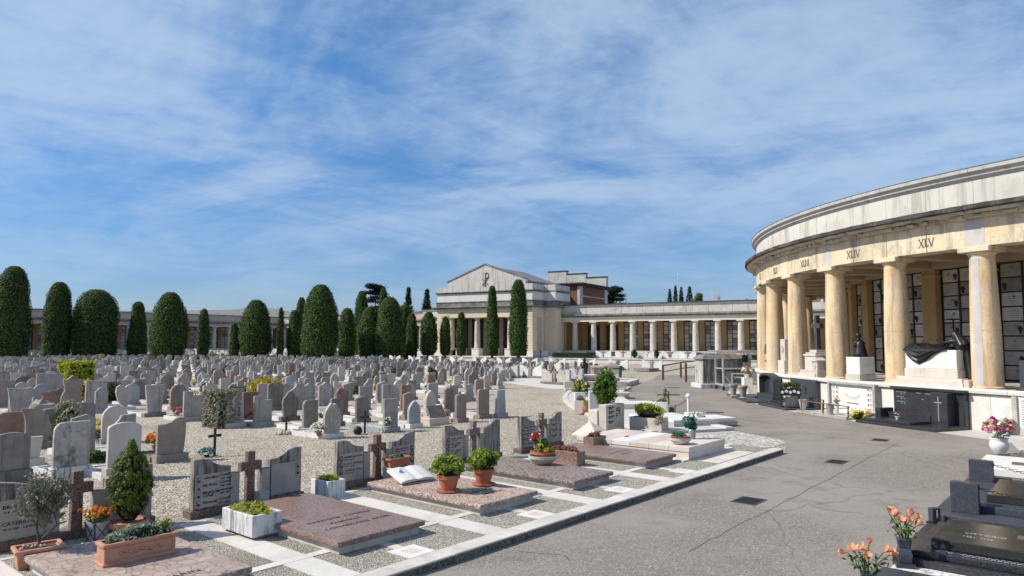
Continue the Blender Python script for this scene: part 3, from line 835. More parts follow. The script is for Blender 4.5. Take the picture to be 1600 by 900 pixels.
# lettering cut into stone
def facing(o, right, up=Vector((0, 0, 1)), at=(0, 0, 0)):
    right = Vector(right).normalized()
    nrm = right.cross(up)
    m = Matrix((right, up, nrm)).transposed().to_4x4()
    m.translation = Vector(at)
    o.matrix_basis = m
    return o
def roman(text, h, w_stroke=.035):
    """serifed capitals as flat raised bars in x (right), y (up); returns MB and its width"""
    m, x = MB(), 0.0
    thin = w_stroke * .55
    def bar(x0, y0, x1, y1, w):
        d = Vector((x1 - x0, y1 - y0)); n = Vector((-d.y, d.x)).normalized() * w / 2
        q4 = [(x0 - n.x, y0 - n.y), (x1 - n.x, y1 - n.y), (x1 + n.x, y1 + n.y), (x0 + n.x, y0 + n.y)]
        m.plate(q4, 0, .004)
    def serif(xc, y): m.plate([(xc - .05 * h / .3, y), (xc + .05 * h / .3, y), (xc + .05 * h / .3, y + .012), (xc - .05 * h / .3, y + .012)], .0005, .0046)
    for ch in text:
        if ch == 'I':
            bar(x + .05, 0, x + .05, h, w_stroke); serif(x + .05, -.004); serif(x + .05, h - .008); x += .13 * h / .3
        elif ch == 'V':
            bar(x, h, x + .33 * h, 0, w_stroke); bar(x + .66 * h, h, x + .33 * h, .001, thin); serif(x, h - .008); serif(x + .66 * h, h - .008); x += .78 * h
        elif ch == 'X':
            bar(x, h, x + .6 * h, 0, w_stroke); bar(x + .6 * h, h, x, 0.0, thin)
            for xx in (x, x + .6 * h): serif(xx, -.004); serif(xx, h - .008)
            x += .74 * h
        elif ch == 'L':
            bar(x + .04, 0, x + .04, h, w_stroke); bar(x + .02, .014, x + .45 * h, .014, thin); bar(x + .45 * h, 0, x + .47 * h, .09, thin); serif(x + .04, h - .008); x += .58 * h
    return m, x - .1 * h
for i, s in ((-2, 'XXXIX'), (-1, 'XL'), (0, 'XLI'), (1, 'XLII'), (2, 'XLIII'), (3, 'XLIV'), (4, 'XLV')):
    m, wd = roman(s, .31)
    am = ang(i) + A_STEP * .5
    m.v = [(x - wd / 2, y, z) for x, y, z in m.v]
    n = Vector(polar(1, am)) - Vector((CX, CY, 0))
    right = Vector((0, 0, 1)).cross(n)
    o = m.build('numeral', M['ink_soft'], pt)
    facing(o, right, at=polar(25.064, am, 6.63))
FONTS = {}
def text(s, size, mat, parent, loc, rot=(PI / 2, 0, 0), shear=0.0, align='LEFT', ext=.002, name='inscription', sx=1.0, bold=0.0, space=1.0):
    c = bpy.data.curves.new('inscription', 'FONT')   # drawn as a font curve, kept as a mesh
    c.body = s; c.size = size; c.shear = shear; c.align_x = align; c.extrude = ext; c.resolution_u = 2
    c.offset = bold; c.space_character = space
    c.materials.append(mat)
    tmp = bpy.data.objects.new('inscription_curve', c)
    me = bpy.data.meshes.new_from_object(tmp)
    bpy.data.objects.remove(tmp); bpy.data.curves.remove(c)
    me.name = 'inscription'
    o = bpy.data.objects.new(name, me)
    COL.objects.link(o)
    o.parent = parent; o.location = loc; o.rotation_euler = rot; o.scale = (sx, 1, 1)
    return o
# ------------------------------------------------------------------ far pavilion and colonnades
FL = Vector((-12.86, 122.0, 0)); FR = R_(-30)       # front corner and direction of the pavilion (local x along the front, y backwards)
def FW(u, v, z=0.0):
    return (FL.x + u * math.cos(FR) - v * math.sin(FR), FL.y + u * math.sin(FR) + v * math.cos(FR), z)
FZ = .66
fc = [FW(-16, -5.5)[:2], FW(64, -5.5)[:2], FW(64, 14)[:2], FW(-16, 14)[:2]]
fo = tag(bpy.data.objects.new('forecourt', None), kind='structure'); COL.objects.link(fo)
MB().plate(fc, -.2, FZ - .12).build('retaining_wall', M['plinth'], fo)
MB().plate([FW(-16, -5.6)[:2], FW(64, -5.6)[:2], FW(64, 14)[:2], FW(-16, 14)[:2]], FZ - .118, FZ).build('edge_slab', M['paving'], fo)

pv = thing('pavilion', 'cream stone pavilion with stained gable above a row of columns', 'pavilion', FL[:], FR)
B = lambda name, mat, x0, y0, z0, x1, y1, z1, bev=.02: MB().box(x0, y0, z0, x1, y1, z1).build(name, M[mat], pv, bev=bev)
def ashlar(x0, y0, x1, y1, z0, z1, course=.42, axis='x', blk=1.05):
    """wall of raised blocks with recessed joints in front of a backing wall"""
    bm = MB()
    bm.box(x0 + .06, y0 + .06, z0, x1 - .06, y1 - .06, z1)
    n = int(round((z1 - z0) / course)); h = (z1 - z0) / n
    for r in range(n):
        bm.box(x0, y0, z0 + r * h + .025, x1, y1, z0 + (r + 1) * h - .025)
    return bm.build('ashlar_pier', M['ashlar'], pv)
# piers and side faces
ashlar(0, 0, 2.1, 1.4, FZ + .9, 8.2)
ashlar(16.5, 0, 18.6, 4.0, FZ + .9, 8.2)
ashlar(18.62, 4.0, 20.7, 9.0, FZ + .9, 8.2)
B('pier_foot', 'plinth', -.1, -.1, FZ, 2.2, 1.5, FZ + .9); B('pier_foot', 'plinth', 16.4, -.1, FZ, 18.7, 3.99, FZ + .9); B('pier_foot', 'plinth', 18.71, 3.9, FZ, 20.8, 9.0, FZ + .9)
B('side_doorway', 'rose_band', 18.605, 1.6, FZ + .9, 18.64, 3.1, 6.9)
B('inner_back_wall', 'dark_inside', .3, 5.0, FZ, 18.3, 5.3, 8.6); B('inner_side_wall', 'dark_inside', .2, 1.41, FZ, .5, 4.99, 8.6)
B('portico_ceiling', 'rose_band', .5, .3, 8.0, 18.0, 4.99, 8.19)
for x in (5.0, 8.2, 11.4, 14.6):
    B('inner_pilaster', 'rose_band', x - 1.75, 4.7, FZ, x - 1.05, 4.995, 7.99)
# columns on pedestals
pc = MB().lathe([(.56, 0), (.56, .12), (.5, .2), (.485, 1.5), (.46, 3.2), (.42, 4.7), (.42, 4.76), (.55, 4.95)], 20).mesh('column', M['old_column'], smooth=True)
pcap = MB().box(-.6, -.6, 4.95, .6, .6, 5.1).mesh('capital', M['ashlar'], .02)
pped = MB().box(-.7, -.7, -1.24, .7, .7, -.1).box(-.76, -.76, -.1, .76, .76, 0).mesh('pedestal', M['plinth'], .02)
for x in (4.54, 7.72, 10.9, 14.08):
    c = put('column', pc, pv, (x, .8, FZ + 1.24)); put('capital', pcap, c); put('pedestal', pped, c)
for x in (2.45, 16.2):
    B('half_pilaster', 'ashlar', x - .34, .3, FZ + .9, x + .34, 1.3, 6.98)
B('lintel', 'ashlar', 2.1, .02, 7.0, 16.5, 1.4, 8.2)
# entablature round the front block and its stepped flank
def bandrun(name, mat, z0, z1, out, bev=.02):
    B(name, mat, -out, -out, z0, 18.6 + out, 4.0, z1, bev)
    B(name, mat, -out, 4.002, z0, 20.7 + out, 9.5, z1, bev)
bandrun('architrave', 'old_frieze', 8.202, 8.52, .02); bandrun('cornice', 'old_soot', 8.522, 8.70, .45); bandrun('cornice_slab', 'old_soot', 8.702, 8.86, .62)
bandrun('stained_band', 'old_soot', 8.862, 9.55, .12); bandrun('stained_band', 'old_soot', 9.552, 9.70, .2)
bandrun('white_band', 'band_white', 9.702, 11.05, .0); bandrun('upper_cornice', 'old_soot', 11.052, 11.2, .14); bandrun('upper_cornice', 'old_soot', 11.202, 11.36, .3)
# parapet with the gable
gx0, gx1, ga = 2.36, 17.06, 9.7
MB().prism([(0, 11.362), (18.6, 11.362), (18.6, 12.3), (gx1 + .3, 12.3), (gx1 + .3, 13.1), (ga, 15.75), (gx0 - .3, 13.1), (gx0 - .3, 12.3), (0, 12.3)], 0, .8).build('gable_wall', M['gable'], pv)
B('parapet', 'gable', 17.8, .82, 11.362, 18.6, 4.0, 12.3); B('parapet', 'gable', 17.8, 4.002, 11.362, 20.7, 9.4, 12.28)
for k in range(9):
    x = 1.0 + k * 2.1
    if x < 18.4: B('gable_joint', 'soot', x, -.004, 11.37, x + .03, .01, 12.6 if gx0 < x < gx1 else 12.2, 0)
MB().prism([(gx1 + .3, 13.1), (gx1 + .38, 13.2), (ga, 15.92), (gx0 - .38, 13.2), (gx0 - .3, 13.1), (ga, 15.752)], -.12, .9).build('gable_coping', M['old_soot'], pv)
MB().prism([(gx0 - .2, 12.9), (gx0 - .2, 12.7), (gx1 + .2, 12.7), (gx1 + .2, 12.9), (ga, 15.6)], .802, 13.3).build('ridge_roof', M['roof_metal'], pv)
B('nave_wall', 'rose_band', gx0, .81, 11.3, gx1, 13.3, 12.69)
# Chi-Rho sign on the gable
cr = MB()
cr.box(-.07, -.05, -1.0, .07, 0, 1.15)
cr.tube([(.05, -.03, 1.1), (.35, -.03, 1.12), (.62, -.03, .95), (.68, -.03, .68), (.55, -.03, .42), (.3, -.03, .3), (.05, -.03, .3)], .075, 6)
for s in (1, -1):
    cr.prism([(-.55 * s - .08, -.85), (-.55 * s + .08, -.85), (.55 * s + .08, .22), (.55 * s - .08, .22)], -.05, -.01)
cr.box(-.25, -.05, -1.05, .25, 0, -.93)
cr.build('christogram', M['anthracite'], pv, (9.75, -.01, 13.2))
# taller brick block behind, with a stepped parapet
bb = MB().box(-1.0, 13.4, FZ, 20.6, 25.8, 12.75).build('brick_wall', M['brick'], pv)
B('brick_pier', 'gable', 20.3, 13.3, FZ, 20.75, 14.6, 12.7); B('brick_pier', 'gable', 20.3, 24.6, FZ, 20.75, 25.9, 12.7); B('brick_band', 'gable', 20.59, 14.6, 10.9, 20.66, 24.6, 11.1)
B('block_cornice', 'soot', -1.6, 12.9, 12.75, 21.2, 26.3, 13.0); B('block_cornice', 'soot', -1.8, 12.7, 13.0, 21.5, 26.5, 13.25)
def step(x0, x1, z1):
    B('stepped_parapet', 'coping', x0, 25.0, 13.252, x1, 25.9, z1); B('parapet_cap', 'soot', x0 - .05, 24.9, z1 + .002, x1 + .05, 26.0, z1 + .2)
step(8.6, 12.6, 16.6); step(12.66, 16.7, 15.95); step(16.76, 20.9, 15.1)

def colonnade(label, p0, p1, spacing, z0, zc, zt, mats, group=None, niches=True, first=.5, depth=4.6, door_bays=()):
    """straight covered walk; local x from p0 to p1, y backwards; parts: plinth, columns, entablature, attic, wall with pilasters and niches"""
    d = Vector((p1[0] - p0[0], p1[1] - p0[1])); L = d.length
    t = thing('colonnade', label, 'colonnade', (p0[0], p0[1], 0), math.atan2(d.y, d.x), group)
    mcol, mfr, msoot, mat, mwall = mats
    Bx = lambda name, mat_, x0, y0, za, x1, y1, zb, bev=0: MB().box(x0, y0, za, x1, y1, zb).build(name, M[mat_], t, bev=bev)
    Bx('plinth', 'plinth', 0, -.2, -.3, L, depth, z0 - .15); Bx('plinth_coping', 'coping', 0, -.32, z0 - .148, L, depth, z0)
    n = int((L - first) / spacing) + 1
    hh = zc - z0
    cme = MB().lathe([(.5, 0), (.48, .12), (.465, hh * .3), (.43, hh * .65), (.385, hh - .38), (.385, hh - .3), (.5, hh - .16)], 16).mesh('column', M[mcol], smooth=True)
    kme = MB().box(-.53, -.53, hh - .16, .53, .53, hh).mesh('capital', M[mfr])
    for i in range(n):
        c = put('column', cme, t, (first + i * spacing, .45, z0)); put('capital', kme, c)
    Bx('architrave', mfr, 0, .02, zc + .002, L, .95, zc + .72); Bx('cornice', msoot, 0, -.1, zc + .722, L, 1, zc + .95); Bx('cornice_slab', msoot, 0, -.42, zc + .952, L, 1, zc + 1.22)
    nb = max(1, int(L / (spacing * 1.0)))
    for i in range(nb):
        Bx('attic_panel', mat, i * L / nb + .02, .03, zc + 1.222, (i + 1) * L / nb - .02, .9, zt - .38)
    Bx('attic_coping', 'coping', 0, -.12, zt - .378, L, 1.0, zt - .15); Bx('attic_coping', 'soot', 0, -.25, zt - .148, L, 1.0, zt)
    Bx('ceiling', 'ceiling', 0, .96, zc + .15, L, depth, zc + .3); Bx('roof', 'roof_metal', 0, 1.002, zt - .6, L, depth + 1, zt - .45)
    Bx('back_wall', mwall, 0, depth - .3, z0, L, depth, zc + .14)
    Bx('end_wall', mwall, 0, .9, z0, .25, depth - .31, zc + .14); Bx('end_wall', mwall, L - .25, .9, z0, L, depth - .31, zc + .14)
    q = random.Random(int(L * 10))
    for i in range(n - 1):
        xm = first + i * spacing
        Bx('pilaster', 'ochre', xm - .42, depth - .7, z0, xm + .42, depth - .301, zc + .13)
        if not niches: continue
        if i in door_bays:
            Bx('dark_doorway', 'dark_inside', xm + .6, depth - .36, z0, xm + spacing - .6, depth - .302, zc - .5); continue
        Bx('niche_frame', 'lattice', xm + .46, depth - .36, z0 + .02, xm + spacing - .46, depth - .302, zc + .05)
        w = (spacing - 1.06) / 3
        for tone in ('plaque_w', 'plaque_g', 'plaque_d'):
            m = MB()
            rr = random.Random(i * 7 + int(L))
            for r in range(7):
                for c in range(3):
                    k = rr.random()
                    which = 'plaque_w' if k < .6 else 'plaque_g' if k < .8 else 'plaque_d'
                    if which == tone:
                        zz = z0 + .12 + r * (hh - .2) / 7
                        x0 = xm + .53 + c * (w + .02)
                        m.box(x0, depth - .40, zz, x0 + w - .10, depth - .362, zz + (hh - .2) / 7 - .09)
            if m.v: tag(m.build('plaque_grid', M[tone], t), kind='stuff')
    return t
CLN = colonnade('long pale colonnade with orange pilasters between the pavilion and the round portico', FW(20.78, 6.3)[:2], FW(62, 6.3)[:2], 3.3, 1.58, 6.22, 9.05,
          ('old_column', 'old_frieze', 'old_soot', 'old_attic', 'ochre'), None, True, 2.1, door_bays=(0, 1))
far = ('old_column', 'rose_band', 'old_soot', 'rose_band', 'inner_wall')
colonnade('dim grey colonnade behind the big cypresses at the far corner of the burial field', (-112, 92), (-57.5, 176), 3.9, 1.5, 6.3, 9.05, far)
colonnade('far colonnade running from the corner towards the pavilion behind cypresses', (-57, 176.5), FW(-9.2, 14.0)[:2], 3.9, 1.5, 6.3, 9.05, far)
colonnade('short colonnade joining the pavilion on its shaded end', FW(-9.1, 8.0)[:2], FW(-.05, 6.0)[:2], 3.3, 1.5, 6.3, 9.05, ('old_column', 'old_frieze', 'old_soot', 'old_attic', 'ochre'), None, True, 1.5)

# buildings beyond the walls
h1 = thing('shed', 'low shed with a grey hipped roof beyond the far colonnade', 'shed', (-81, 225, 0), R_(-12))
MB().box(-26, -10, 0, 26, 10, 9.2).build('wall', M['rose_band'], h1)
MB().add([(-27, -11, 9.2), (27, -11, 9.2), (27, 11, 9.2), (-27, 11, 9.2), (-4, 0, 13.6), (4, 0, 13.6)], [(0, 1, 5, 4), (2, 3, 4, 5), (1, 2, 5), (3, 0, 4), (0, 3, 2, 1)]).build('roof', M['roof_metal'], h1)
h2 = thing('warehouse', 'long pale roofed warehouse beyond the far colonnade', 'warehouse', (-112, 246, 0), R_(-8))
MB().box(-30, -8, 0, 24, 8, 9.6).build('wall', M['rose_band'], h2); MB().prism([(-31, 9.6), (25, 9.6), (22, 13.4), (-31, 13.4)], -9, 9).build('roof', M['roof_pale'], h2)
def mast(px, Y, ztop, label, dishes):
    x = (px - 800) / FPX * Y
    t = thing('antenna_mast', label, 'mast', (x, Y, 0))
    m = MB()
    if dishes:
        for k in range(3):
            a = 2 * PI * k / 3
            m.tube([(.7 * math.cos(a), .7 * math.sin(a), 0), (.4 * math.cos(a), .4 * math.sin(a), ztop)], .09, 5)
        for z in range(2, int(ztop), 2):
            m.tube([(.6, 0, z), (-.3, .5, z + 1), (-.3, -.5, z + 2)], .05, 4)
        m.build('lattice_tower', M['galv'], t)
        qq = random.Random(2)
        for k in range(6):
            MB().lathe([(0, 0), (.5, .1), (.62, .3)], 10).build('dish', M['white'], t, (qq.uniform(-1, 1), -.8, ztop - .8 - k * .9), rot=(PI / 2, 0, 0))
        for k in range(3): MB().box(-.15, -.1, 0, .15, .1, 2.0).build('panel_antenna', M['white'], t, ((-1.0, 0, 1.0)[k], -.7, ztop - 1.2))
    else:
        m.tube([(0, 0, 0), (0, 0, ztop)], .09, 5); m.build('pole', M['galv'], t)
        for k in range(3): MB().tube([(-.5, 0, ztop - .8 - k), (.5, 0, ztop - .8 - k)], .05, 4).build('crossbar', M['galv'], t)
mast(1060, 175, 19.8, 'thin antenna pole standing behind the dark pines', False)
mast(1118, 230, 18.2, 'lattice telecom tower with white dishes above the colonnade roof', True)
mast(240, 150, 11.2, 'short lamp-like pole on the roof line between clipped cypresses', False)
sc = thing('roof_railing', 'spindly metal railing standing on the roof of the far colonnade', 'railing', (-86.5, 131, 9.05), R_(57))
for k in range(5): MB().tube([(k * .9, 0, 0), (k * .9, 0, 1.3)], .04, 4).build('rail_post', M['galv'], sc)
MB().tube([(0, 0, 1.25), (3.6, 0, 1.25)], .04, 4).build('top_rail', M['galv'], sc)

# ------------------------------------------------------------------ foliage
def leaf_mesh(name, P, Nn, size, mat, aspect=.5, seed=0, tilt=.6, drop=0.0):
    """one four-cornered leaf per point, turned roughly to its normal"""
    r = np.random.default_rng(seed)
    n = len(P)
    P = np.asarray(P, float); Nn = np.asarray(Nn, float)
    nn = Nn + r.normal(0, tilt, (n, 3)); nn /= np.linalg.norm(nn, axis=1)[:, None] + 1e-9
    d = r.normal(0, 1, (n, 3)); d[:, 2] += .3 - drop
    t = d - nn * (d * nn).sum(1)[:, None]; t /= np.linalg.norm(t, axis=1)[:, None] + 1e-9
    b = np.cross(nn, t)
    s = (size * r.uniform(.65, 1.35, n))[:, None]
    V = np.stack([P - t * s, P + b * s * aspect - t * s * .1, P + t * s, P - b * s * aspect - t * s * .1], 1).reshape(-1, 3)
    me = bpy.data.meshes.new(name)
    me.vertices.add(4 * n); me.vertices.foreach_set('co', V.ravel())
    me.loops.add(4 * n); me.loops.foreach_set('vertex_index', np.arange(4 * n, dtype=np.int32))
    me.polygons.add(n); me.polygons.foreach_set('loop_start', np.arange(0, 4 * n, 4, dtype=np.int32)); me.polygons.foreach_set('loop_total', np.full(n, 4, np.int32))
    me.materials.append(mat)
    me.update(calc_edges=True)
    return me
def clumps(n, radii, k=14, sub=.45, seed=0, centre=(0, 0, 0), fill=.35, flat=False):
    """points and normals of a lumpy crown: k clumps sitting on an ellipsoid"""
    r = np.random.default_rng(seed)
    radii = np.array(radii, float)
    c = r.normal(0, 1, (k, 3)); c /= np.linalg.norm(c, axis=1)[:, None]
    if flat: c[:, 2] = np.abs(c[:, 2])
    c = c * r.uniform(.45, .75, (k, 1)) * radii
    sr = sub * r.uniform(.7, 1.25, k)
    w = r.integers(0, k, n)
    d = r.normal(0, 1, (n, 3)); d /= np.linalg.norm(d, axis=1)[:, None]
    rad = 1 - fill * r.random(n) ** 2
    P = c[w] + d * (radii * sr[w][:, None]) * rad[:, None]
    if flat: P[:, 2] = np.maximum(P[:, 2], -.15 * radii[2])
    return P + np.array(centre), d
def shrub(name, label, cat, loc, radii, mat, n=700, leaf=.05, k=16, sub=.45, seed=0, core=True, group=None, aspect=.5, boxy=False, rz=0.0, zc=None):
    """a bush resting on the ground at loc: stem, inner twigs, leaves"""
    t = thing(name, label, cat, loc, rz, group)
    zc = radii[2] if zc is None else zc
    shrub_parts(t, radii, mat, n, leaf, k, sub, seed, core, aspect, boxy, zc)
    return t
def shrub_parts(t, radii, mat, n, leaf, k, sub, seed, core, aspect, boxy, zc, name='foliage', ofs=(0, 0)):
    r = np.random.default_rng(seed)
    if boxy:
        P = r.uniform(-1, 1, (n, 3)); ax = r.integers(0, 3, n)
        P[np.arange(n), ax] = np.sign(P[np.arange(n), ax]) * r.uniform(.86, 1.04, n)
        Nn = np.zeros((n, 3)); Nn[np.arange(n), ax] = np.sign(P[np.arange(n), ax])
        wob = 1 + .07 * np.sin(P[:, [1]] * 5 + seed) * np.cos(P[:, [0]] * 4)
        P = P * np.array(radii) * wob; P[:, 2] += zc
    else:
        P, Nn = clumps(n, radii, k, sub, seed, (0, 0, zc))
    P[:, 0] += ofs[0]; P[:, 1] += ofs[1]
    put(name, leaf_mesh(name, P, Nn, leaf, M[mat], aspect, seed), t)
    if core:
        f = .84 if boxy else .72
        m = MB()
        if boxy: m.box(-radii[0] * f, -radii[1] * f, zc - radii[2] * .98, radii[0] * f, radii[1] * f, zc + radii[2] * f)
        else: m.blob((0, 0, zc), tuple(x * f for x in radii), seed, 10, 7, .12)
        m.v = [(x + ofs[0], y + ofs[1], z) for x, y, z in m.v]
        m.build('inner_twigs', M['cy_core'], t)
    if zc > radii[2] * .9:
        MB().tube([(ofs[0], ofs[1], 0), (ofs[0], ofs[1], zc - radii[2] * .3)], .035, 5).build('stem', M['bark'], t)

# clipped cypresses
def bullet(tq, shape):
    """relative radius at relative height tq"""
    if shape == 'dome': return np.where(tq < .62, .93 + .07 * np.sin(tq * 3), np.sqrt(np.clip(1 - ((tq - .62) / .385) ** 2, 0, 1)))
    if shape == 'egg': return np.sqrt(np.clip(1 - ((tq - .36) / .645) ** 2, 0, 1)) * np.where(tq < .1, .7 + 3 * tq, 1)
    if shape == 'cone': return np.where(tq < .22, .82 + .8 * tq, np.clip((1.0 - .52 * (tq - .22) / .78) * np.sqrt(np.clip(1 - ((np.maximum(tq, .9) - .9) / .103) ** 2, 0, 1)), 0, 1))
    return np.where(tq < .3, .86 + .46 * tq, np.clip((1 - .33 * ((tq - .3) / .7) ** 1.3) * np.sqrt(np.clip(1 - ((np.maximum(tq, .78) - .78) / .224) ** 2.2, 0, 1)), 0, 1))
def cypress(px, top, w, shape, label, Y, zb=0.0, seed=0, lean=0.0):
    x = (px - 800) / FPX * Y
    sca = Y / FPX
    R0 = w * sca / 2; Ht = CAM_H + (533 - top) * sca - zb
    t = thing('cypress', label, 'cypress', (x, Y, zb), 0, 'clipped cypresses round the burial field')
    r = np.random.default_rng(seed)
    area = 2 * PI * R0 * Ht
    n = int(min(9500, max(1500, area * 48)))
    tq = r.random(n) ** .92 * .995
    a = r.random(n) * 2 * PI
    lump = 1 + .05 * np.sin(a * 3 + seed + tq * 9) + .04 * np.sin(tq * 31 + a * 5 + seed * 2) + r.normal(0, .03, n) + (r.random(n) < .02) * r.uniform(0, .12, n)
    rr = bullet(tq, shape) * R0 * lump
    lx = lean * tq * Ht
    P = np.stack([rr * np.cos(a) + lx, rr * np.sin(a), .25 + tq * (Ht - .25)], 1)
    Nn = np.stack([np.cos(a), np.sin(a), .35 + 1.6 * tq ** 4], 1)
    put('crown', leaf_mesh('crown', P, Nn, .125, M['cy'], .5, seed, .5, -.9), t)
    ks = 90                                           # stray shoots that break the clipped outline
    tk = r.random(ks) * .97; ak = r.random(ks) * 2 * PI; rk = bullet(tk, shape) * R0
    base = np.stack([rk * np.cos(ak) + lean * tk * Ht, rk * np.sin(ak), .25 + tk * (Ht - .25)], 1)
    dirs = np.stack([np.cos(ak) * .5, np.sin(ak) * .5, np.full(ks, .85)], 1)
    ss = r.random((ks, 7, 1)) * r.uniform(.15, .5, (ks, 1, 1))
    Ps = (base[:, None] + dirs[:, None] * ss + r.normal(0, .035, (ks, 7, 3))).reshape(-1, 3)
    put('stray_shoots', leaf_mesh('stray_shoots', Ps, np.repeat(dirs, 7, 0), .10, M['cy'], .4, seed + 50, .6, -.9), t)
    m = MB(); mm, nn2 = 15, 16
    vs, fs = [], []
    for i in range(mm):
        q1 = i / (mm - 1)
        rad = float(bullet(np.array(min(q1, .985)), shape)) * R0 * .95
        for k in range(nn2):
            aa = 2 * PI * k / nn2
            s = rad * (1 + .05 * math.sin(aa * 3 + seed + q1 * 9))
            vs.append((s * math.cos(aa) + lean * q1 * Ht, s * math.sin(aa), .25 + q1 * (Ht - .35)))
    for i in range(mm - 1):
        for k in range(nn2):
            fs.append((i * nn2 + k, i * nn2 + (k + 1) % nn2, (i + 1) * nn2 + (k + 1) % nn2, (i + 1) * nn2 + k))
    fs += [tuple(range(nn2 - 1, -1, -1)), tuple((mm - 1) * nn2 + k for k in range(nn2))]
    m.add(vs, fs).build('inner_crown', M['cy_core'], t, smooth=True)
    MB().lathe([(R0 * .22, -.1), (R0 * .16, .5)], 8).build('trunk', M['bark'], t)
CYP = [
    (19, 415, 52, 'bullet', 'broad tall cypress with rounded top, outermost in its row by the dim colonnade', 108, 0),
    (91, 440, 41, 'bullet', 'cypress beside the broad outermost one, tapering to a blunt top', 114, 0),
    (122, 489, 16, 'cone', 'slim cypress peeping out beside the widest domed one', 126, 0),
    (150, 452, 62, 'dome', 'widest cypress of all, clipped to a flat-sided dome', 116, 0),
    (216, 471, 30, 'cone', 'small pointed cypress between two fat domed ones', 119, 0),
    (264, 456, 53, 'egg', 'fat egg-shaped cypress next to the small pointed one', 114, 0),
    (319, 482, 18, 'bullet', 'narrow cypress standing alone before the warehouse roof', 118, 0),
    (367, 504, 15, 'cone', 'shortest thin cypress beside the plump egg-shaped one', 112, 0),
    (400, 468, 47, 'egg', 'plump egg-shaped cypress in front of the grey hipped roof', 113, 0),
    (439, 480, 10, 'bullet', 'thread-thin dark cypress in front of the hipped roof corner', 112, 0),
    (461, 484, 22, 'bullet', 'lower cypress leaning against the biggest bushy one', 114, 0),
    (471, 464, 19, 'bullet', 'taller slim cypress tucked behind the lower leaning one', 120, 0),
    (501, 444, 55, 'egg', 'biggest bushy cypress in the middle of the avenue', 104, 0),
    (543, 481, 27, 'bullet', 'dark cypress just past the biggest bushy one', 116, 0),
    (565, 454, 23, 'bullet', 'tall pillar cypress standing behind the dark pair', 126, 0),
    (578, 479, 36, 'egg', 'low rounded cypress in front of the tall pillar one', 108, 0),
    (599, 449, 16, 'bullet', 'tall pillar cypress in front of the cedar top', 128, 0),
    (609, 464, 42, 'bullet', 'large shaded cypress in the dense clump near the pavilion', 106, 0),
    (632, 476, 30, 'bullet', 'cypress half hidden behind the large shaded one', 115, 0),
    (644, 489, 18, 'bullet', 'small cypress closing the dense clump before the open gap', 110, 0),
    (670, 487, 27, 'egg', 'egg-shaped cypress before the pavilion end pier', 109, FZ),
    (696, 494, 17, 'egg', 'small oval cypress before the first pavilion opening', 109, FZ),
    (721, 487, 16, 'bullet', 'narrow cypress before the pavilion pedestals', 108.5, FZ),
    (769, 446, 21, 'cone', 'tall slender cypress before the middle of the pavilion', 107.5, FZ),
    (810, 436, 29, 'bullet', 'tallest cypress, before the sunlit corner pier of the pavilion', 106.5, FZ),
]
for i, c in enumerate(CYP): cypress(*c, seed=i + 3, lean=(.02 if c[0] == 264 else 0))

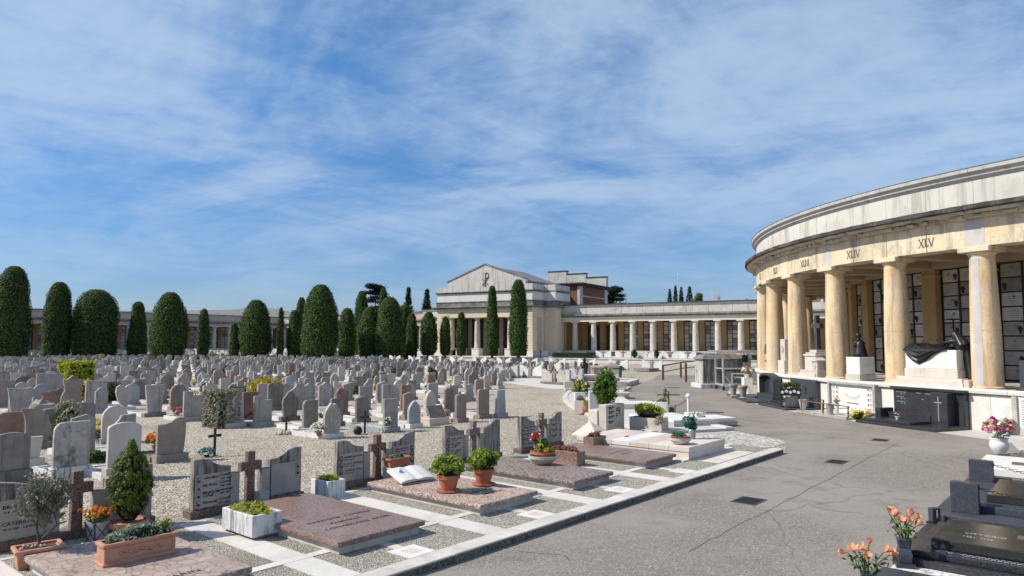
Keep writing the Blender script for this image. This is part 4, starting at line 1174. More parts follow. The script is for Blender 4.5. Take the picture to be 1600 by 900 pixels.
# loose trees outside the walls
def conifer_tree(px, Y, top, w, label, mat, kind, seed, base_px=None):
    x = (px - 800) / FPX * Y; sca = Y / FPX
    Ht = CAM_H + (533 - top) * sca; R0 = w * sca / 2
    t = thing({'spruce': 'spruce_tree', 'cedar': 'cedar_tree', 'broad': 'broadleaf_tree', 'pillar': 'pillar_cypress'}[kind], label, 'tree', (x, Y, 0), 0, 'trees beyond the cemetery walls')
    r = np.random.default_rng(seed)
    MB().lathe([(Ht * .018, 0), (Ht * .012, Ht * .5), (Ht * .003, Ht * .97)], 7).build('trunk', M['bark'], t)
    lim = MB(); PP, NN = [], []
    if kind == 'spruce':
        for k in range(34):
            q1 = .32 + .66 * k / 33
            z = q1 * Ht; L = R0 * (1.02 - q1) / .70 * r.uniform(.75, 1.2)
            for j in range(7):
                a = r.random() * 2 * PI; l = L * r.uniform(.7, 1.1)
                lim.tube([(0, 0, z), (l * math.cos(a), l * math.sin(a), z - l * .25)], .05, 3)
                s = r.random(26)[:, None] ** .7
                p = np.array([[l * math.cos(a), l * math.sin(a), -l * .25]]) * s + np.array([[0, 0, z]]) + r.normal(0, .16, (26, 3))
                PP.append(p); NN.append(np.tile([[math.cos(a) * .4, math.sin(a) * .4, .8]], (26, 1)))
        size = .24
    elif kind == 'cedar':
        for k in range(30):
            q1 = .50 + .49 * r.random(); z = q1 * Ht; L = R0 * r.uniform(.5, 1.05) * (1.15 - .62 * max(0, q1 - .6) / .4)
            a = r.random() * 2 * PI
            lim.tube([(0, 0, z - .1 * L), (L * .5 * math.cos(a), L * .5 * math.sin(a), z + .02 * L), (L * math.cos(a), L * math.sin(a), z)], .12, 4, r1=.04)
            for j in range(5):
                f = .35 + .65 * j / 4; c = np.array([L * f * math.cos(a), L * f * math.sin(a), z + .02 * L])
                p = r.normal(0, 1, (110, 3)) * np.array([.55, .55, .22]) * (.6 + .25 * R0 / 3) + c
                PP.append(p); NN.append(np.tile([[0, 0, 1.0]], (110, 1)))
        size = .22
    elif kind == 'pillar':
        n = 1500
        q1 = r.random(n); a = r.random(n) * 2 * PI
        rr = R0 * np.clip(1.1 - q1 ** 2.2, .04, 1) * (1 + r.normal(0, .13, n)) * (.6 + .4 * np.minimum(1, q1 * 6))
        PP.append(np.stack([rr * np.cos(a), rr * np.sin(a), q1 * Ht], 1)); NN.append(np.stack([np.cos(a), np.sin(a), .4 + 0 * a], 1)); size = .3
        lim.tube([(0, 0, 0), (0, 0, Ht * .9)], R0 * .55, 7, r1=.1)
    else:
        for k in range(15):
            d = r.normal(0, 1, 3); d /= np.linalg.norm(d)
            c = np.array([0, 0, Ht * .74]) + d * np.array([R0 * .62, R0 * .62, Ht * .19])
            lim.tube([(0, 0, Ht * .45), tuple(c)], .14, 4, r1=.04)
            p, nn = clumps(190, (R0 * .42, R0 * .42, Ht * .095), 6, .6, seed * 31 + k, tuple(c))
            PP.append(p); NN.append(nn)
        size = .26
    lim.build('limb', M['bark'], t)
    put('crown', leaf_mesh('crown', np.concatenate(PP), np.concatenate(NN), size, M[mat], .45, seed, .5), t)
conifer_tree(586, 160, 444, 46, 'dark cedar rising behind the clipped cypresses', 'cedar', 'cedar', 1)
conifer_tree(638, 165, 449, 34, 'ragged spruce nearer the cedar', 'spruce', 'spruce', 2)
conifer_tree(667, 160, 452, 33, 'fuller spruce close to the pavilion wall', 'spruce', 'spruce', 3)
conifer_tree(958, 172, 449, 44, 'spreading cedar behind the brick block', 'cedar', 'cedar', 4)
for px, top, w, k in ((1047, 452, 13, 'first'), (1056, 447, 14, 'second'), (1065, 449, 13, 'third'), (1078, 448, 20, 'stoutest')):
    conifer_tree(px, 190, top, w, {'first': 'dark pillar tree at the near end of the clump by the antenna pole', 'second': 'dark pillar tree directly under the antenna pole', 'third': 'short dark pillar tree after the antenna pole',
                                   'stoutest': 'stout pillar tree beside the light green broadleaf tree'}[k], 'cedar', 'pillar', px)
conifer_tree(1092, 185, 458, 30, 'light green broadleaf tree beside the dark pillar trees', 'green_leaf', 'broad', 9)
conifer_tree(1168, 190, 468, 24, 'low broadleaf tree just showing over the colonnade roof', 'green_leaf', 'broad', 10)
conifer_tree(970, 150, 470, 16, 'small dark tree against the brick block corner', 'cedar', 'broad', 12)
# low hedges and plants along the forecourt edge
def hedge_run(u0, u1, label, h=.75, v=-4.6, mat='dark_leaf', gap=None):
    x, y, _ = FW((u0 + u1) / 2, v)
    shrub('hedge', label, 'hedge', (x, y, FZ), ((u1 - u0) / 2, .4, h / 2), mat, int((u1 - u0) * 170), .09, boxy=True, rz=FR, seed=int(u0))
for k in range(11):
    xb = 5.4 + k * 3.3
    MB().box(xb - .95, -.235, .75, xb + .95, -.19, 1.40).build('plinth_panel', M['anthracite' if k % 3 else 'hs_dark'], CLN)
hedge_run(24.6, 31.2, 'low clipped hedge along the forecourt below the first colonnade bays')
hedge_run(46.6, 51.0, 'low clipped hedge along the forecourt under the middle colonnade bays')
hedge_run(52.6, 58.5, 'low clipped hedge along the forecourt behind the metal trolley')
for k, (u, hh) in enumerate(((37.2, 1.5), (40.4, 1.4))):
    x, y, _ = FW(u, -4.6)
    shrub('conical_shrub', ('taller cone shrub on the forecourt edge between white tombs', 'shorter cone shrub on the forecourt edge between white tombs')[k], 'shrub', (x, y, FZ), (.42, .42, hh / 2), 'dark_leaf', 420, .08, seed=40 + k)
# ------------------------------------------------------------------ headstones of the field
def arcpts(cx, cz, rx, rz, a0, a1, n):
    return [(cx + rx * math.cos(R_(a0 + (a1 - a0) * i / n)), cz + rz * math.sin(R_(a0 + (a1 - a0) * i / n))) for i in range(n + 1)]
def outline(shape, w, h):
    """front view of a headstone, counter-clockwise from the lower corner, centred on x = 0"""
    a = w / 2
    if shape == 'rect': return [(-a, 0), (a, 0), (a, h), (-a, h)]
    if shape == 'round': return [(-a, 0), (a, 0)] + arcpts(0, h - a, a, a, 0, 180, 12)
    if shape == 'seg': return [(-a, 0), (a, 0)] + arcpts(0, h - w * .18, a, w * .18, 0, 180, 10)
    if shape == 'cornered':
        r = w * .16
        return [(-a, 0), (a, 0)] + arcpts(a - r, h - r, r, r, 0, 90, 5) + arcpts(-a + r, h - r, r, r, 90, 180, 5)
    if shape == 'onecorner':
        r = w * .28
        return [(-a, 0), (a, 0), (a, h), ] + arcpts(-a + r, h - r, r, r, 90, 180, 6)
    if shape == 'gothic': return [(-a, 0), (a, 0)] + arcpts(-a * .55, h - w * .8, a * 1.55, w * .82, 0, 68, 6) + [(0, h)] + arcpts(a * .55, h - w * .8, a * 1.55, w * .82, 112, 180, 6)
    if shape == 'ogee': return [(-a * .82, 0), (a * .82, 0), (a * .95, h * .3), (a, h * .55), (a * .9, h * .72), (a * .55, h * .82), (a * .38, h * .93), (0, h), (-a * .38, h * .93), (-a * .55, h * .82), (-a * .9, h * .72), (-a, h * .55), (-a * .95, h * .3)]
    if shape == 'leaf': return [(-a * .75, 0), (a * .75, 0), (a * .95, h * .25), (a, h * .5), (a * .85, h * .72), (a * .5, h * .86), (a * .3, h * .97), (0, h * .93), (-a * .2, h), (-a * .55, h * .87), (-a * .9, h * .7), (-a, h * .5), (-a * .95, h * .25)]
    if shape == 'wave': return [(-a, 0), (a * .86, 0), (a * .98, h * .45), (a, h * .8), (a * .85, h * .96), (a * .55, h), (a * .25, h * .96), (-a * .1, h * .87), (-a * .5, h * .83), (-a, h * .82)]
    if shape == 'wave_low': return [(-a, 0), (a, 0), (a, h * .86), (a * .6, h * .88), (a * .2, h * .95), (-a * .2, h), (-a * .6, h * .96), (-a, h * .8)]
    if shape == 'step': return [(-a, 0), (a, 0), (a, h * .84), (-a * .1, h * .84), (-a * .1, h), (-a, h)]
    if shape == 'steps': return [(-a, 0), (a, 0), (a, h * .78), (a * .55, h * .78), (a * .55, h * .9), (a * .22, h * .9), (a * .22, h), (-a * .22, h), (-a * .22, h * .9), (-a * .55, h * .9), (-a * .55, h * .78), (-a, h * .78)]
    if shape == 'slant': return [(-a, 0), (a, 0), (a, h), (-a, h * .84)]
    if shape == 'slant2': return [(-a, 0), (a, 0), (a, h * .86), (a * .3, h), (-a, h * .9)]
    if shape == 'shoulder': return [(-a, 0), (a, 0), (a, h * .82), (a * .78, h * .84)] + arcpts(0, h * .84, a * .7, h * .16, 0, 180, 8) + [(-a * .78, h * .84), (-a, h * .82)]
    if shape == 'taper': return [(-a * .72, 0), (a * .72, 0), (a, h), (-a, h)]
    if shape == 'trap': return [(-a, 0), (a, 0), (a * .85, h), (-a * .85, h)]
    if shape == 'hourglass': return [(-a, 0), (a * .95, 0), (a * .9, h * .3), (a * .82, h * .6), (a, h * .98), (a * .4, h), (-a * .3, h * .94), (-a * .85, h), (-a * .72, h * .7), (-a * .62, h * .58), (-a * .85, h * .4), (-a, h * .2)]
    if shape == 'flare': return [(-a * .72, 0), (a * .72, 0), (a * .78, h * .55), (a * .92, h * .72), (a, h * .86), (a * .75, h), (a * .2, h * .95), (-a, h * .98), (-a * .8, h * .5)]
    if shape == 'sail': return [(-a * .8, 0), (a * .8, 0), (a, h * .3), (a * .98, h * .55), (a * .8, h * .78), (a * .4, h * .93), (-a * .2, h * .99), (-a, h), (-a * .78, h * .82), (-a * .66, h * .6), (-a * .64, h * .35), (-a * .72, h * .15)]
    if shape == 'heart': return [(-a * .2, 0), (a * .25, 0), (a * .7, h * .35), (a, h * .7), (a * .9, h * .92), (a * .5, h), (a * .15, h * .93), (0, h * .86), (-a * .15, h * .95), (-a * .5, h), (-a * .9, h * .9), (-a, h * .65), (-a * .75, h * .3)]
    if shape == 'scoop': return [(-a, 0), (a, 0), (a, h), (-a * .1, h * .97), (-a * .22, h * .86), (-a * .5, h * .76), (-a, h * .68)]
    if shape == 'peak': return [(-a, 0), (a, 0), (a, h * .84), (a * .45, h * .88), (0, h), (-a * .45, h * .88), (-a, h * .84)]
    if shape == 'cross': return [(-a * .3, 0), (a * .3, 0), (a * .26, h * .6), (a, h * .6), (a, h * .78), (a * .26, h * .78), (a * .26, h), (-a * .26, h), (-a * .26, h * .78), (-a, h * .78), (-a, h * .6), (-a * .26, h * .6)]
    if shape == 'knob': return [(-a, 0), (a, 0), (a * .9, h * .86), (a * .6, h * .88), (a * .5, h * .97), (a * .3, h), (a * .08, h * .97), (a * .02, h * .88), (-a * .5, h * .84), (-a * .9, h * .8)]
    return [(-a, 0), (a, 0), (a, h), (-a, h)]
WORDS = {'rect': 'square-topped', 'round': 'round-topped', 'seg': 'gently arched', 'cornered': 'round-cornered', 'onecorner': 'one-round-corner', 'gothic': 'pointed-arch', 'ogee': 'scalloped ogee', 'leaf': 'leaf-shaped',
         'wave': 'wave-topped', 'wave_low': 'swell-topped', 'step': 'notched', 'steps': 'stepped', 'slant': 'slant-topped', 'slant2': 'crooked-topped', 'shoulder': 'shouldered', 'taper': 'top-heavy', 'trap': 'tapering',
         'hourglass': 'waisted', 'flare': 'flaring', 'sail': 'sail-shaped', 'heart': 'heart-shaped', 'scoop': 'scooped', 'peak': 'peaked', 'cross': 'cross-shaped', 'knob': 'knobbed'}
TONES = {'hs_grey': 'grey', 'hs_dark': 'dark grey', 'hs_light': 'pale', 'hs_brown': 'brown', 'hs_red': 'red', 'hs_blue': 'blue grey', 'hs_cream': 'cream', 'white': 'white'}
CACHE = {}
def cached(key, make):
    if key not in CACHE: CACHE[key] = make()
    return CACHE[key]
def stele_mesh(shape, w, h, th, mat, bev):
    w, h = round(w, 2), round(h, 2)
    return cached(('stele', shape, w, h, th, mat, bev), lambda: MB().prism(outline(shape, w, h), -th / 2, th / 2).mesh('stele', M[mat], bev))
def block_mesh(name, w, d, h, mat, bev=0.0):
    w, d, h = round(w, 2), round(d, 2), round(h, 2)
    return cached((name, w, d, h, mat, bev), lambda: MB().box(-w / 2, 0, 0, w / 2, d, h).mesh(name, M[mat], bev))
def bed_mesh(w, d, h, mat):
    w, d, h = round(w, 1), round(d, 1), round(h, 2)
    return cached(('bed', w, d, h, mat), lambda: MB().tray(-w / 2, 0, w / 2, d, 0, h, .09, .05).mesh('grave_kerb', M[mat]))
def soil_mesh(w, d, mat):
    w, d = round(w, 1), round(d, 1)
    return cached(('soil', w, d, mat), lambda: MB().box(-w / 2 + .092, .092, -.02, w / 2 - .092, d - .092, .02).mesh('grave_filling', M[mat]))
GRAVES = []
def grave(label, x, y, w, h, shape, mat, rz=ROT, bed='white', bed_len=1.45, th=.12, plinth_h=.16, plinth_mat=None, full=True, bev=0.0, filling='gravel_white', group='headstones of the gravel field', tilt=0.0):
    """a headstone seen from behind with its kerbed grave beyond it; local -y faces the camera side"""
    if not full:
        m = MB()
        pw = w * 1.16
        mt = [M[mat], M[bed]]
        me = cached(('one', shape, round(w, 1), round(h, 1), mat, bed), lambda: MB().prism([(px_, pz + plinth_h) for px_, pz in outline(shape, round(w, 1), round(h, 1) - plinth_h)], -.06, .06, 0)
                    .box(-round(w, 1) * .58, -.14, 0, round(w, 1) * .58, .16, plinth_h, 0).box(-round(w, 1) * .6, .165, 0, round(w, 1) * .6, 1.5, .13, 1).mesh('headstone', mt))
        o = put('headstone', me, None, (x, y, 0), rz)
        return tag(o, label, 'headstone', group)
    t = thing('headstone', label, 'headstone', (x, y, 0), rz, group)
    s = put('stele', stele_mesh(shape, w, h - plinth_h, th, mat, bev), t, (0, 0, plinth_h), rot=(tilt, 0, 0))
    put('stele_base', block_mesh('stele_base', w * 1.14, .3, plinth_h, plinth_mat or mat, bev), t, (0, -.15, 0))
    if bed:
        put('grave_kerb', bed_mesh(max(.7, w * 1.2), bed_len, .14, bed), t, (0, .152, 0))
        put('grave_filling', soil_mesh(max(.7, w * 1.2), bed_len, filling), t, (0, .152, .09))
    return t
M['hs_stained'] = stone('rain stained stone', (.36, .34, .315), (.44, .415, .39), 2.2, streak=((.05, .048, .045), .6, 8), blotch=((.07, .067, .064), .85, 2.2), bump=.35)
TONES['hs_stained'] = 'rain-stained'
HAND = []
def hand(px, py, wpx, hpx, shape, mat, label, **kw):
    """a headstone sighted in the photograph: foot of its front, width and height in picture points"""
    x, y = G(px, py)
    s = y / FPX * 1.012
    HAND.append((x, y))
    y2 = .15
    return grave(label, x + BX[0] * y2, y + BX[1] * y2, wpx * s * 1.06, hpx * s, shape, mat, bev=.008 if y < 32 else 0, **kw)
# nearest rows, seen from behind
hand(18, 758, 46, 78, 'seg', 'hs_dark', 'big dark grey gently arched headstone behind the name panel at the frame edge', plinth_h=.3)
hand(51, 731, 27, 46, 'taper', 'hs_cream', 'small cream top-heavy headstone beside the big dark arched one', plinth_h=.22)
hand(56, 702, 38, 62, 'sail', 'hs_brown', 'brown sail-shaped headstone curling to a point behind the small cream one', bed='white')
hand(113, 745, 46, 82, 'onecorner', 'hs_stained', 'tall pale headstone with a black rain stain and long stained kerb', bed='white_dirty', bed_len=1.0, plinth_h=.22, plinth_mat='white_dirty')
hand(131, 716, 32, 66, 'slant2', 'hs_grey', 'plain grey headstone half hidden by the tall rain-stained one')
hand(196, 750, 45, 86, 'seg', 'hs_light', 'pale gently arched headstone right behind the potted golden conifer', plinth_h=.3, bed='white')
hand(192, 716, 36, 66, 'scoop', 'hs_grey', 'grey scooped headstone peeping over the pale arched one', bed='white')
hand(181, 692, 35, 56, 'round', 'hs_light', 'pale round-topped headstone behind the grey scooped one', bed='white')
hand(270, 722, 40, 67, 'wave', 'hs_brown', 'brown wave-topped headstone on a long brown granite kerb beside orange flowers', bed='hs_brown', bed_len=1.2, plinth_mat='hs_brown', plinth_h=.2, filling='porphyry')
hand(33, 654, 34, 47, 'flare', 'hs_grey', 'grey flaring headstone with a small ledge in front of the sail-shaped one')
hand(76, 626, 31, 41, 'rect', 'hs_grey', 'plain square-topped grey headstone with white kerb in front of the dark arched one', bed='white')
hand(37, 614, 22, 26, 'round', 'hs_dark', 'dark streaked round-topped headstone near the square yellow-green hedge', bed='white')
hand(113, 636, 28, 42, 'hourglass', 'hs_brown', 'brown waisted headstone in front of the square yellow-green hedge', bed='hs_brown', filling='soil')
hand(151, 638, 28, 42, 'rect', 'hs_grey', 'grey rough-backed headstone beside the yellow flowering bush', plinth_mat='hs_dark')
hand(196, 640, 25, 38, 'heart', 'hs_light', 'heart-shaped marble headstone on a broad white base', bed='white', plinth_mat='white', plinth_h=.12)
hand(243, 651, 27, 48, 'taper', 'hs_grey', 'grey top-heavy headstone on a dark foot beside the heart-shaped one', plinth_mat='hs_dark')
hand(304, 658, 29, 45, 'step', 'hs_grey', 'notched grey headstone with pink flowers at its side', bed='white', plinth_mat='hs_light')
hand(369, 668, 28, 53, 'knob', 'hs_light', 'whitish knobbed headstone beside the grey green box shrub', bed='hs_cream', plinth_mat='hs_cream')
hand(393, 660, 23, 46, 'rect', 'hs_red', 'dark red polished headstone behind the whitish knobbed one', plinth_mat='hs_dark', bed='hs_blue')
hand(413, 666, 28, 46, 'step', 'hs_grey', 'notched grey headstone with a white relief beside the dark red one', bed='hs_grey')
hand(456, 657, 25, 45, 'ogee', 'hs_dark', 'dark scalloped headstone on a stained block near the black cross in stones', plinth_mat='hs_dark', bed='white')
hand(488, 673, 24, 46, 'onecorner', 'hs_dark', 'dark streaked one-round-corner headstone next to the white cross grave', bed='white')
hand(523, 685, 29, 54, 'leaf', 'hs_grey', 'grey leaf-shaped headstone on a bright white base with flowers', bed='white', plinth_mat='white', bed_len=1.7)
hand(569, 660, 22, 40, 'slant2', 'hs_dark', 'dark crooked-topped headstone with a small figure at its top')
hand(614, 675, 25, 50, 'rect', 'hs_grey', 'plain grey square-topped headstone on a blue grey kerb', bed='hs_blue', bed_len=1.9, plinth_mat='hs_blue')
hand(651, 669, 22, 42, 'gothic', 'hs_blue', 'bluish white pointed-arch headstone on a long white base', bed='white', plinth_mat='white')
hand(724, 660, 20, 43, 'seg', 'hs_brown', 'brown gently arched headstone beside the tilted plaque', bed='hs_brown')
hand(759, 654, 23, 44, 'cornered', 'hs_brown', 'tall brown round-cornered headstone second from the gravel edge', bed='pink_pale', plinth_mat='hs_brown')
hand(786, 652, 20, 41, 'trap', 'hs_blue', 'blue grey tapering headstone last before the open gravel', bed='hs_blue', plinth_mat='hs_blue')
hand(676, 651, 19, 40, 'gothic', 'hs_light', 'pale pointed-arch headstone behind the tilted plaque', bed='white')
hand(642, 655, 20, 41, 'slant2', 'hs_brown', 'pinkish brown crooked-topped headstone behind the bluish pointed one')
hand(609, 650, 20, 48, 'rect', 'hs_grey', 'tall grey headstone right behind the plain one on blue grey kerb', bed='white')
hand(637, 643, 20, 40, 'trap', 'hs_red', 'reddish tapering headstone leaning back behind the pinkish brown one')
hand(573, 645, 20, 40, 'rect', 'hs_grey', 'grey square-topped headstone behind the dark crooked one', bed='white')
hand(537, 650, 20, 43, 'wave_low', 'hs_red', 'red swell-topped headstone behind the grey leaf-shaped one')
hand(529, 666, 21, 42, 'cornered', 'hs_dark', 'dark round-cornered headstone just behind the leaf-shaped one')
hand(510, 634, 22, 36, 'peak', 'hs_grey', 'grey peaked headstone with flowers beyond the dark streaked one', bed='white')
hand(705, 648, 17, 40, 'seg', 'hs_dark', 'fluted dark headstone between the pointed-arch and the brown arched ones', bed='white')
hand(432, 641, 24, 42, 'seg', 'hs_dark', 'dark gently arched headstone in front of the golden privet')
hand(466, 640, 22, 40, 'scoop', 'hs_grey', 'grey scooped headstone behind the dark scalloped one')
hand(280, 640, 22, 38, 'round', 'hs_brown', 'brown round-topped headstone behind the notched grey one', bed='white')
hand(330, 634, 21, 38, 'steps', 'hs_light', 'pale stepped headstone behind the grey green box shrub')
hand(262, 622, 20, 36, 'round', 'hs_dark', 'dark round-topped headstone behind yellow flowers')
hand(6, 640, 26, 44, 'rect', 'hs_brown', 'red brown headstone cut by the frame edge above the flaring one')
hand(20, 700, 34, 54, 'cornered', 'hs_red', 'reddish block headstone with a stone scroll at the frame edge')
hand(82, 690, 30, 50, 'seg', 'hs_blue', 'blue grey arched headstone behind the sail-shaped one')
hand(133, 672, 28, 42, 'seg', 'hs_dark', 'dark gently arched headstone behind the grey olive-leaved shrub')

# tilted plaque on a pink block
x, y = G(687, 664)
t = thing('tilted_plaque', 'brown plaque leaning on a low pink block like an open lectern', 'grave marker', (x, y, 0), ROT)
MB().box(-.5, 0, 0, .5, .8, .26).build('block', M['pink_marble'], t, bev=.01)
MB().box(-.36, -.04, 0, .36, .04, .5).build('plaque', M['hs_brown'], t, (0, .1, .262), rot=(R_(-32), 0, R_(-8)), bev=.008)

# the regular rows behind
SH = ['round'] * 7 + ['seg'] * 6 + ['rect'] * 6 + ['cornered'] * 4 + ['gothic'] * 3 + ['ogee', 'leaf', 'wave', 'wave', 'wave_low', 'wave_low', 'step', 'step', 'steps', 'slant', 'slant', 'slant2', 'shoulder', 'shoulder', 'taper', 'trap', 'trap', 'hourglass', 'flare', 'sail', 'scoop', 'scoop', 'peak', 'peak', 'cross', 'knob', 'onecorner', 'onecorner']
MT = ['hs_grey'] * 14 + ['hs_dark'] * 6 + ['hs_light'] * 7 + ['hs_brown'] * 4 + ['hs_red'] * 1 + ['hs_blue'] * 3 + ['hs_cream'] * 1
grid = []
qr = random.Random(4)
for k in range(50):
    b = 20.6 + k * 2.62
    for j in range(52):
        a = 2.2 + j * 1.22 + qr.uniform(-.14, .14)
        if a > 62.0: continue
        x, y, _ = W(a, b + qr.uniform(-.18, .18))
        if y < 8 or not in_view(x, y, 30): continue
        if math.hypot(x - CX, y - CY) < 41.0 + max(0, (y - 46) * .12): continue
        if k % 9 == 7 and k < 40 and (j % 26) < 25 and k > 60: continue
        if j in (24, 25): continue                       # cross path
        px, py = 800 + FPX * x / y, 533 + CAM_H * FPX / y
        if px > 800 and y < 60: continue
        if py > 645: continue                             # the two nearest rows were sighted one by one
        if any(math.hypot(x - hx, y - hy) < 1.15 for hx, hy in HAND): continue
        if qr.random() < .2: continue
        w, h = qr.choice((.5, .55, .6, .62, .68, .75)), qr.choice((.85, .9, .95, 1.0, 1.05, 1.1))
        sh = qr.choice(SH)
        if sh == 'cross': w, h = .55, 1.05
        grid.append((math.hypot(x, y), k, j, x, y, w, h, sh, qr.choice(MT)))
rows = {}
for gitem in grid: rows.setdefault(gitem[1], []).append(gitem)
number = {}
for n_row, k in enumerate(sorted(rows)):
    for n_in, it in enumerate(sorted(rows[k], key=lambda z: -z[2])):
        number[(k, it[2])] = (n_row + 1, n_in + 1)
grid.sort()
N_SINGLE = 300 - len(HAND)
singles, rest = grid[:N_SINGLE], grid[N_SINGLE:]
BEDS = ['white', 'white', 'hs_light', 'hs_grey', 'pink_pale', 'white_dirty']
FLOWER_SPOTS = []
for i, (d, k, j, x, y, w, h, sh, mt) in enumerate(singles):
    nr, nc = number[(k, j)]
    lab = f'{TONES[mt]} {WORDS[sh]} headstone, {nth(nc)} from the gravel road end of field row {nth(nr)}'
    rz = ROT + qr.uniform(-.03, .03)
    grave(lab, x, y, w, h, sh, mt, rz, bed=qr.choice(BEDS), full=i < 150, tilt=qr.uniform(-.02, .02), filling=qr.choice(('gravel_white', 'soil', 'white', 'hs_grey')), th=.12, plinth_h=.16)
    if qr.random() < .42: FLOWER_SPOTS.append((x, y, nr, nc))
mm = MB()
mats = ['hs_grey', 'hs_dark', 'hs_light', 'hs_brown', 'hs_red', 'hs_blue', 'hs_cream', 'white']
for (d, k, j, x, y, w, h, sh, mt) in rest:
    Mx = Matrix.Translation((x, y, 0)) @ Matrix.Rotation(ROT + qr.uniform(-.04, .04), 4, 'Z')
    mi = mats.index(mt)
    mm.prism(outline(sh, w, h), -.06, .06, mi, Mx)
    mm.box(-w * .6, .07, 0, w * .6, 1.5, .14, 7 if qr.random() < .6 else 2, Mx)
# burial ground beyond the cypress avenue, towards the dim colonnade
for k in range(900):
    x, y = qr.uniform(-100, -30), qr.uniform(118, 165)
    a_, b_ = to_ab(x, y)
    if not in_view(x, y, 10) or b_ > 150: continue
    Mx = Matrix.Translation((x, y, 0)) @ Matrix.Rotation(ROT + qr.choice((0, PI / 2)), 4, 'Z')
    mm.prism(outline(qr.choice(('cross', 'round', 'rect', 'cross', 'gothic')), .7, qr.uniform(1.0, 1.6)), -.06, .06, qr.choice((2, 7, 7, 0)), Mx)
tag(mm.build('far_headstones', [M[x] for x in mats], recalc=False), kind='stuff')

# ------------------------------------------------------------------ pots and flowers
def pot_profile(r, h, rim=.02):
    return [(r * .70, 0), (r * .95, h * .82), (r + rim, h * .82), (r + rim, h), (r - .012, h), (r - .02, h * .9), (0.0, h * .88)]
def flower_heads(t, name, mat, pts, size, seed, n=9):
    """each head a little rosette of petals"""
    r = np.random.default_rng(seed)
    P, Nn = [], []
    for p in pts:
        d = r.normal(0, 1, (n, 3)); d[:, 2] = np.abs(d[:, 2]); d /= np.linalg.norm(d, axis=1)[:, None]
        P.append(np.array(p) + d * size * .5); Nn.append(d)
    put(name, leaf_mesh(name, np.concatenate(P), np.concatenate(Nn), size * .55, M[mat], .7, seed, .35), t)
def bouquet(label, loc, kinds, r=.14, h=.16, pot='terracotta', heads=9, size=.05, seed=0, leafmat='green_leaf', group=None, leaves=110, name='flower_pot', cat='flowers', pr=.09, ph=.13, detail=True):
    """potted or vased flowers: pot, leaves, one mesh of heads per colour"""
    t = thing(name, label, cat, loc, 0, group)
    MB().lathe(pot_profile(pr, ph), 12).build('pot', M[pot], t, smooth=False)
    P, Nn = clumps(leaves, (r, r, h * .55), 7, .55, seed, (0, 0, ph + h * .42))
    put('leaves', leaf_mesh('leaves', P, Nn, .045, M[leafmat], .4, seed), t)
    rr = random.Random(seed)
    for kx, k in enumerate(kinds):
        pts = []
        for _ in range(max(2, heads // len(kinds))):
            a, e = rr.uniform(0, 2 * PI), rr.uniform(.15, 1)
            q = math.sqrt(1 - e * e)
            pts.append((r * 1.02 * q * math.cos(a), r * 1.02 * q * math.sin(a), ph + h * .3 + h * .75 * e))
        flower_heads(t, 'flower_head', k, pts, size, seed + kx)
    return t
def at(px, py, z=0.0):
    return G(px, py, z) + (z,)
FK = ['f_pink', 'f_yellow', 'f_white', 'f_red', 'f_orange', 'f_magenta', 'f_cream', 'f_violet']
FN = {'f_pink': 'pink', 'f_yellow': 'yellow', 'f_white': 'white', 'f_red': 'red', 'f_orange': 'orange', 'f_magenta': 'magenta', 'f_cream': 'cream', 'f_violet': 'violet'}
for i, (x, y, nr, nc) in enumerate(FLOWER_SPOTS[:105]):
    k = qr.choice(FK)
    dx, dy = AX[0] * .25 + BX[0] * .5, AX[1] * .25 + BX[1] * .5
    sgn = qr.choice((-1, 1))
    bouquet(f'pot of {FN[k]} flowers on the grave of the {nth(nc)} headstone in field row {nth(nr)}', (x + sgn * AX[0] * .25 + BX[0] * .55, y + sgn * AX[1] * .25 + BX[1] * .55, .12), (k,),
            r=.17, h=.24, pot=qr.choice(('terracotta', 'white', 'terracotta_red', 'hs_dark')), heads=10, size=.075, seed=100 + i, leaves=50, group='flower pots on the field graves')
bouquet('mound of orange chrysanthemums beside the brown wave-topped headstone', at(243, 703, .2), ('f_orange',), .24, .3, 'hs_dark', 40, .07, 1, leaves=160)
bouquet('yellow and cream roses on the grave by the pale round-topped headstone', at(152, 692), ('f_yellow', 'f_cream'), .26, .34, 'hs_grey', 20, .08, 2, leaves=200)
bouquet('yellow orange daisies behind the yellow cream roses', at(156, 676), ('f_orange', 'f_yellow'), .24, .3, 'terracotta', 20, .07, 3, leaves=140)
bouquet('pink flowers in a white pot beside the notched grey headstone', at(279, 654), ('f_pink', 'f_red'), .22, .3, 'white', 24, .07, 4, leaves=140)
bouquet('yellow lilies in a pot behind the grey top-heavy headstone', at(261, 629), ('f_yellow', 'f_cream'), .26, .45, 'terracotta', 22, .09, 5, leaves=200)
bouquet('cream roses with an orange pot on the bright white grave base', at(498, 681, .1), ('f_cream', 'f_white'), .24, .26, 'terracotta_red', 26, .075, 6, leaves=120)
bouquet('white hydrangeas beside the dark streaked headstone', at(503, 659), ('f_white',), .24, .3, 'hs_dark', 24, .08, 7, leaves=120)
bouquet('red begonias before the dark red polished headstone', at(394, 660), ('f_red', 'f_orange'), .26, .2, 'hs_dark', 20, .06, 8, leafmat='red_leaf', leaves=120)
bouquet('blue artificial flowers at the foot of the tallest black iron cross', at(323, 714), ('f_blue',), .2, .16, 'iron', 26, .07, 9, leaves=40, pr=.06, ph=.05)
bouquet('violet flowers beside the white cup at the tilted plaque', at(699, 655), ('f_violet', 'f_pink'), .2, .22, 'hs_dark', 20, .06, 10, leaves=60)
bouquet('small white flowers in a vase before the plain grey headstone', at(606, 672, .1), ('f_white',), .1, .3, 'hs_grey', 8, .05, 11, leaves=60)
c = thing('white_cup', 'white cylindrical candle cup beside the brown arched headstone', 'candle holder', at(709, 657), 0)
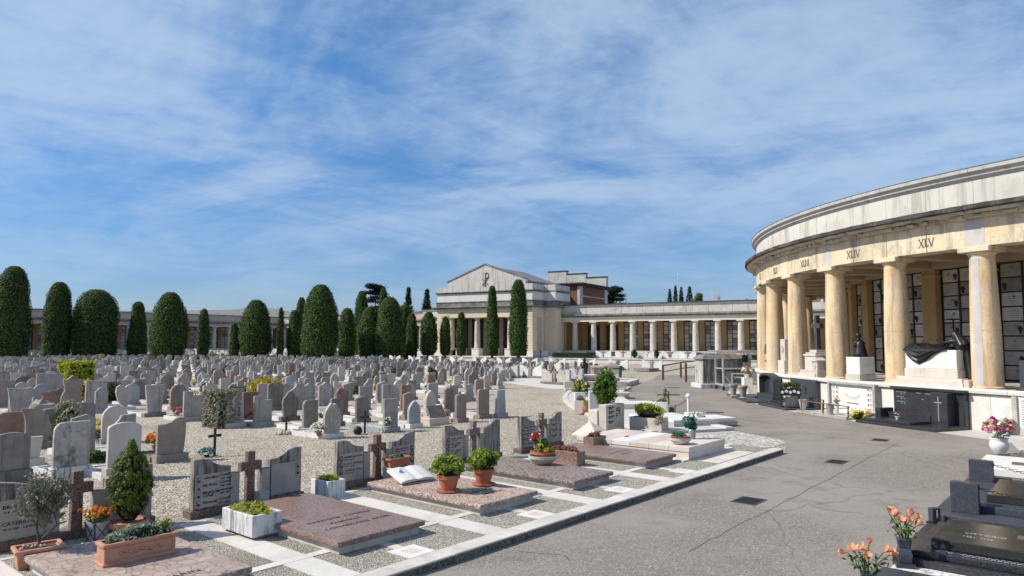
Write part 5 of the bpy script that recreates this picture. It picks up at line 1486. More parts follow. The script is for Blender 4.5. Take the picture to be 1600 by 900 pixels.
MB().lathe([(.09, 0), (.09, .3), (.075, .3), (.075, .26), (0, .26)], 14).build('cup', M['white'], c)
# black iron crosses on unmarked graves
def iron_cross(px, py, hpx, label, stones=0):
    x, y = G(px, py); s = y / FPX
    h = hpx * s
    t = thing('iron_cross', label, 'cross', (x, y, 0), ROT, 'black iron crosses on bare graves')
    MB().box(-.032, -.018, -.1, .032, .018, h).build('upright', M['iron'], t, bev=.004)
    MB().box(-h * .24, -.017, h * .68, -.033, .017, h * .68 + .075).box(.033, -.017, h * .68, h * .24, .017, h * .68 + .075).build('arm', M['iron'], t, bev=.004)
    MB().box(-.05, -.024, h * .68 + .01, .05, -.0185, h * .68 + .065).build('name_tag', M['ink_soft'], t)
    q = random.Random(px)
    for k in range(stones):
        a = 2 * PI * k / stones
        MB().blob((0, 0, .06), (.1, .09, .08), k, 8, 5, .2).build('border_stone', M['tufa'], t, (.3 * math.cos(a), .22 * math.sin(a), 0), q.uniform(0, 3))
iron_cross(335, 713, 43, 'tallest black iron cross, standing in bare gravel by the brown wave-topped headstone')
iron_cross(447, 678, 27, 'black iron cross ringed with round stones', 7)
iron_cross(570, 677, 34, 'black iron cross with a dark ball at its foot')
iron_cross(258, 706, 24, 'short black cross half hidden behind the brown wave-topped headstone')
o = MB().blob((0, 0, .13), .15, 3, 12, 8, .03).build('black_ball', M['iron'], None, at(559, 679), smooth=True); tag(o, 'dark round ball lying by the black iron cross', 'ball')
for k in range(1):
    o = MB().blob((0, 0, .5), (.48, .4, .5), 8, 9, 7, .2).build('red_boulder', M['hs_brown'], None, at(66, 668), 0); tag(o, 'rough reddish boulder used as a grave marker behind the sail-shaped headstone', 'boulder')
x, y, _ = at(113, 636)
o = MB().prism([(-.25, 0), (-.22, -.03), (0, .16), (.22, -.03), (.25, 0), (0, .22)], -.1, .1).box(-.07, -.05, -.16, .07, .05, .12).build('roofed_cross', M['hs_brown'], None, (x + BX[0] * .15, y + BX[1] * .15, 1.27), ROT)
tag(o, 'little roofed brown shrine cross on top of the waisted headstone', 'shrine cross')

# bushes among the graves
def bush(px, py, wpx, hpx, label, mat, n=900, leaf=.05, seed=0, boxy=False, depth=None, zc=None):
    x, y = G(px, py); s = y / FPX
    rx, rz_ = wpx * s / 2, hpx * s / 2
    return shrub('shrub', label, 'shrub', (x, y, 0), (rx, depth or rx * .9, rz_), mat, n, leaf, 18, .42, seed, boxy=boxy, rz=ROT if boxy else 0, zc=zc)
bush(118, 613, 37, 47, 'square yellow-green clipped hedge block standing among grey headstones', 'lime_leaf', 2600, .10, 1, True, .9)
bush(132, 631, 27, 38, 'golden yellow bush beside the grey rough-backed headstone', 'yellow_leaf', 900, .09, 2)
bush(177, 630, 23, 30, 'dark round shrub behind the heart-shaped headstone', 'dark_leaf', 900, .07, 3)
bush(101, 690, 62, 64, 'grey olive-leaved shrub behind the tall rain-stained headstone', 'olive_pale', 3000, .05, 4)
bush(345, 667, 37, 56, 'grey green box-shaped shrub beside the whitish knobbed headstone', 'olive_pale', 3400, .055, 5, True, .55)
bush(416, 632, 58, 42, 'golden privet spreading behind the dark gently arched headstone', 'yellow_leaf', 1500, .09, 6)
bush(372, 620, 34, 18, 'flat grey shrub behind the grey green box-shaped shrub', 'sage', 900, .07, 7)
bush(405, 630, 10, 26, 'lime weed growing by the notched grey headstone with relief', 'lime_leaf', 200, .06, 8)
bush(152, 722, 44, 24, 'low dark juniper between the rain-stained and the pale arched headstones', 'green_leaf', 1500, .04, 9, zc=.12)
bush(550, 618, 12, 14, 'small bright bush beside the red swell-topped headstone', 'box', 300, .07, 10)
bush(340, 592, 34, 15, 'reddish brown low hedge in the far field rows', 'red_leaf', 700, .12, 11)
bush(353, 586, 14, 16, 'dark round shrub at the end of the reddish low hedge', 'dark_leaf', 400, .12, 12)
bush(463, 572, 17, 12, 'bright yellow green shrub in front of the biggest bushy cypress', 'lime_leaf', 400, .16, 13)
bush(328, 566, 15, 11, 'green clipped ball among the farthest graves', 'green_leaf', 400, .16, 14)
bush(312, 565, 14, 9, 'darker green cushion next to the clipped ball among far graves', 'dark_leaf', 350, .16, 15)
bush(182, 566, 20, 10, 'flat clipped shrub in front of the gap between domed cypresses', 'green_leaf', 400, .16, 16)
bush(184, 552, 10, 10, 'little round topiary between the widest dome and the small cypress', 'green_leaf', 300, .16, 17)
bush(50, 571, 22, 9, 'flat green shrub at the far left graves by the broad cypress', 'green_leaf', 400, .16, 18)
bush(97, 571, 14, 12, 'spiky olive green plant in front of the second cypress', 'olive', 300, .16, 19)
bush(158, 566, 7, 14, 'little golden flame-shaped conifer among far graves', 'yellow_leaf', 200, .15, 20)
bush(675, 602, 17, 30, 'upright brownish shrub beside the blue grey headstone in the far rows', 'spruce', 700, .11, 21)
bush(620, 588, 18, 14, 'loose green shrub over the far field graves', 'green_leaf', 400, .12, 22)
bush(583, 600, 10, 14, 'bright green shrub among middle field rows', 'box', 300, .09, 23)
bush(557, 617, 14, 15, 'fresh green shrub behind the grey square-topped headstone', 'box', 400, .07, 24)
bush(112, 640, 26, 12, 'low green cushion plant by the foot of the waisted headstone', 'sage', 500, .05, 25, zc=.2)
# ------------------------------------------------------------------ row of family tombs along the kerb
def wing_outline(side, w_out=.80, w_in=.20, h=.95, low=.77, step=.62):
    """outer end high, S-shaped fall to a low shoulder, then a lower step next to the cross; z from the base block's top"""
    pts = []
    for i in range(15):
        u = i / 14
        s = 1 / (1 + math.exp(-(u - .52) * 10.5))
        s0, s1 = 1 / (1 + math.exp(.52 * 10.5)), 1 / (1 + math.exp(-.48 * 10.5))
        s = (s - s0) / (s1 - s0)
        bump = .018 * math.sin(u * PI) * (1 - u)
        pts.append((u * w_out, h - (h - low) * s + bump))
    top = pts
    out = [(0, 0), (w_out + w_in, 0), (w_out + w_in, step), (w_out, step)] + top[::-1]
    if side < 0: return out
    return [(-x, z) for x, z in reversed(out)]
def seg_outline(side):
    out = [(0, 0), (1.0, 0), (1.0, .62), (.80, .62), (.80, .78)] + [(.8 - .8 * i / 8, .78 + .17 * math.sin(PI / 2 * i / 8)) for i in range(1, 9)]
    if side < 0: return out
    return [(-x, z) for x, z in reversed(out)]
def portrait(parent, x, z, oval=True, r=.05, y=-.012):
    if oval:
        o1 = [(x + r * 1.15 * math.cos(2 * PI * k / 20), z + r * 1.35 * math.sin(2 * PI * k / 20)) for k in range(20)]
        o2 = [(x + r * .9 * math.cos(2 * PI * k / 20), z + r * 1.1 * math.sin(2 * PI * k / 20)) for k in range(20)]
    else:
        o1 = [(x - r, z - r * 1.25), (x + r, z - r * 1.25), (x + r, z + r * 1.25), (x - r, z + r * 1.25)]
        o2 = [(x - r * .85, z - r * 1.1), (x + r * .85, z - r * 1.1), (x + r * .85, z + r * 1.1), (x - r * .85, z + r * 1.1)]
    f = MB().prism(o1, y - .008, y).build('portrait_frame', M['photo_rim' if oval else 'wing'], parent)
    MB().prism(o2, y - .012, y - .0085).build('portrait', M['photo'], f)
    m = MB().prism([(x + r * .38 * math.cos(2 * PI * k / 12), z + r * .3 + r * .42 * math.sin(2 * PI * k / 12)) for k in range(12)], y - .0135, y - .0125, 0)
    m.prism([(x - r * .6, z - r * .85), (x + r * .6, z - r * .85), (x + r * .5, z - r * .25), (x + r * .2, z - r * .05), (x - r * .2, z - r * .05), (x - r * .5, z - r * .25)], y - .0135, y - .0125, 1)
    m.build('portrait_figure', [M['plaque_g'], M['ink']], f)
def family_headstone(label, loc, rz, left, right, photos_l=(), photos_r=(), oval=True, script=False, cross_mat='porphyry', shape=wing_outline, W_=2.5, scale=.885, sx_=1.0, christ=False, detail=True, panel_r=True, group='winged family headstones along the kerb', mats=('wing_top', 'wing', 'porphyry')):
    t = thing('family_headstone', label, 'headstone', loc, rz, group)
    t.scale = (scale * sx_, scale, scale)
    top, pan, foot = (M[x] for x in mats)
    g = .25
    xr = W_
    MB().box(-.06, -.05, 0, W_ + .06, .28, .15).build('foot_block', foot, t, bev=.008 if detail else 0)
    lw = MB().prism(shape(-1), 0, .15).build('wing', top, t, (0, 0, .151), bev=.006 if detail else 0)
    rw = MB().prism(shape(1), 0, .15).build('wing', top, t, (W_, 0, .151), bev=.006 if detail else 0)
    cx = W_ / 2
    ch = 1.14
    MB().prism([(cx - .09, .151), (cx + .09, .151), (cx + .08, .76), (cx + .24, .76), (cx + .24, .94), (cx + .08, .94), (cx + .08, ch), (cx - .08, ch), (cx - .08, .94), (cx - .24, .94), (cx - .24, .76), (cx - .08, .76)], -.035, .11).build('cross', M[cross_mat], t, bev=.006 if detail else 0)
    if not detail: return t
    MB().box(.035, -.011, .03, .765, -.001, .66).build('name_panel', pan, lw, bev=.002)
    MB().box(.80, -.008, .03, .995, -.001, .60).build('side_panel', pan, lw)
    if panel_r: MB().box(-.765, -.011, .03, -.035, -.001, .66).build('name_panel', pan, rw, bev=.002)
    MB().box(-.995, -.008, .03, -.80, -.001, .60).build('side_panel', pan, rw)
    for (wg, lines, x0) in ((lw, left, .165), (rw, right, -.70)):
        for (s, x, z, size) in lines:
            text(s, size, M['ink'], wg, (x0 + x, -.0125, z), shear=.35 if script else 0, bold=.0012 if not script else .0015, sx=1.12)
    for z in photos_l: portrait(lw, .105, z, oval)
    for z in photos_r: portrait(rw, -.105, z, oval)
    if christ:
        m = MB(); m.tube([(cx, -.06, .86), (cx, -.065, .70), (cx + .01, -.06, .48)], .022, 6, r1=.014); m.tube([(cx - .12, -.05, .89), (cx, -.06, .84), (cx + .12, -.05, .89)], .012, 5); m.blob((cx, -.07, .90), .028, 1, 7, 5, .05)
        m.build('crucifix_figure', M['gold'], t)
    return t
def slab(label, a0, b0, a1, b1, mat, base='hs_light', z=PZ, h=.20, lip=.07, letters=None, cat='grave slab', ltxt='ink', lsize=.09, lpos=(.35, .55), bev=.03):
    x, y, _ = W((a0 + a1) / 2, (b0 + b1) / 2)
    t = thing('grave_slab', label, cat, (x, y, z), ROT)
    w, d = a1 - a0, b1 - b0
    MB().box(-w / 2 + lip, -d / 2 + lip, 0, w / 2 - lip, d / 2 - lip, h - .085).build('slab_base', M[base], t, bev=.006)
    MB().box(-w / 2, -d / 2, h - .085, w / 2, d / 2, h).build('cover_slab', M[mat], t, bev=bev, seg=2)
    if letters:
        for i, s in enumerate(letters):
            text(s, lsize, M[ltxt], t, (-w / 2 + lpos[0], -d / 2 + lpos[1] - i * lsize * 2.1, h + .001), (0, 0, 0), bold=.001, sx=1.1)
    return t
T1 = family_headstone('winged headstone with four square portraits and script names, behind the polished granite slab', W(5.78, 12.0, PZ), ROT,
    [('Giordano', .03, .565, .075), ('Corelli', .37, .585, .075), ('1922 - 2002', .40, .52, .042), ('Ida Rossi', .02, .425, .075), ('Corelli', .38, .445, .075), ('1928 - 1976', .39, .385, .042),
     ('Margherita', .01, .285, .075), ('Lonardoni', .33, .30, .072), ('Corelli', .02, .225, .072), ('1902 - 1987', .38, .245, .042), ('Giovanna', .02, .10, .075), ('Corelli', .38, .125, .075), ('1931 - 2006', .37, .06, .042)],
    [], (.565, .42, .275, .12), (.57, .43), False, True, sx_=.94)
T2 = family_headstone('winged headstone with block names and oval portraits, cross with gilt figure, behind the marble book', W(8.72, 12.05, PZ), ROT,
    [('GIUSEPPE BOTTURA', .02, .55, .055), ('9.3.1905   25.10.1990', .02, .50, .032), ('M. ALDA TARABOLLA', .02, .40, .055), ('8.10.1912   16.12.1998', .02, .35, .032), ('MARIO BOTTURA', .07, .25, .055), ('2.7.1937   14.7.1999', .04, .20, .032)],
    [('INES  BOTTURA', .02, .56, .055), ('22.10.1903   10.7.1985', .02, .515, .032), ('EMILIO   ROSSI', .02, .42, .05), ('1898 - 1960', .02, .37, .032), ('MARIA   BOTTURA', .02, .28, .05), ('1901 - 1975', .02, .235, .032)],
    (.545, .40, .25), (.56, .42, .27), True, False, christ=True, sx_=.93)
T3 = family_headstone('winged headstone with worn small names, behind the two boxwood pots', W(11.98, 12.3, PZ), ROT,
    [('ANTON   ZAMBONI', .06, .56, .048), ('1.1892   12.1966', .08, .52, .03), ('MARIA   GIRARDI', .05, .43, .048), ('IN ZAMBONI', .12, .38, .04), ('5.1899   10.1971', .06, .34, .03), ('SILVIO   ZAMBONI', .05, .24, .048), ('CADUTO', .2, .19, .04), ('4.1921   3.1943', .06, .145, .03)], [],
    (.56, .47, .33, .17), (), True, False, panel_r=False, cross_mat='rose_dark', sx_=.88)
T4 = family_headstone('winged headstone nearest the corner of the kerb, with four worn names behind the stone bowl', W(14.72, 12.25, PZ), ROT,
    [('FRANCESCO MENEGHELLI', .0, .60, .045), ('1870 - 1943', .12, .56, .03), ('CATERINA MENEGHELLI', .02, .50, .042), ('ATTILIO MENEGHELLI', .02, .40, .045), ('1904 - 1988', .1, .36, .03), ('GIUSEPPINA FERRARI', .02, .25, .045), ('1908 - 1991', .1, .205, .03), ('GINA  MENEGHELLI', .05, .11, .045)],
    [('IN ANNA FERRARI', .03, .57, .045), ('1911 - 1979', .1, .53, .03), ('CARLO  BERTOLI', .02, .41, .045), ('1915 - 1994', .1, .365, .03), ('ALDO  BERTOLI', .02, .23, .045), ('1939 - 2001', .1, .19, .03)],
    (.56, .43, .29, .16), (.56, .40, .24), True, False, cross_mat='rose_dark', sx_=.82)
T0 = family_headstone('winged headstone with gently arched tops reading Bruno, behind the olive trough', W(2.98, 12.2, PZ), ROT,
    [('BRUNO MARCHI', .0, .52, .085), ('11.8.1920    6.7.1987', .02, .45, .045), ('CATERINA BELLI', .0, .25, .085), ('10.12.1927    6.8.2008', .02, .18, .045)], [], (), (), True, False, shape=seg_outline)
S0 = slab('broad slab of veined pink breccia under the terracotta flower box', 3.08, 8.33, 4.80, 11.05, 'breccia', 'white', letters=['MARIN'], lsize=.14, lpos=(.75, .30))
S1 = slab('polished rose granite slab beside the stained marble planters', 6.10, 8.38, 7.74, 11.55, 'rose_polished', 'hs_light', letters=['GARDONI  CORELLI', '       FAMIGLIA', 'LONARDONI  ROSSI'], lsize=.12, lpos=(.28, 1.15))
S2 = slab('rough rose granite slab carrying the marble book and boxwood pots', 9.03, 8.42, 10.62, 11.5, 'rose_rough', 'hs_light', letters=['BOTTURA', '  FAMIGLIA'], lsize=.12, lpos=(.55, .75))
S3 = slab('dull rose granite slab carrying the stone bowl', 11.74, 8.40, 13.2, 11.55, 'rose_dark', 'hs_light')
S4 = slab('polished brownish granite slab next to the stepped pale pink tomb', 14.8, 8.52, 16.28, 11.5, 'rose_polished', 'hs_light', letters=['FAM. FERRARI', ' BERTOLI'], lsize=.12, lpos=(.4, 1.2), ltxt='ink_soft')
# stepped pale pink tomb at the corner
x, y, _ = W(17.65, 10.05)
S5 = thing('stepped_tomb', 'pale pink marble tomb with striped top at the kerb corner, carrying two flower bowls', 'tomb', (x, y, PZ), ROT)
w2, d2 = 1.05, 1.7
for k in range(3): MB().box(-w2, -d2 + k * 1.135, 0, w2, -d2 + (k + 1) * 1.135 - .004, .20).build('base_stone', M['pink_pale'], S5, bev=.008)
for k in range(6):
    MB().box(-w2 - .02, -d2 - .02 + k * .573, .201, w2 + .02, -d2 - .02 + (k + 1) * .573 - .003, .33).build('top_plank', M[('pink_pale', 'pink_pale', 'pink_marble', 'white', 'pink_marble', 'pink_pale')[k]], S5, bev=.008)
MB().blob((0, 0, 0), (.09, .06, .02), 1, 8, 4, .1).build('bronze_leaf', M['bronze'], S5, (-.3, .55, .335))
# tall two-slab headstone with a bush
def at_ab(a, b, z=0.0): return W(a, b, z)
hx, hy = G(948, 680)
T5 = thing('upright_tomb', 'thick pitted cream headstone with many worn names, in front of the big laurel bush', 'headstone', (hx, hy, 0), ROT)
MB().box(0, 0, 0, 1.12, .32, .98).build('stele', M['tufa'], T5, bev=.02)
MB().box(-.04, .33, 0, .50, .72, .80).build('rear_block', M['pink_pale'], T5, bev=.02)
for i, (s, x, z) in enumerate((('MARCO PERINI', .12, .87), ('1890 1949', .14, .82), ('LUIGIA PERINI', .12, .73), ('1897 1970', .14, .68), ('GAETANO PERINI', .10, .57), ('1921 1984', .14, .52), ('EMMA TURRI', .12, .41), ('1925 1990', .14, .36), ('RINO', .7, .82), ('PERINI', .7, .74), ('1950', .74, .68), ('1999', .74, .62))):
    text(s, .06, M['ink'], T5, (x, -.004, z), bold=.001, sx=.82)
portrait(T5, .63, .80, True, .045, -.001); portrait(T5, .63, .62, True, .045, -.001)
b5 = thing('laurel_bush', 'big square laurel bush growing behind the thick cream headstone', 'bush', at_ab(*to_ab(hx + .15, hy + .95), z=.0), ROT)
shrub_parts(b5, (.46, .42, .55), 'laurel', 900, .06, 20, .45, 5, True, .5, False, 1.52)
P_, N_ = clumps(1500, (.54, .50, .72), 26, .34, 77, (-.05, 0, 1.45)); put('foliage', leaf_mesh('foliage', P_, N_, .06, M['laurel'], .5, 77), b5)
MB().tube([(0, 0, 0), (.02, 0, .9)], .05, 6).build('stem', M['bark'], b5)
pp = MB().add([(-.5, -.5, 0), (.5, -.5, 0), (.5, .5, 0), (-.5, .5, 0), (0, .1, .42)], [(0, 1, 4), (1, 2, 4), (2, 3, 4), (3, 0, 4), (0, 3, 2, 1)]).build('pyramid_stone', M['pink_marble'], None, W(19.2, 13.0, PZ), ROT, bev=.01)
tag(pp, 'low pink pyramid-shaped stone beside the thick cream headstone', 'stone marker')
# long cream planter with golden bush, behind the stepped tomb
PL = thing('stone_planter', 'long pitted cream planter with a golden green bush and grey creeping plant', 'planter', W(21.75, 12.42, 0), ROT - PI / 2)
MB().tray(-.62, -.24, .62, .24, 0, .50, .05, .06).build('trough', M['tufa'], PL, bev=.01)
shrub_parts(PL, (.62, .34, .30), 'sedum', 1700, .05, 16, .4, 6, True, .5, False, .68)
P_, N_ = clumps(420, (.26, .3, .26), 8, .5, 7, (.55, -.1, .48)); put('creeping_plant', leaf_mesh('creeping_plant', P_, N_, .035, M['dry_leaf'], .4, 7), PL)

# planters, pots and ornaments on the front tombs
def trough(label, loc, rz, w, d, h, mat, plant, n, leaf, ph, group=None, flare=.0, wall=.05, seed=0, rim=False, panel=False, foot=False, cover=1.0, pr=None, name='planter'):
    t = thing(name, label, 'planter', loc, rz, group)
    z0 = .05 if foot else 0
    if foot: MB().box(-w / 2 + .05, -d / 2 + .04, 0, w / 2 - .05, d / 2 - .04, z0 - .001).build('foot', M['hs_dark'], t)
    MB().tray(-w / 2, -d / 2, w / 2, d / 2, z0, h, wall, .035, flare=flare).build('trough', M[mat], t, bev=.008)
    MB().box(-w / 2 + wall, -d / 2 + wall, h - .04, w / 2 - wall, d / 2 - wall, h - .025).build('soil', M['soil'], t)
    if rim: 
        r = MB(); e = flare + .02
        r.box(-w / 2 - e, -d / 2 - e, h - .045, w / 2 + e, -d / 2 - flare + .03, h + .002).box(-w / 2 - e, d / 2 + flare - .03, h - .045, w / 2 + e, d / 2 + e, h + .002)
        r.box(-w / 2 - e, -d / 2 - flare + .031, h - .045, -w / 2 - flare + .03, d / 2 + flare - .031, h + .002).box(w / 2 + flare - .03, -d / 2 - flare + .031, h - .045, w / 2 + e, d / 2 + flare - .031, h + .002)
        r.build('rim', M[mat], t, bev=.008)
    if plant:
        r = np.random.default_rng(seed)
        pr = pr or (w / 2 * cover, d / 2 * cover, ph)
        P, Nn = clumps(n, pr, 18, .38, seed, (0, 0, h - .01), flat=True)
        put('plants', leaf_mesh('plants', P, Nn, leaf, M[plant], .5, seed), t)
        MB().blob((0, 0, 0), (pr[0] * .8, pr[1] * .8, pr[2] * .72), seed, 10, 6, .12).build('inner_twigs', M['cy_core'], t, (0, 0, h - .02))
    return t
trough('stained marble planter of yellow green sedum beside the polished granite slab', W(5.98, 10.45, PZ), ROT, .50, .92, .37, 'white_dirty', 'sedum', 1500, .028, .10, 'marble planters', wall=.05, seed=1, foot=True)
trough('stained marble planter of yellow green sedum at the back corner of the polished slab', W(8.30, 11.75, PZ), ROT, .40, .56, .34, 'white_dirty', 'sedum', 1000, .028, .09, 'marble planters', wall=.05, seed=2)
v0 = thing('stone_vase', 'small square white stone vase before the porphyry cross', 'vase', W(6.97, 11.86, PZ), ROT)
MB().tray(-.095, -.095, .095, .095, 0, .30, .03, .08).build('vase', M['hs_light'], v0, bev=.006)
tb = trough('carved terracotta flower box of grey green sage on the breccia slab', W(4.00, 9.78, PZ + .20), ROT + R_(-2), .86, .28, .27, 'terracotta', 'sage', 1900, .024, .2, None, wall=.03, seed=3, rim=True, pr=(.39, .15, .17))
MB().box(-.45, -.16, 0, .45, .16, .035).build('foot_moulding', M['terracotta'], tb, bev=.006)
for (x0, x1, z0, z1) in ((-.40, .40, .20, .213), (-.40, .40, .06, .073), (-.40, -.387, .074, .199), (.387, .40, .074, .199)): MB().box(x0, -.147, z0, x1, -.1405, z1).build('relief_frame', M['terracotta'], tb)
for k in range(9):
    x = -.24 + k * .06
    MB().blob((x, -.142, .136 + .015 * math.sin(k * 1.9)), (.03, .01, .024), k, 8, 5, .25).build('relief_flower', M['terracotta'], tb, smooth=True)
P_, N_ = clumps(220, (.12, .12, .12), 5, .5, 31, (.36, 0, .30)); put('trailing_plant', leaf_mesh('trailing_plant', P_, N_, .03, M['sedum'], .4, 31), tb)
# golden conifer in a pot
cf = thing('potted_conifer', 'golden green cone-shaped conifer in a terracotta pot beside the breccia slab', 'potted tree', W(4.62, 11.62, PZ))
cf.scale = (1.10, 1.10, 1.13)
MB().lathe([(.17, 0), (.21, .17), (.255, .17), (.255, .235), (.215, .235), (.205, .21), (0, .2)], 20).build('pot', M['terracotta'], cf)
rr_ = np.random.default_rng(12); PP, NN = [], []
for k in range(420):
    tq = rr_.random() ** .85; a = rr_.random() * 2 * PI
    rad = .265 * (np.clip(1 - ((tq - .3) / .74) ** 2, 0.02, 1) if tq > .3 else .62 + 1.2 * tq) * (1 + rr_.normal(0, .07))
    if tq > .84: rad = .07 * (1.05 - tq) / .2
    c = np.array([rad * math.cos(a), rad * math.sin(a), .31 + tq * .97])
    d = rr_.normal(0, 1, (26, 3)); d /= np.linalg.norm(d, axis=1)[:, None]
    PP.append(c + d * np.array([.032, .032, .05]) * rr_.random((26, 1)) ** .4); NN.append(d * .6 + np.array([math.cos(a), math.sin(a), .5]))
put('foliage', leaf_mesh('foliage', np.concatenate(PP), np.concatenate(NN), .016, M['conifer'], .42, 13, .4, -1.2), cf)
MB().lathe([(.08, .24), (.18, .38), (.215, .6), (.17, .85), (.05, 1.1), (.012, 1.22)], 12).build('inner_twigs', M['cy_core'], cf)
# wire flower stand with marigolds
ws = thing('wire_flower_stand', 'grey metal flower stand with crossed bars, full of orange marigolds', 'flower stand', W(4.25, 11.80, PZ), ROT + R_(12))
for sx in (-1, 1):
    for sy in (-1, 1): MB().tube([(sx * .09, sy * .09, 0), (sx * .125, sy * .125, .30)], .013, 5).build('corner_bar', M['wire'], ws)
for s in (-1, 1):
    MB().tube([(-.09, -.098 - .00, .03), (.12, -.13, .28)] if s > 0 else [(.09, -.092, .03), (-.12, -.122, .28)], .007, 4).build('cross_bar', M['wire'], ws)
    MB().tube([(-.098, .09 * s, .03), (-.13, -.12 * s, .28)], .007, 4).build('cross_bar', M['wire'], ws)
MB().tray(-.09, -.09, .09, .09, .02, .29, .012, .03, flare=.03).build('liner', M['alu'], ws)
P_, N_ = clumps(420, (.20, .17, .09), 10, .45, 5, (0, 0, .38)); put('leaves', leaf_mesh('leaves', P_, N_, .03, M['green_leaf'], .4, 5), ws)
q = random.Random(8); flower_heads(ws, 'marigold', 'f_orange', [(q.uniform(-.2, .2), q.uniform(-.17, .17), .40 + q.uniform(-.03, .09)) for _ in range(38)], .045, 3, 8); flower_heads(ws, 'marigold', 'f_yellow', [(q.uniform(-.2, .2), q.uniform(-.17, .17), .40 + q.uniform(-.03, .09)) for _ in range(10)], .04, 4, 8)
# olive in a terracotta trough
ol = trough('long terracotta trough with a small grey-leaved olive tree', W(3.30, 11.18, PZ), ROT + R_(-8), .47, .32, .25, 'terracotta', None, 0, 0, 0, None, flare=.03, wall=.03, rim=True, seed=4, name='olive_planter')
lim = MB(); lim.tube([(.02, 0, .22), (.0, .02, .34), (-.03, 0, .48), (-.02, .02, .72)], .022, 6, r1=.012); lim.tube([(.0, .02, .30), (.12, 0, .40), (.20, -.03, .50), (.30, -.02, .52)], .018, 6, r1=.010)
lim.tube([(.20, -.03, .50), (.16, 0, .66), (.10, .03, .95)], .010, 5, r1=.005); lim.tube([(-.02, .02, .6), (.06, .02, .8), (.1, .05, 1.05)], .010, 5, r1=.004); lim.tube([(-.03, 0, .5), (-.13, .02, .75), (-.18, .0, 1.0)], .010, 5, r1=.004)
lim.build('trunk', M['bark'], ol)
rr_ = np.random.default_rng(3); PP, NN = [], []; tw = MB()
for k in range(260):
    d = rr_.normal(0, 1, 3); d /= np.linalg.norm(d); c0 = np.array([.04, 0, .80]) + d * np.array([.30, .26, .29]) * rr_.uniform(.3, 1)
    e = c0 + (d * .6 + np.array([0, 0, .7])) * rr_.uniform(.08, .2)
    tw.tube([tuple(c0 - (e - c0) * .5), tuple(c0), tuple(e)], .003, 3)
    s = rr_.random((20, 1)); PP.append(c0 + (e - c0) * s + rr_.normal(0, .022, (20, 3))); NN.append(rr_.normal(0, 1, (20, 3)))
tag(tw.build('twig', M['bark'], ol), kind='stuff')
put('foliage', leaf_mesh('foliage', np.concatenate(PP), np.concatenate(NN), .027, M['olive'], .26, 4, .5, -.6), ol)
for k in range(7): MB().blob((0, 0, 0), .022, k, 7, 5, .2).build('pebble', M['tufa'], ol, (-.2 + k * .045, q.uniform(-.08, .08), .25), smooth=True)
dv = thing('dove_figurine', 'tiny pale dove figurine at the back edge of the breccia slab', 'figurine', W(3.92, 11.25, PZ + .0), ROT)
MB().blob((0, 0, .07), (.07, .045, .05), 1, 10, 7, .05).blob((-.055, 0, .125), (.03, .026, .028), 2, 8, 6, .04).build('body', M['pink_pale'], dv, smooth=True)
MB().prism([(.0, .05), (.12, .06), (.15, .09), (.04, .10)], -.045, -.036).prism([(.0, .05), (.12, .06), (.15, .09), (.04, .10)], .036, .045).build('wings', M['pink_pale'], dv)
# pedestal with a red trough, and the marble book
pe = thing('stone_pedestal', 'short pair of ribbed stone blocks under the red terracotta trough', 'pedestal', W(9.95, 11.80, PZ), ROT)
MB().box(-.17, -.13, 0, .13, .13, .34).build('block', M['tufa'], pe, bev=.008); MB().box(.14, -.11, 0, .42, .12, .33).build('block', M['hs_brown'], pe, bev=.008)
trough('red terracotta trough of trailing green plants on stone blocks before the cross', W(10.06, 11.80, PZ + .341), ROT, .50, .19, .19, 'terracotta_red', 'sage', 500, .035, .10, None, flare=.03, wall=.02, rim=True, seed=7)
bk = thing('marble_book', 'open white marble book resting on the rough rose granite slab', 'memorial book', W(9.62, 10.75, PZ + .205), ROT + R_(-6))
Mb = Matrix.Rotation(R_(24), 4, 'X')
for s in (-1, 1):
    o = [(0, 0), (s * .12, .022), (s * .3, .012), (s * .40, -.012), (s * .40, -.05), (0, -.035)]
    if s < 0: o = o[::-1]
    MB().prism(o, -.27, .27).build('page', M['white'], bk, (0, .12, .16), rot=(R_(18), 0, 0), bev=.003)
MB().prism([(-.26, 0), (.26, 0), (.26, .02), (-.26, .02)], -.17, .17).box(-.25, .02, .02, .25, .18, .09).build('book_rest', M['hs_grey'], bk)
MB().lathe([(.04, 0), (.05, .012), (.035, .03), (0, .035)], 12).build('metal_lid', M['galv'], bk, (-.22, .2, .22), rot=(R_(18), 0, 0))
def box_pot(label, a, b, seed, r=.31):
    t = thing('potted_boxwood', label, 'potted plant', W(a, b, PZ + .20), seed)
    t.scale = (1.14, 1.14, 1.14)
    MB().lathe([(.17, 0), (.20, .012), (.205, .03), (.15, .03), (.13, .022), (0, .02)], 24).build('saucer', M['terracotta_red'], t)
    MB().lathe([(.115, .024), (.165, .22), (.19, .22), (.19, .275), (.17, .275), (.165, .25), (0, .24)], 24).build('pot', M['terracotta_red'], t)
    P, Nn = clumps(3000, (r, r, .19), 30, .34, seed, (0, 0, .43)); put('foliage', leaf_mesh('foliage', P, Nn, .024, M['box'], .6, seed, .5), t)
    MB().blob((0, 0, .41), (r * .72, r * .72, .125), seed, 10, 7, .1).build('inner_twigs', M['cy_core'], t)
box_pot('bright boxwood in a red pot nearer the marble book', 9.45, 9.62, 1); box_pot('bright boxwood in a red pot at the far edge of the rough rose slab', 10.33, 9.55, 2)
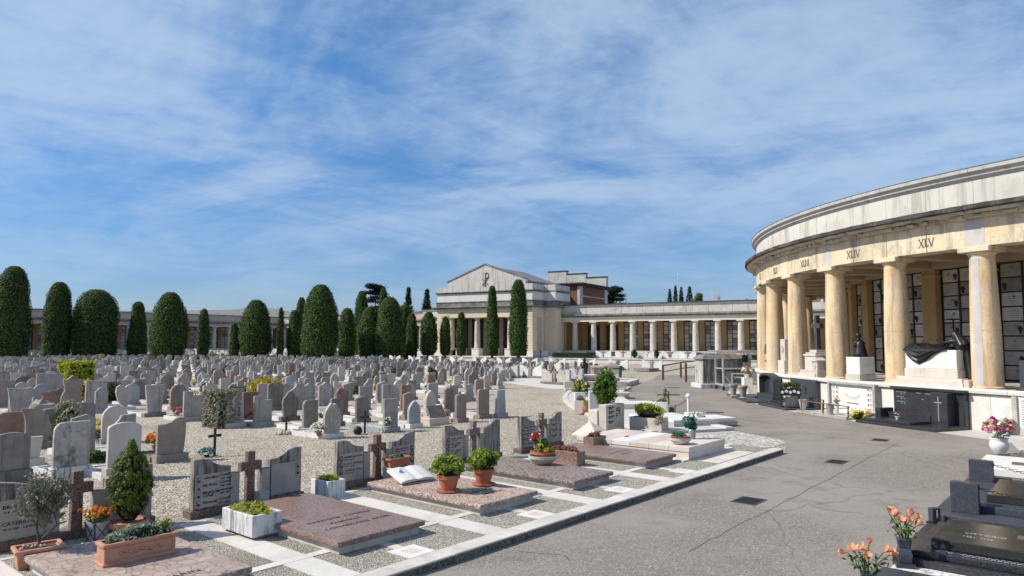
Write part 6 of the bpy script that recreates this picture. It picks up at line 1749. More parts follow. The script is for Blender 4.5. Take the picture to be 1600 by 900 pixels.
# stone bowl with agave, flowers in a black vase, granite planter box
bw = thing('stone_bowl', 'round stone bowl holding a terracotta dish of succulents on the dull rose slab', 'planter', W(12.93, 10.12, PZ + .20))
MB().lathe([(.16, 0), (.2, .02), (.33, .14), (.335, .20), (.31, .20), (.28, .15), (0, .14)], 28).build('bowl', M['tufa'], bw, smooth=False)
MB().lathe([(.22, .145), (.265, .24), (.29, .24), (.29, .285), (.265, .285), (.25, .26), (0, .255)], 24).build('dish', M['terracotta_red'], bw)
P_, N_ = clumps(240, (.24, .24, .14), 12, .35, 3, (0, 0, .33)); put('succulents', leaf_mesh('succulents', P_, N_, .055, M['sedum'], .45, 3), bw)
P_, N_ = clumps(110, (.11, .11, .12), 4, .5, 4, (.02, 0, .46)); put('agave', leaf_mesh('agave', P_, N_, .06, M['green_leaf'], .5, 4), bw)
bouquet('red and white artificial flowers in a dark vase before the corner headstone cross', W(14.75, 11.75, PZ), ('f_red', 'f_white', 'f_red'), .13, .34, 'hs_dark', 30, .07, 21, leaves=120, pr=.07, ph=.26)
trough('granite planter box of reddish succulents between the dull and the brownish slabs', W(14.2, 10.45, PZ), ROT, .34, 1.0, .34, 'rose_polished', 'red_leaf', 900, .028, .12, 'granite planter boxes', wall=.04, seed=8)
trough('granite planter box of reddish succulents against the pale pink tomb', W(16.42, 11.05, PZ + .0), ROT, .62, .34, .40, 'rose_polished', 'red_leaf', 600, .028, .14, 'granite planter boxes', wall=.04, seed=9)
gb = thing('stone_bowl', 'round pinkish bowl of teal sedum on the corner tomb edge', 'planter', W(16.98, 8.78, PZ + .33))
MB().lathe([(.14, 0), (.18, .02), (.27, .11), (.275, .17), (.255, .17), (.23, .13), (0, .12)], 26).build('bowl', M['tufa'], gb); MB().lathe([(.2, .12), (.235, .19), (.245, .21), (.23, .21), (0, .195)], 20).build('dish', M['terracotta_red'], gb)
P_, N_ = clumps(700, (.23, .23, .12), 16, .35, 5, (0, 0, .25)); put('sedum', leaf_mesh('sedum', P_, N_, .028, M['teal_leaf'], .4, 5), gb)
gv = thing('glass_vase', 'smoky vase of green leaves and white roses on the corner tomb', 'vase', W(18.1, 9.0, PZ + .33))
MB().lathe([(.07, 0), (.085, .03), (.105, .2), (.11, .26), (.095, .26), (.085, .2), (0, .18)], 16).build('vase', M['glass_vase'], gv, smooth=True)
P_, N_ = clumps(360, (.2, .2, .2), 9, .5, 6, (-.02, 0, .44)); put('leaves', leaf_mesh('leaves', P_, N_, .05, M['teal_leaf'], .5, 6), gv)
flower_heads(gv, 'rose', 'f_white', [(q.uniform(-.08, .16), q.uniform(-.14, .14), .52 + q.uniform(0, .16)) for _ in range(12)], .075, 9, 12)

# ------------------------------------------------------------------ tombs on the ring
def ring_frame(px, py, z=0.0):
    x, y = G(px, py, z)
    a = math.degrees(math.atan2(y - CY, x - CX))
    return x, y, R_(a)                          # local x points away from the portico's centre
x, y, a = ring_frame(1085, 668)
wt = thing('white_tomb', 'low white marble tomb with a chain post beside the gravel tip', 'tomb', (x + .2, y + .35, .06), R_(20))
MB().box(-1.35, -.55, 0, 1.35, .75, .16).build('base', M['hs_light'], wt, bev=.01); MB().box(-1.32, -.5, .161, 1.3, .7, .26).build('cover_slab', M['white'], wt, bev=.015)
MB().box(-.28, .0, .261, .28, .42, .42).build('lamp_base', M['white'], wt, bev=.01); MB().box(.32, .1, .261, .42, .14, .30).build('bronze_letter', M['bronze'], wt)
cpst = thing('chain_post', 'white marble post with domed cap holding an iron chain', 'post', at(1076, 652, .09))
MB().lathe([(.07, 0), (.075, .05), (.055, .1), (.052, .78), (.1, .8), (.105, .86), (.06, .92), (0, .94)], 14).build('shaft', M['white'], cpst, smooth=False)
MB().tube([(-.04, 0, .70), (-.45, .3, .38), (-1.0, .7, .26), (-1.5, 1.0, .4)], .014, 5).build('chain', M['iron'], cpst)
wp = trough('white stone planter with sparse green stems beside a grey lantern', at(1034, 650, .09), R_(-15), .5, .42, .58, 'white', 'sedum', 160, .05, .16, None, seed=14)
MB().tube([(.1, 0, .55), (.14, 0, .8), (.18, .02, 1.12)], .012, 4, r1=.004).build('bare_stem', M['bark'], wp); MB().tube([(-.1, 0, .55), (-.2, 0, .9), (-.3, .02, 1.1)], .008, 4, r1=.003).build('bare_stem', M['bark'], wp)
P_, N_ = clumps(130, (.07, .07, .25), 5, .6, 15, (.16, 0, .85)); put('upper_leaves', leaf_mesh('upper_leaves', P_, N_, .04, M['green_leaf'], .4, 15), wp)
ln = thing('grave_lantern', 'dark grey stone lantern leaning by the white stone planter', 'lantern', at(1050, 652, .09), R_(-20))
MB().box(-.14, -.1, 0, .14, .1, .5).build('body', M['hs_dark'], ln, bev=.02); MB().box(-.09, -.108, .12, .09, -.101, .40).build('door', M['iron'], ln)
cx_ = thing('low_cross', 'low horizontal iron bar cross rising beyond the white stone planter', 'cross', at(1045, 640, .09))
MB().box(-.03, -.03, 0, .03, .03, .8).box(-.5, -.025, .62, -.031, .025, .67).box(.031, -.025, .62, .5, .025, .67).build('cross', M['rusty'], cx_)
for (px, py, lab, sz) in ((985, 640, 'long white marble slab lying on the ring behind the laurel bush', (1.1, 1.5)), (1030, 662, 'pale marble slab on the ring beside the cream planter', (.9, 1.3)), (945, 622, 'pale slab with a dark hollow edge near the ring kerb', (1.3, 1.0))):
    x, y, a = ring_frame(px, py)
    t = thing('ring_slab', lab, 'grave slab', (x, y, .09), a)
    MB().box(-sz[0], -sz[1] / 2, 0, sz[0], sz[1] / 2, .14).build('base', M['pink_pale'], t, bev=.01); MB().box(-sz[0] - .03, -sz[1] / 2 - .03, .141, sz[0] + .03, sz[1] / 2 + .03, .24).build('cover_slab', M['white' if px > 950 else 'hs_light'], t, bev=.012)
x, y, a = ring_frame(925, 612)
lw_ = thing('low_stone_bench', 'low rose stone ledge with hollow shadowed front on the ring', 'tomb', (x, y, .09), R_(4))
MB().box(-1.7, -.25, 0, 2.2, .35, .12).build('base', M['hs_light'], lw_, bev=.01); MB().box(-1.7, .1, .121, 2.2, .4, .52).build('ledge', M['pink_pale'], lw_, bev=.01)
wv = thing('white_flower_holder', 'white stone holder with a portrait and mixed flowers at the ring kerb', 'flower holder', at(906, 638, .09))
MB().box(-.24, -.2, 0, .24, .2, .72).build('block', M['white'], wv, bev=.015); MB().box(-.1, -.22, .3, .1, -.201, .58).build('portrait', M['photo'], wv)
P_, N_ = clumps(420, (.42, .34, .32), 9, .5, 16, (.08, 0, .92)); put('leaves', leaf_mesh('leaves', P_, N_, .07, M['green_leaf'], .5, 16), wv)
flower_heads(wv, 'flower_head', 'f_yellow', [(q.uniform(-.35, .3), q.uniform(-.3, .3), q.uniform(.85, 1.25)) for _ in range(9)], .13, 17); flower_heads(wv, 'flower_head', 'f_white', [(q.uniform(-.35, .3), q.uniform(-.3, .3), q.uniform(.85, 1.25)) for _ in range(7)], .13, 18)
trough('pale stone planter of dry reddish stems on the ring', at(907, 644, .09), R_(-25), .42, .36, .5, 'hs_light', 'red_leaf', 300, .05, .16, None, seed=17)
pw = thing('flower_pot', 'round red terracotta pot with green yellow plant on the ring edge', 'flower pot', at(917, 645, .09))
MB().lathe([(.12, 0), (.2, .1), (.22, .2), (.19, .3), (.2, .33), (.17, .33), (0, .3)], 18).build('pot', M['terracotta_red'], pw, smooth=True)
P_, N_ = clumps(240, (.24, .24, .13), 8, .5, 18, (0, 0, .38)); put('leaves', leaf_mesh('leaves', P_, N_, .05, M['box'], .4, 18), pw)
sg = thing('marble_marker', 'narrow white marble panel beside the trunk of the laurel bush', 'grave marker', at(930, 648, .09), R_(20))
MB().box(-.28, -.05, 0, .28, .05, .95).build('panel', M['white'], sg, bev=.01)

# far family tombs: winged stones facing the field
def butterfly(x, y, rz, label, mats=('hs_light', 'white', 'hs_dark'), cross='hs_brown', slabmat='hs_dark', scale=.95, grp='white winged tombs along the far road', slab_on=True):
    t = family_headstone(label, (x, y, .05), rz, [], [], (), (), scale=scale, detail=False, cross_mat=cross, group=grp, mats=mats)
    if slab_on:
        MB().box(.3, -2.3, 0, 2.2, -.2, .30).build('cover_slab', M[slabmat], t)
    return t
RZF = ROT - PI / 2
for k in range(19):
    b = -13.5 + k * 4.1 + 22
    x, y, _ = W(66.0, b)
    if not (495 < 800 + FPX * x / y < 1060): continue
    # origin at the end of the stone; row runs along -B as seen from the field
    butterfly(x + BX[0] * 1.2, y + BX[1] * 1.2, RZF, f'bright white winged tomb, {nth(k + 1)} from the round portico end of the far road row', ('white', 'white', 'hs_light'), ('hs_brown', 'hs_dark', 'hs_red')[k % 3])
for k, (px, py, m3) in enumerate(((846, 600, ('hs_light', 'white', 'hs_dark')), (873, 600, ('hs_blue', 'hs_blue', 'hs_dark')), (893, 597, ('hs_blue', 'hs_blue', 'hs_dark')), (812, 590, ('white', 'white', 'hs_dark')), (845, 583, ('white', 'white', 'hs_dark')), (775, 590, ('hs_light', 'white', 'hs_dark')))):
    x, y = G(px, py)
    butterfly(x, y, (RZF if k not in (1, 2) else RZF - R_(35)), ('pale winged tomb at the edge of the gravel by the ring end', 'grey winged tomb turned aside beside the pale one at the ring end', 'grey winged tomb with a dark basin next to the turned one', 'white winged tomb in the second row of the ring end', 'white winged tomb with a brown bowl before the far road', 'pale winged tomb nearest the headstone field corner')[k], m3, 'hs_brown', 'rose_dark', .95, 'winged tombs at the ring end', slab_on=k in (2, 4))
bo = thing('stone_basin', 'wide rose stone bowl on a dark slab beside the little statue', 'basin', at(915, 598))
MB().lathe([(.3, 0), (.34, .05), (.8, .45), (.84, .6), (.76, .6), (0, .5)], 20).build('bowl', M['pink_pale'], bo); MB().box(-2.4, -.8, -.02, 2.6, .9, -.001).box(-2.6, .2, 0, 2.6, .95, .3).build('dark_slab', M['rose_dark'], bo)
st = thing('small_statue', 'small dark bronze statue of a praying figure beside the pink shrine', 'statue', at(913, 592))
m = MB(); m.lathe([(.32, 0), (.36, .1), (.3, .5), (.26, .9), (.33, 1.15), (.2, 1.34), (.09, 1.4)], 12); m.blob((.02, 0, 1.55), (.14, .15, .18), 2, 10, 8, .04); m.tube([(-.28, -.05, 1.2), (-.2, -.3, .95), (0, -.35, 1.15)], .07, 6); m.tube([(.28, -.05, 1.2), (.2, -.3, .95), (0, -.35, 1.15)], .07, 6)
m.build('figure', M['bronze'], st, smooth=True); MB().box(-.4, -.4, -.02, .4, .4, .25).build('pedestal', M['hs_dark'], st, (0, 0, -.24))
x, y = G(944, 593)
ae = thing('shrine', 'salmon pink stone shrine with small gable and square pillars', 'shrine', (x, y, 0), R_(-8))
ae.scale = (.62, .62, .55)
for k, xx in enumerate((-1.7, -.2)): MB().box(xx, -.5, 0, xx + .42, .6, 1.75).build('pillar', M['pink_marble'], ae, bev=.02)
MB().box(.22, -.4, 0, 1.9, .5, 1.5).build('front_wall', M['pink_pale'], ae, bev=.02); MB().box(-1.8, -.6, 1.752, 2.0, .7, 2.0).build('lintel', M['pink_marble'], ae, bev=.02)
MB().prism([(-.1, 2.002), (2.0, 2.002), (2.0, 2.08), (.95, 2.6), (-.1, 2.08)], -.65, .7).build('gable', M['pink_marble'], ae, bev=.01); MB().box(-1.75, .3, 0, -.25, .6, 1.7).build('back_wall', M['pink_pale'], ae)
bi = thing('waste_bin', 'green plastic wheeled bin beside the pink shrine', 'bin', at(965, 590), R_(-10))
bi.scale = (.9, .9, .62)
MB().frustum((-.38, -.38, .38, .38), (-.46, -.46, .46, .46), .08, 1.45).build('body', M['green_plastic'], bi, bev=.03); MB().box(-.5, -.52, 1.452, .5, .5, 1.6).build('lid', M['green_plastic'], bi, bev=.05)
for s in (-1, 1): MB().lathe([(.12, -.04), (.12, .04)], 12).build('wheel', M['rubber'], bi, (s * .3, .36, .12), rot=(0, PI / 2, 0))
kb = MB().box(0, 0, 0, 7.2, .5, .3).build('kerb', M['kerb'], None, (7.05, 46.3, 0), math.atan2(7.1, 2.5), bev=.02); tag(kb, kind='structure')
pl_ = MB().sheet([(2.6, 46.0), (7.0, 46.2), (9.4, 53.3), (10.0, 60.5), (-2, 66), (-1, 54)], .014).build('terrace_paving', M['paving'], None, recalc=False); tag(pl_, kind='structure')
# ramp railing and stained block at the far end of the road
rl = thing('ramp_railing', 'brown iron railing on square posts along the far ramp', 'railing', at(1036, 594), 0)
RP = [(1036, 594), (1064, 590), (1072, 597), (1104, 590), (1122, 586), (1150, 582)]
R0 = Vector(at(1036, 594))
pts = []
for k, p in enumerate(RP):
    v = Vector(at(*p)) - R0
    MB().box(-.075, -.075, 0, .075, .075, 1.2 + .12 * k).build('post', M['rusty'], rl, v)
    if k != 2: pts.append((v.x, v.y, 1.15 + .12 * k))
MB().tube(pts, .06, 5).build('hand_rail', M['rusty'], rl); MB().tube([(a_, b_, c_ - .5) for a_, b_, c_ in pts], .04, 5).build('lower_rail', M['rusty'], rl)
x, y = G(1108, 608)
bl = thing('stone_pier', 'stained white stone pier with a dark sloping cap at the head of the ramp', 'pier', (x + .95, y + 1.6, 0), R_(6))
MB().box(-1.45, -.95, 0, 2.4, .95, .3).build('footing', M['white_dirty'], bl, bev=.03); MB().box(-1.2, -.75, .301, 2.1, .75, 1.9).build('body', M['pier'], bl, bev=.02)
MB().frustum((-1.35, -.9, 2.25, .9), (-1.0, -.6, 1.9, .6), 1.902, 2.2).build('cap', M['hs_dark'], bl, bev=.01)

for k, (u, lab) in enumerate(((32.2, 'white winged tomb on the forecourt just past the long hedge'), (35.2, 'white winged tomb on the forecourt left of the taller cone shrub'), (38.6, 'white winged tomb on the forecourt between the two cone shrubs'), (42.0, 'white winged tomb on the forecourt beyond the shorter cone shrub'), (44.4, 'white winged tomb on the forecourt before the middle hedge'), (51.8, 'white winged tomb on the forecourt in the hedge gap near the trolley'), (22.0, 'white winged tomb on the forecourt by the pavilion corner'))):
    x, y, z = FW(u - 1.1, -4.0)
    o = family_headstone(lab, (x, y, FZ), FR, [], [], (), (), scale=.95, detail=False, cross_mat=('hs_brown', 'hs_dark', 'white')[k % 3], group='white winged tombs on the forecourt', mats=('white', 'white', 'hs_light'))
# ------------------------------------------------------------------ statues and tombs of the round portico
def pang(px, r=25.2):
    """angle of the point on the portico's rim that is seen at picture column px"""
    lo, hi = 158.0, 222.0
    for _ in range(40):
        m = (lo + hi) / 2
        x, y, _z = polar(r, m)
        if y < 1 or 800 + FPX * x / (y * math.cos(PITCH) - (CAM_H - 1) * math.sin(PITCH)) > px: hi = m
        else: lo = m
    return (lo + hi) / 2
def rim(name, label, cat, deg, r, z, group=None):
    """a thing on the portico's rim; local -y looks outwards, local x to the viewer's right"""
    return thing(name, label, cat, polar(r, deg, z), R_(deg + 90), group)
def skin(name, pts, edges, radii, mat, parent, levels=2, root=0):
    me = bpy.data.meshes.new(name)
    me.from_pydata(pts, edges, []); me.materials.append(M[mat])
    o = put(name, me, parent)
    o.modifiers.new('Skin', 'SKIN')
    for i, r in enumerate(radii):
        d = me.skin_vertices[0].data[i]
        d.radius = (r, r) if isinstance(r, (int, float)) else r
        d.use_root = i == root
    s = o.modifiers.new('Subdivision', 'SUBSURF'); s.levels = s.render_levels = levels
    return o
# marble tomb with bronze mourner, between the two nearest columns
am = ang(4.5) - .35
tm = rim('marble_tomb', 'white marble tomb block on a pink step between the two nearest columns', 'tomb', am, 24.55, Z0)
MB().box(-1.5, -.62, 0, 1.42, .5, .16).build('lower_step', M['pink_pale'], tm, bev=.01); MB().box(-1.38, -.5, .161, 1.3, .45, .30).build('upper_step', M['pink_pale'], tm, bev=.01)
MB().box(1.431, -.6, 0, 1.62, .4, .28).build('step_end', M['pink_marble'], tm, bev=.01)
MB().box(-1.12, -.38, .301, 1.06, .38, .62).build('lower_block', M['hs_cream'], tm, bev=.012); MB().box(-1.08, -.35, .622, 1.02, .35, 1.32).build('upper_block', M['white'], tm, bev=.012)
MB().lathe([(.0, 0), (.11, .005), (.11, .02), (.07, .02), (.07, .008), (0, .008)], 16).build('wreath_relief', M['hs_cream'], tm, (1.07, 0, .46), rot=(0, PI / 2, 0))
bz = rim('bronze_mourner', 'dark bronze mourning woman stretched over a draped body on the white marble tomb', 'statue', am, 24.55, Z0 + 1.32)
nu, nv = 60, 46
vs, fs = [], []
for i in range(nu + 1):
    u = -1.14 + 1.80 * i / nu
    hang = float(np.interp(u, [-1.14, -1.0, -.75, -.5, -.25, .1, .4, .66], [.02, .16, .44, .58, .46, .24, .08, .02]))
    hump = float(np.interp(u, [-1.14, -.95, -.6, -.2, .2, .66], [.10, .24, .20, .17, .14, .05]))
    for j in range(nv + 1):
        v = j / nv
        if v < .5:
            s = v / .5; y = .34 - s * .71; z = .02 + hump * math.sin(PI * min(1, max(0, s))) ** .8 + .040 * math.sin(u * 30 + s * 6) * math.sin(PI * s) + .02 * math.sin(u * 11 - s * 13) * math.sin(PI * s)
        else:
            s = (v - .5) / .5; y = -.375 - .035 * math.sin(s * PI); z = .02 - hang * s
            f = s * 5.2 + (u + .5) ** 2 * 3.0
            y -= .055 * (math.sin(f * 3.4) * .5 + .5) * min(1, hang * 4) * min(1, s * 4)
        vs.append((u, y, z))
for i in range(nu):
    for j in range(nv):
        k = i * (nv + 1) + j
        fs.append((k, k + 1, k + nv + 2, k + nv + 1))
dr = MB().add(vs, fs).build('drapery', M['bronze'], bz, smooth=True)
sol = dr.modifiers.new('thickness', 'SOLIDIFY'); sol.thickness = .025
skin('figure', [(1.12, .16, -.05), (1.00, .12, .12), (.88, .07, .28), (.79, .03, .40), (.73, .0, .48), (.68, -.02, .565), (.64, -.03, .62), (.76, -.14, .34), (.52, -.21, .27), (.28, -.18, .30), (.14, -.14, .36), (.08, -.13, .39), (.78, .2, .34), (.52, .24, .28), (.25, .18, .26), (.10, .14, .27)],
     [(0, 1), (1, 2), (2, 3), (3, 4), (4, 5), (5, 6), (2, 7), (7, 8), (8, 9), (9, 10), (10, 11), (2, 12), (12, 13), (13, 14), (14, 15)],
     [(.20, .22), (.19, .21), (.16, .19), .085, .075, .10, .07, .075, .055, .042, .036, .02, .075, .055, .042, .03], 'bronze', bz, 2, 0)
m = MB(); vs, fs = [], []
for i in range(15):
    s = i / 14
    cx_, cz_ = float(np.interp(s, [0, .12, .3, .6, 1], [1.02, 1.08, 1.16, 1.27, 1.42])), float(np.interp(s, [0, .12, .3, .6, 1], [.22, .10, -.2, -.7, -1.29]))
    rad = float(np.interp(s, [0, .12, .4, 1], [.05, .17, .22, .33]))
    for k in range(18):
        a = 2 * PI * k / 18; rr2 = rad * (1 + .16 * math.sin(a * 5 + s * 4) * min(1, s * 3))
        vs.append((cx_ + rr2 * .75 * math.cos(a), .14 + rr2 * math.sin(a), cz_ + rr2 * .25 * math.cos(a)))
for i in range(14):
    for k in range(18): fs.append((i * 18 + k, i * 18 + (k + 1) % 18, (i + 1) * 18 + (k + 1) % 18, (i + 1) * 18 + k))
fs += [tuple(range(17, -1, -1))]
m.add(vs, fs).build('robe', M['bronze'], bz, smooth=True)
m = MB(); vs, fs = [], []
for i in range(12):                                   # hood: from the crown of the head over the shoulders
    s = i / 11
    cx_, cz_ = float(np.interp(s, [0, .3, .6, 1], [.66, .72, .84, 1.06])), float(np.interp(s, [0, .3, .6, 1], [.71, .60, .42, .10]))
    rad = float(np.interp(s, [0, .12, .35, .6, 1], [.01, .09, .125, .175, .25]))
    for k in range(18):
        a = PI * (-.62 + 1.24 * k / 17)
        rr2 = rad * (1 + .07 * math.sin(a * 7 + s * 5))
        vs.append((cx_ + rr2 * .9 * math.cos(a), rr2 * math.sin(a) + .02, cz_ + rr2 * .55 * math.cos(a)))
for i in range(11):
    for k in range(17): fs.append((i * 18 + k, i * 18 + k + 1, (i + 1) * 18 + k + 1, (i + 1) * 18 + k))
hd = m.add(vs, fs).build('hood', M['bronze'], bz, smooth=True)
hs_ = hd.modifiers.new('thickness', 'SOLIDIFY'); hs_.thickness = .02
# kneeling bronze on a white block
am = ang(3.5) - .45
kp = rim('statue_block', 'white stone block carrying the kneeling bronze figure', 'pedestal', am, 24.75, Z0)
MB().box(-.44, -.40, 0, .44, .40, .26).build('foot', M['hs_cream'], kp, bev=.012); MB().box(-.41, -.37, .262, .41, .37, .98).build('block', M['white'], kp, bev=.012)
kf = rim('kneeling_figure', 'small dark bronze figure kneeling on a white block with bowed hooded head', 'statue', am, 24.75, Z0 + .98)
MB().box(-.36, -.3, .001, .36, .3, .03).build('bronze_base', M['bronze'], kf)
skin('figure', [(.02, 0, .24), (-.03, 0, .42), (-.05, 0, .62), (-.05, 0, .74), (-.06, 0, .84), (-.08, -.01, .93), (-.16, -.13, .14), (.0, -.12, .10), (.24, -.1, .09), (-.16, .13, .14), (.0, .12, .1), (.24, .1, .09), (-.02, -.19, .62), (-.02, -.22, .44), (-.12, -.12, .36), (-.02, .19, .62), (-.02, .22, .44), (-.12, .12, .36), (.32, -.1, .05), (.32, .1, .05)],
     [(0, 1), (1, 2), (2, 3), (3, 4), (4, 5), (0, 6), (6, 7), (7, 8), (0, 9), (9, 10), (10, 11), (2, 12), (12, 13), (13, 14), (2, 15), (15, 16), (16, 17), (8, 18), (11, 19)],
     [(.19, .2), (.17, .18), (.17, .15), .07, .09, .085, .11, .09, .05, .11, .09, .05, .075, .06, .045, .075, .06, .045, .035, .035], 'bronze', kf)
MB().lathe([(.30, .03), (.29, .12), (.25, .26), (.2, .45), (.19, .6), (.12, .7)], 16).build('robe', M['bronze'], kf, (.02, 0, 0), smooth=True)
MB().blob((-.06, 0, .90), (.125, .12, .13), 3, 12, 8, .03).build('hood', M['bronze'], kf, smooth=True)
# dark cross on stepped white pedestal
am = ang(2.5) + .2
cp = rim('cross_monument', 'dark stone cross on a stepped pale pedestal between columns', 'monument', am, 24.6, Z0)
for k, (w, z0, z1) in enumerate(((.78, 0, .16), (.68, .161, .30), (.50, .301, .95), (.56, .951, 1.03), (.46, 1.031, 1.12), (.30, 1.121, 1.24))): MB().box(-w, -w * .8, z0, w, w * .8, z1).build('pedestal_course', M['hs_cream'], cp, bev=.012)
MB().prism([(-.13, 1.242), (.13, 1.242), (.10, 2.25), (.38, 2.25), (.38, 2.48), (.10, 2.48), (.10, 2.86), (-.10, 2.86), (-.10, 2.48), (-.38, 2.48), (-.38, 2.25), (-.10, 2.25)], -.1, .1).build('cross', M['grey_granite'], cp, bev=.015)
sb = rim('urn_block', 'pale gabled block with a carved ring beside the dark stone cross', 'monument', am + 1.45, 24.95, Z0)
MB().box(-.26, -.22, 0, .26, .22, .3).box(-.22, -.18, .301, .22, .18, .72).build('block', M['hs_cream'], sb, bev=.01); MB().prism([(-.28, .722), (.28, .722), (.28, .78), (0, .9), (-.28, .78)], -.24, .24).build('gable_cap', M['hs_cream'], sb, bev=.006)
MB().lathe([(.05, 0), (.1, .01), (.1, .025), (.05, .025)], 16).build('carved_ring', M['hs_light'], sb, (0, -.18, .5), rot=(PI / 2, 0, 0))
se = rim('pale_stele', 'pale rose stele with a carved wreath between the columns under numeral XLII', 'stele', ang(1.5), 24.6, Z0)
MB().box(-.5, -.3, 0, .5, .3, .65).build('base', M['pink_pale'], se, bev=.012); MB().box(-.36, -.2, .651, .36, .2, 1.75).build('stele', M['hs_light'], se, bev=.012); MB().lathe([(.09, 0), (.18, .01), (.18, .035), (.09, .035)], 18).build('wreath', M['hs_grey'], se, (0, -.2, 1.25), rot=(PI / 2, 0, 0))
ge = rim('green_roofed_stele', 'small pale stele with a green bronze gable next to the pale rose one', 'stele', ang(.5) + 1.2, 24.7, Z0)
MB().box(-.35, -.25, 0, .35, .25, .95).build('stele', M['hs_light'], ge, bev=.01); MB().prism([(-.42, .952), (.42, .952), (0, 1.5)], -.28, .28).build('gable', M['bronze_green'], ge); MB().box(-.2, -.27, .5, .2, -.252, .6).build('tablet', M['rusty'], ge)
hl = rim('hanging_lantern', 'tall thin iron lamp stand behind the bronze mourner', 'lamp stand', ang(4.15), 22.3, Z0)
MB().tube([(0, 0, 0), (0, 0, 2.55)], .035, 6).build('pole', M['iron'], hl); MB().lathe([(.3, 0), (.32, .03), (.05, .06)], 14).build('dish', M['iron'], hl, (0, 0, 2.5))
dt = rim('granite_tomb', 'dark grey granite tomb block filling the bay beyond the nearest column', 'tomb', ang(5.62), 24.3, Z0)
MB().box(-1.25, -.55, 0, 1.6, .7, .12).build('base', M['anthracite'], dt, bev=.01); MB().box(-1.15, -.45, .121, 1.5, .6, 1.0).build('block', M['grey_granite'], dt, bev=.015)
bouquet('small yellow green plant on the dark granite tomb block', polar(24.5, ang(5.45), Z0 + 1.0), ('f_yellow',), .12, .22, 'anthracite', 10, .05, 44, leafmat='box')

# black granite doorway tomb
a0, a1 = pang(1401), pang(1514)
am = (a0 + a1) / 2; hw = R_(a1 - a0) * 25.2 / 2
bt = rim('black_tomb', 'black granite tomb with engraved wall, cross door and low slabs against the portico plinth', 'tomb', am, 25.2, 0)
MB().box(-hw, -.12, .02, hw - .02, .1, 1.27).build('wall_slab', M['black_granite'], bt, bev=.006); MB().box(-hw - .08, -.22, 1.271, hw + .05, .1, 1.37).build('top_slab', M['black_granite'], bt, bev=.01)
MB().box(hw - 1.02, -.55, .02, hw - .38, -.125, 1.262).build('door_block', M['black_granite'], bt, bev=.008)
MB().box(hw - .30, -.135, .1, hw - .08, -.121, .78).build('dark_recess', M['ink'], bt)
MB().box(hw - .725, -.565, .25, hw - .70, -.552, 1.12).build('cross_upright', M['ink_pale'], bt); MB().box(hw - .86, -.5655, .90, hw - .728, -.5515, .925).box(hw - .697, -.5655, .90, hw - .57, -.5515, .925).build('cross_arm', M['ink_pale'], bt)
MB().box(-hw - .35, -1.75, .012, hw + .05, -.126, .12).build('platform', M['black_granite'], bt, bev=.01)
MB().box(-hw - .1, -1.6, .121, hw - 1.05, -.6, .22).build('cover_slab', M['black_granite'], bt, bev=.012); MB().box(-hw + .05, -.55, .121, hw - 1.05, -.14, .42).build('bench', M['black_granite'], bt, bev=.01); MB().box(-hw - .2, -.9, .121, -hw + .045, -.2, .55).build('side_block', M['black_granite'], bt, bev=.01)
for i, (s, x, z) in enumerate((('PIETRO MENEGAZZI', .12, 1.14), ('1881 - 1961', .3, 1.07), ('AMELIA BENATI', .12, .96), ('1889 - 1970', .3, .89), ('LUIGI MENEGAZZI', .12, .78), ('1917 - 1990', .3, .71), ('FAMIGLIA', .98, 1.14), ('MENEGAZZI', 1.35, 1.14), ('PAX', 1.2, .92))):
    text(s, .06, M['ink_pale'], bt, (-hw + x, -.1225, z), sx=.8)
yb = polar(26.75, pang(1387) + .3, .03)
sh_ = shrub('flower_clump', 'clump of yellow flowers on the corner of the black granite tomb', 'flowers', yb, (.36, .3, .2), 'sedum', 500, .04, seed=51)
flower_heads(sh_, 'flower_head', 'f_yellow', [(q.uniform(-.34, .34), q.uniform(-.28, .28), q.uniform(.2, .42)) for _ in range(46)], .07, 52, 7)
bouquet('red and white flowers in a white bowl on the black tomb slab', polar(26.2, pang(1432), .22), ('f_red', 'f_white'), .09, .12, 'white', 12, .05, 53, leaves=40, pr=.07, ph=.1)
# white memorial panel with a rail
a0, a1 = pang(1303), pang(1371)
am = (a0 + a1) / 2; hw = R_(a1 - a0) * 25.2 / 2
wm = rim('white_memorial', 'white marble memorial with PAX lettering in a grey stone frame against the plinth', 'memorial', am, 25.2, 0)
MB().box(-hw, -.08, .02, hw, .1, 1.27).build('panel', M['white'], wm, bev=.005)
for x0, x1, z0, z1 in ((-hw - .1, -hw - .001, .02, 1.36), (hw + .001, hw + .14, .02, 1.36), (-hw, hw, 1.272, 1.36)): MB().box(x0, -.22, z0, x1, .1, z1).build('frame', M['hs_grey'], wm, bev=.006)
MB().box(-hw + .01, -.10, .1, -hw + .42, -.081, 1.25).build('name_panel', M['white'], wm); MB().box(hw - .42, -.10, .1, hw - .01, -.081, 1.25).build('name_panel', M['white'], wm)
for s in (-1, 1):
    for k in range(5):
        portrait(wm, s * (hw - .36), 1.12 - k * .2, True, .035, -.101)
        text(('ANGELO', 'MARIA', 'GIULIO', 'TERESA', 'BRUNO')[k], .055, M['ink'], wm, (s * (hw - .19) - .1, -.102, 1.12 - k * .2), sx=.75); text('1901 1975', .035, M['ink'], wm, (s * (hw - .19) - .1, -.102, 1.06 - k * .2), sx=.8)
text('PAX', .2, M['hs_dark'], wm, (-.27, -.082, .22), space=1.5, bold=-.002); MB().box(-.34, -.10, .50, .34, -.081, .53).build('bronze_bar', M['rusty'], wm)
for k in range(13):
    a = PI + PI * k / 12
    MB().blob((0, 0, 0), (.06, .012, .022), k, 7, 4, .1).build('laurel_leaf', M['hs_light'], wm, (.38 * math.cos(a), -.085, .88 + .16 * math.sin(a)), rot=(0, a, 0))
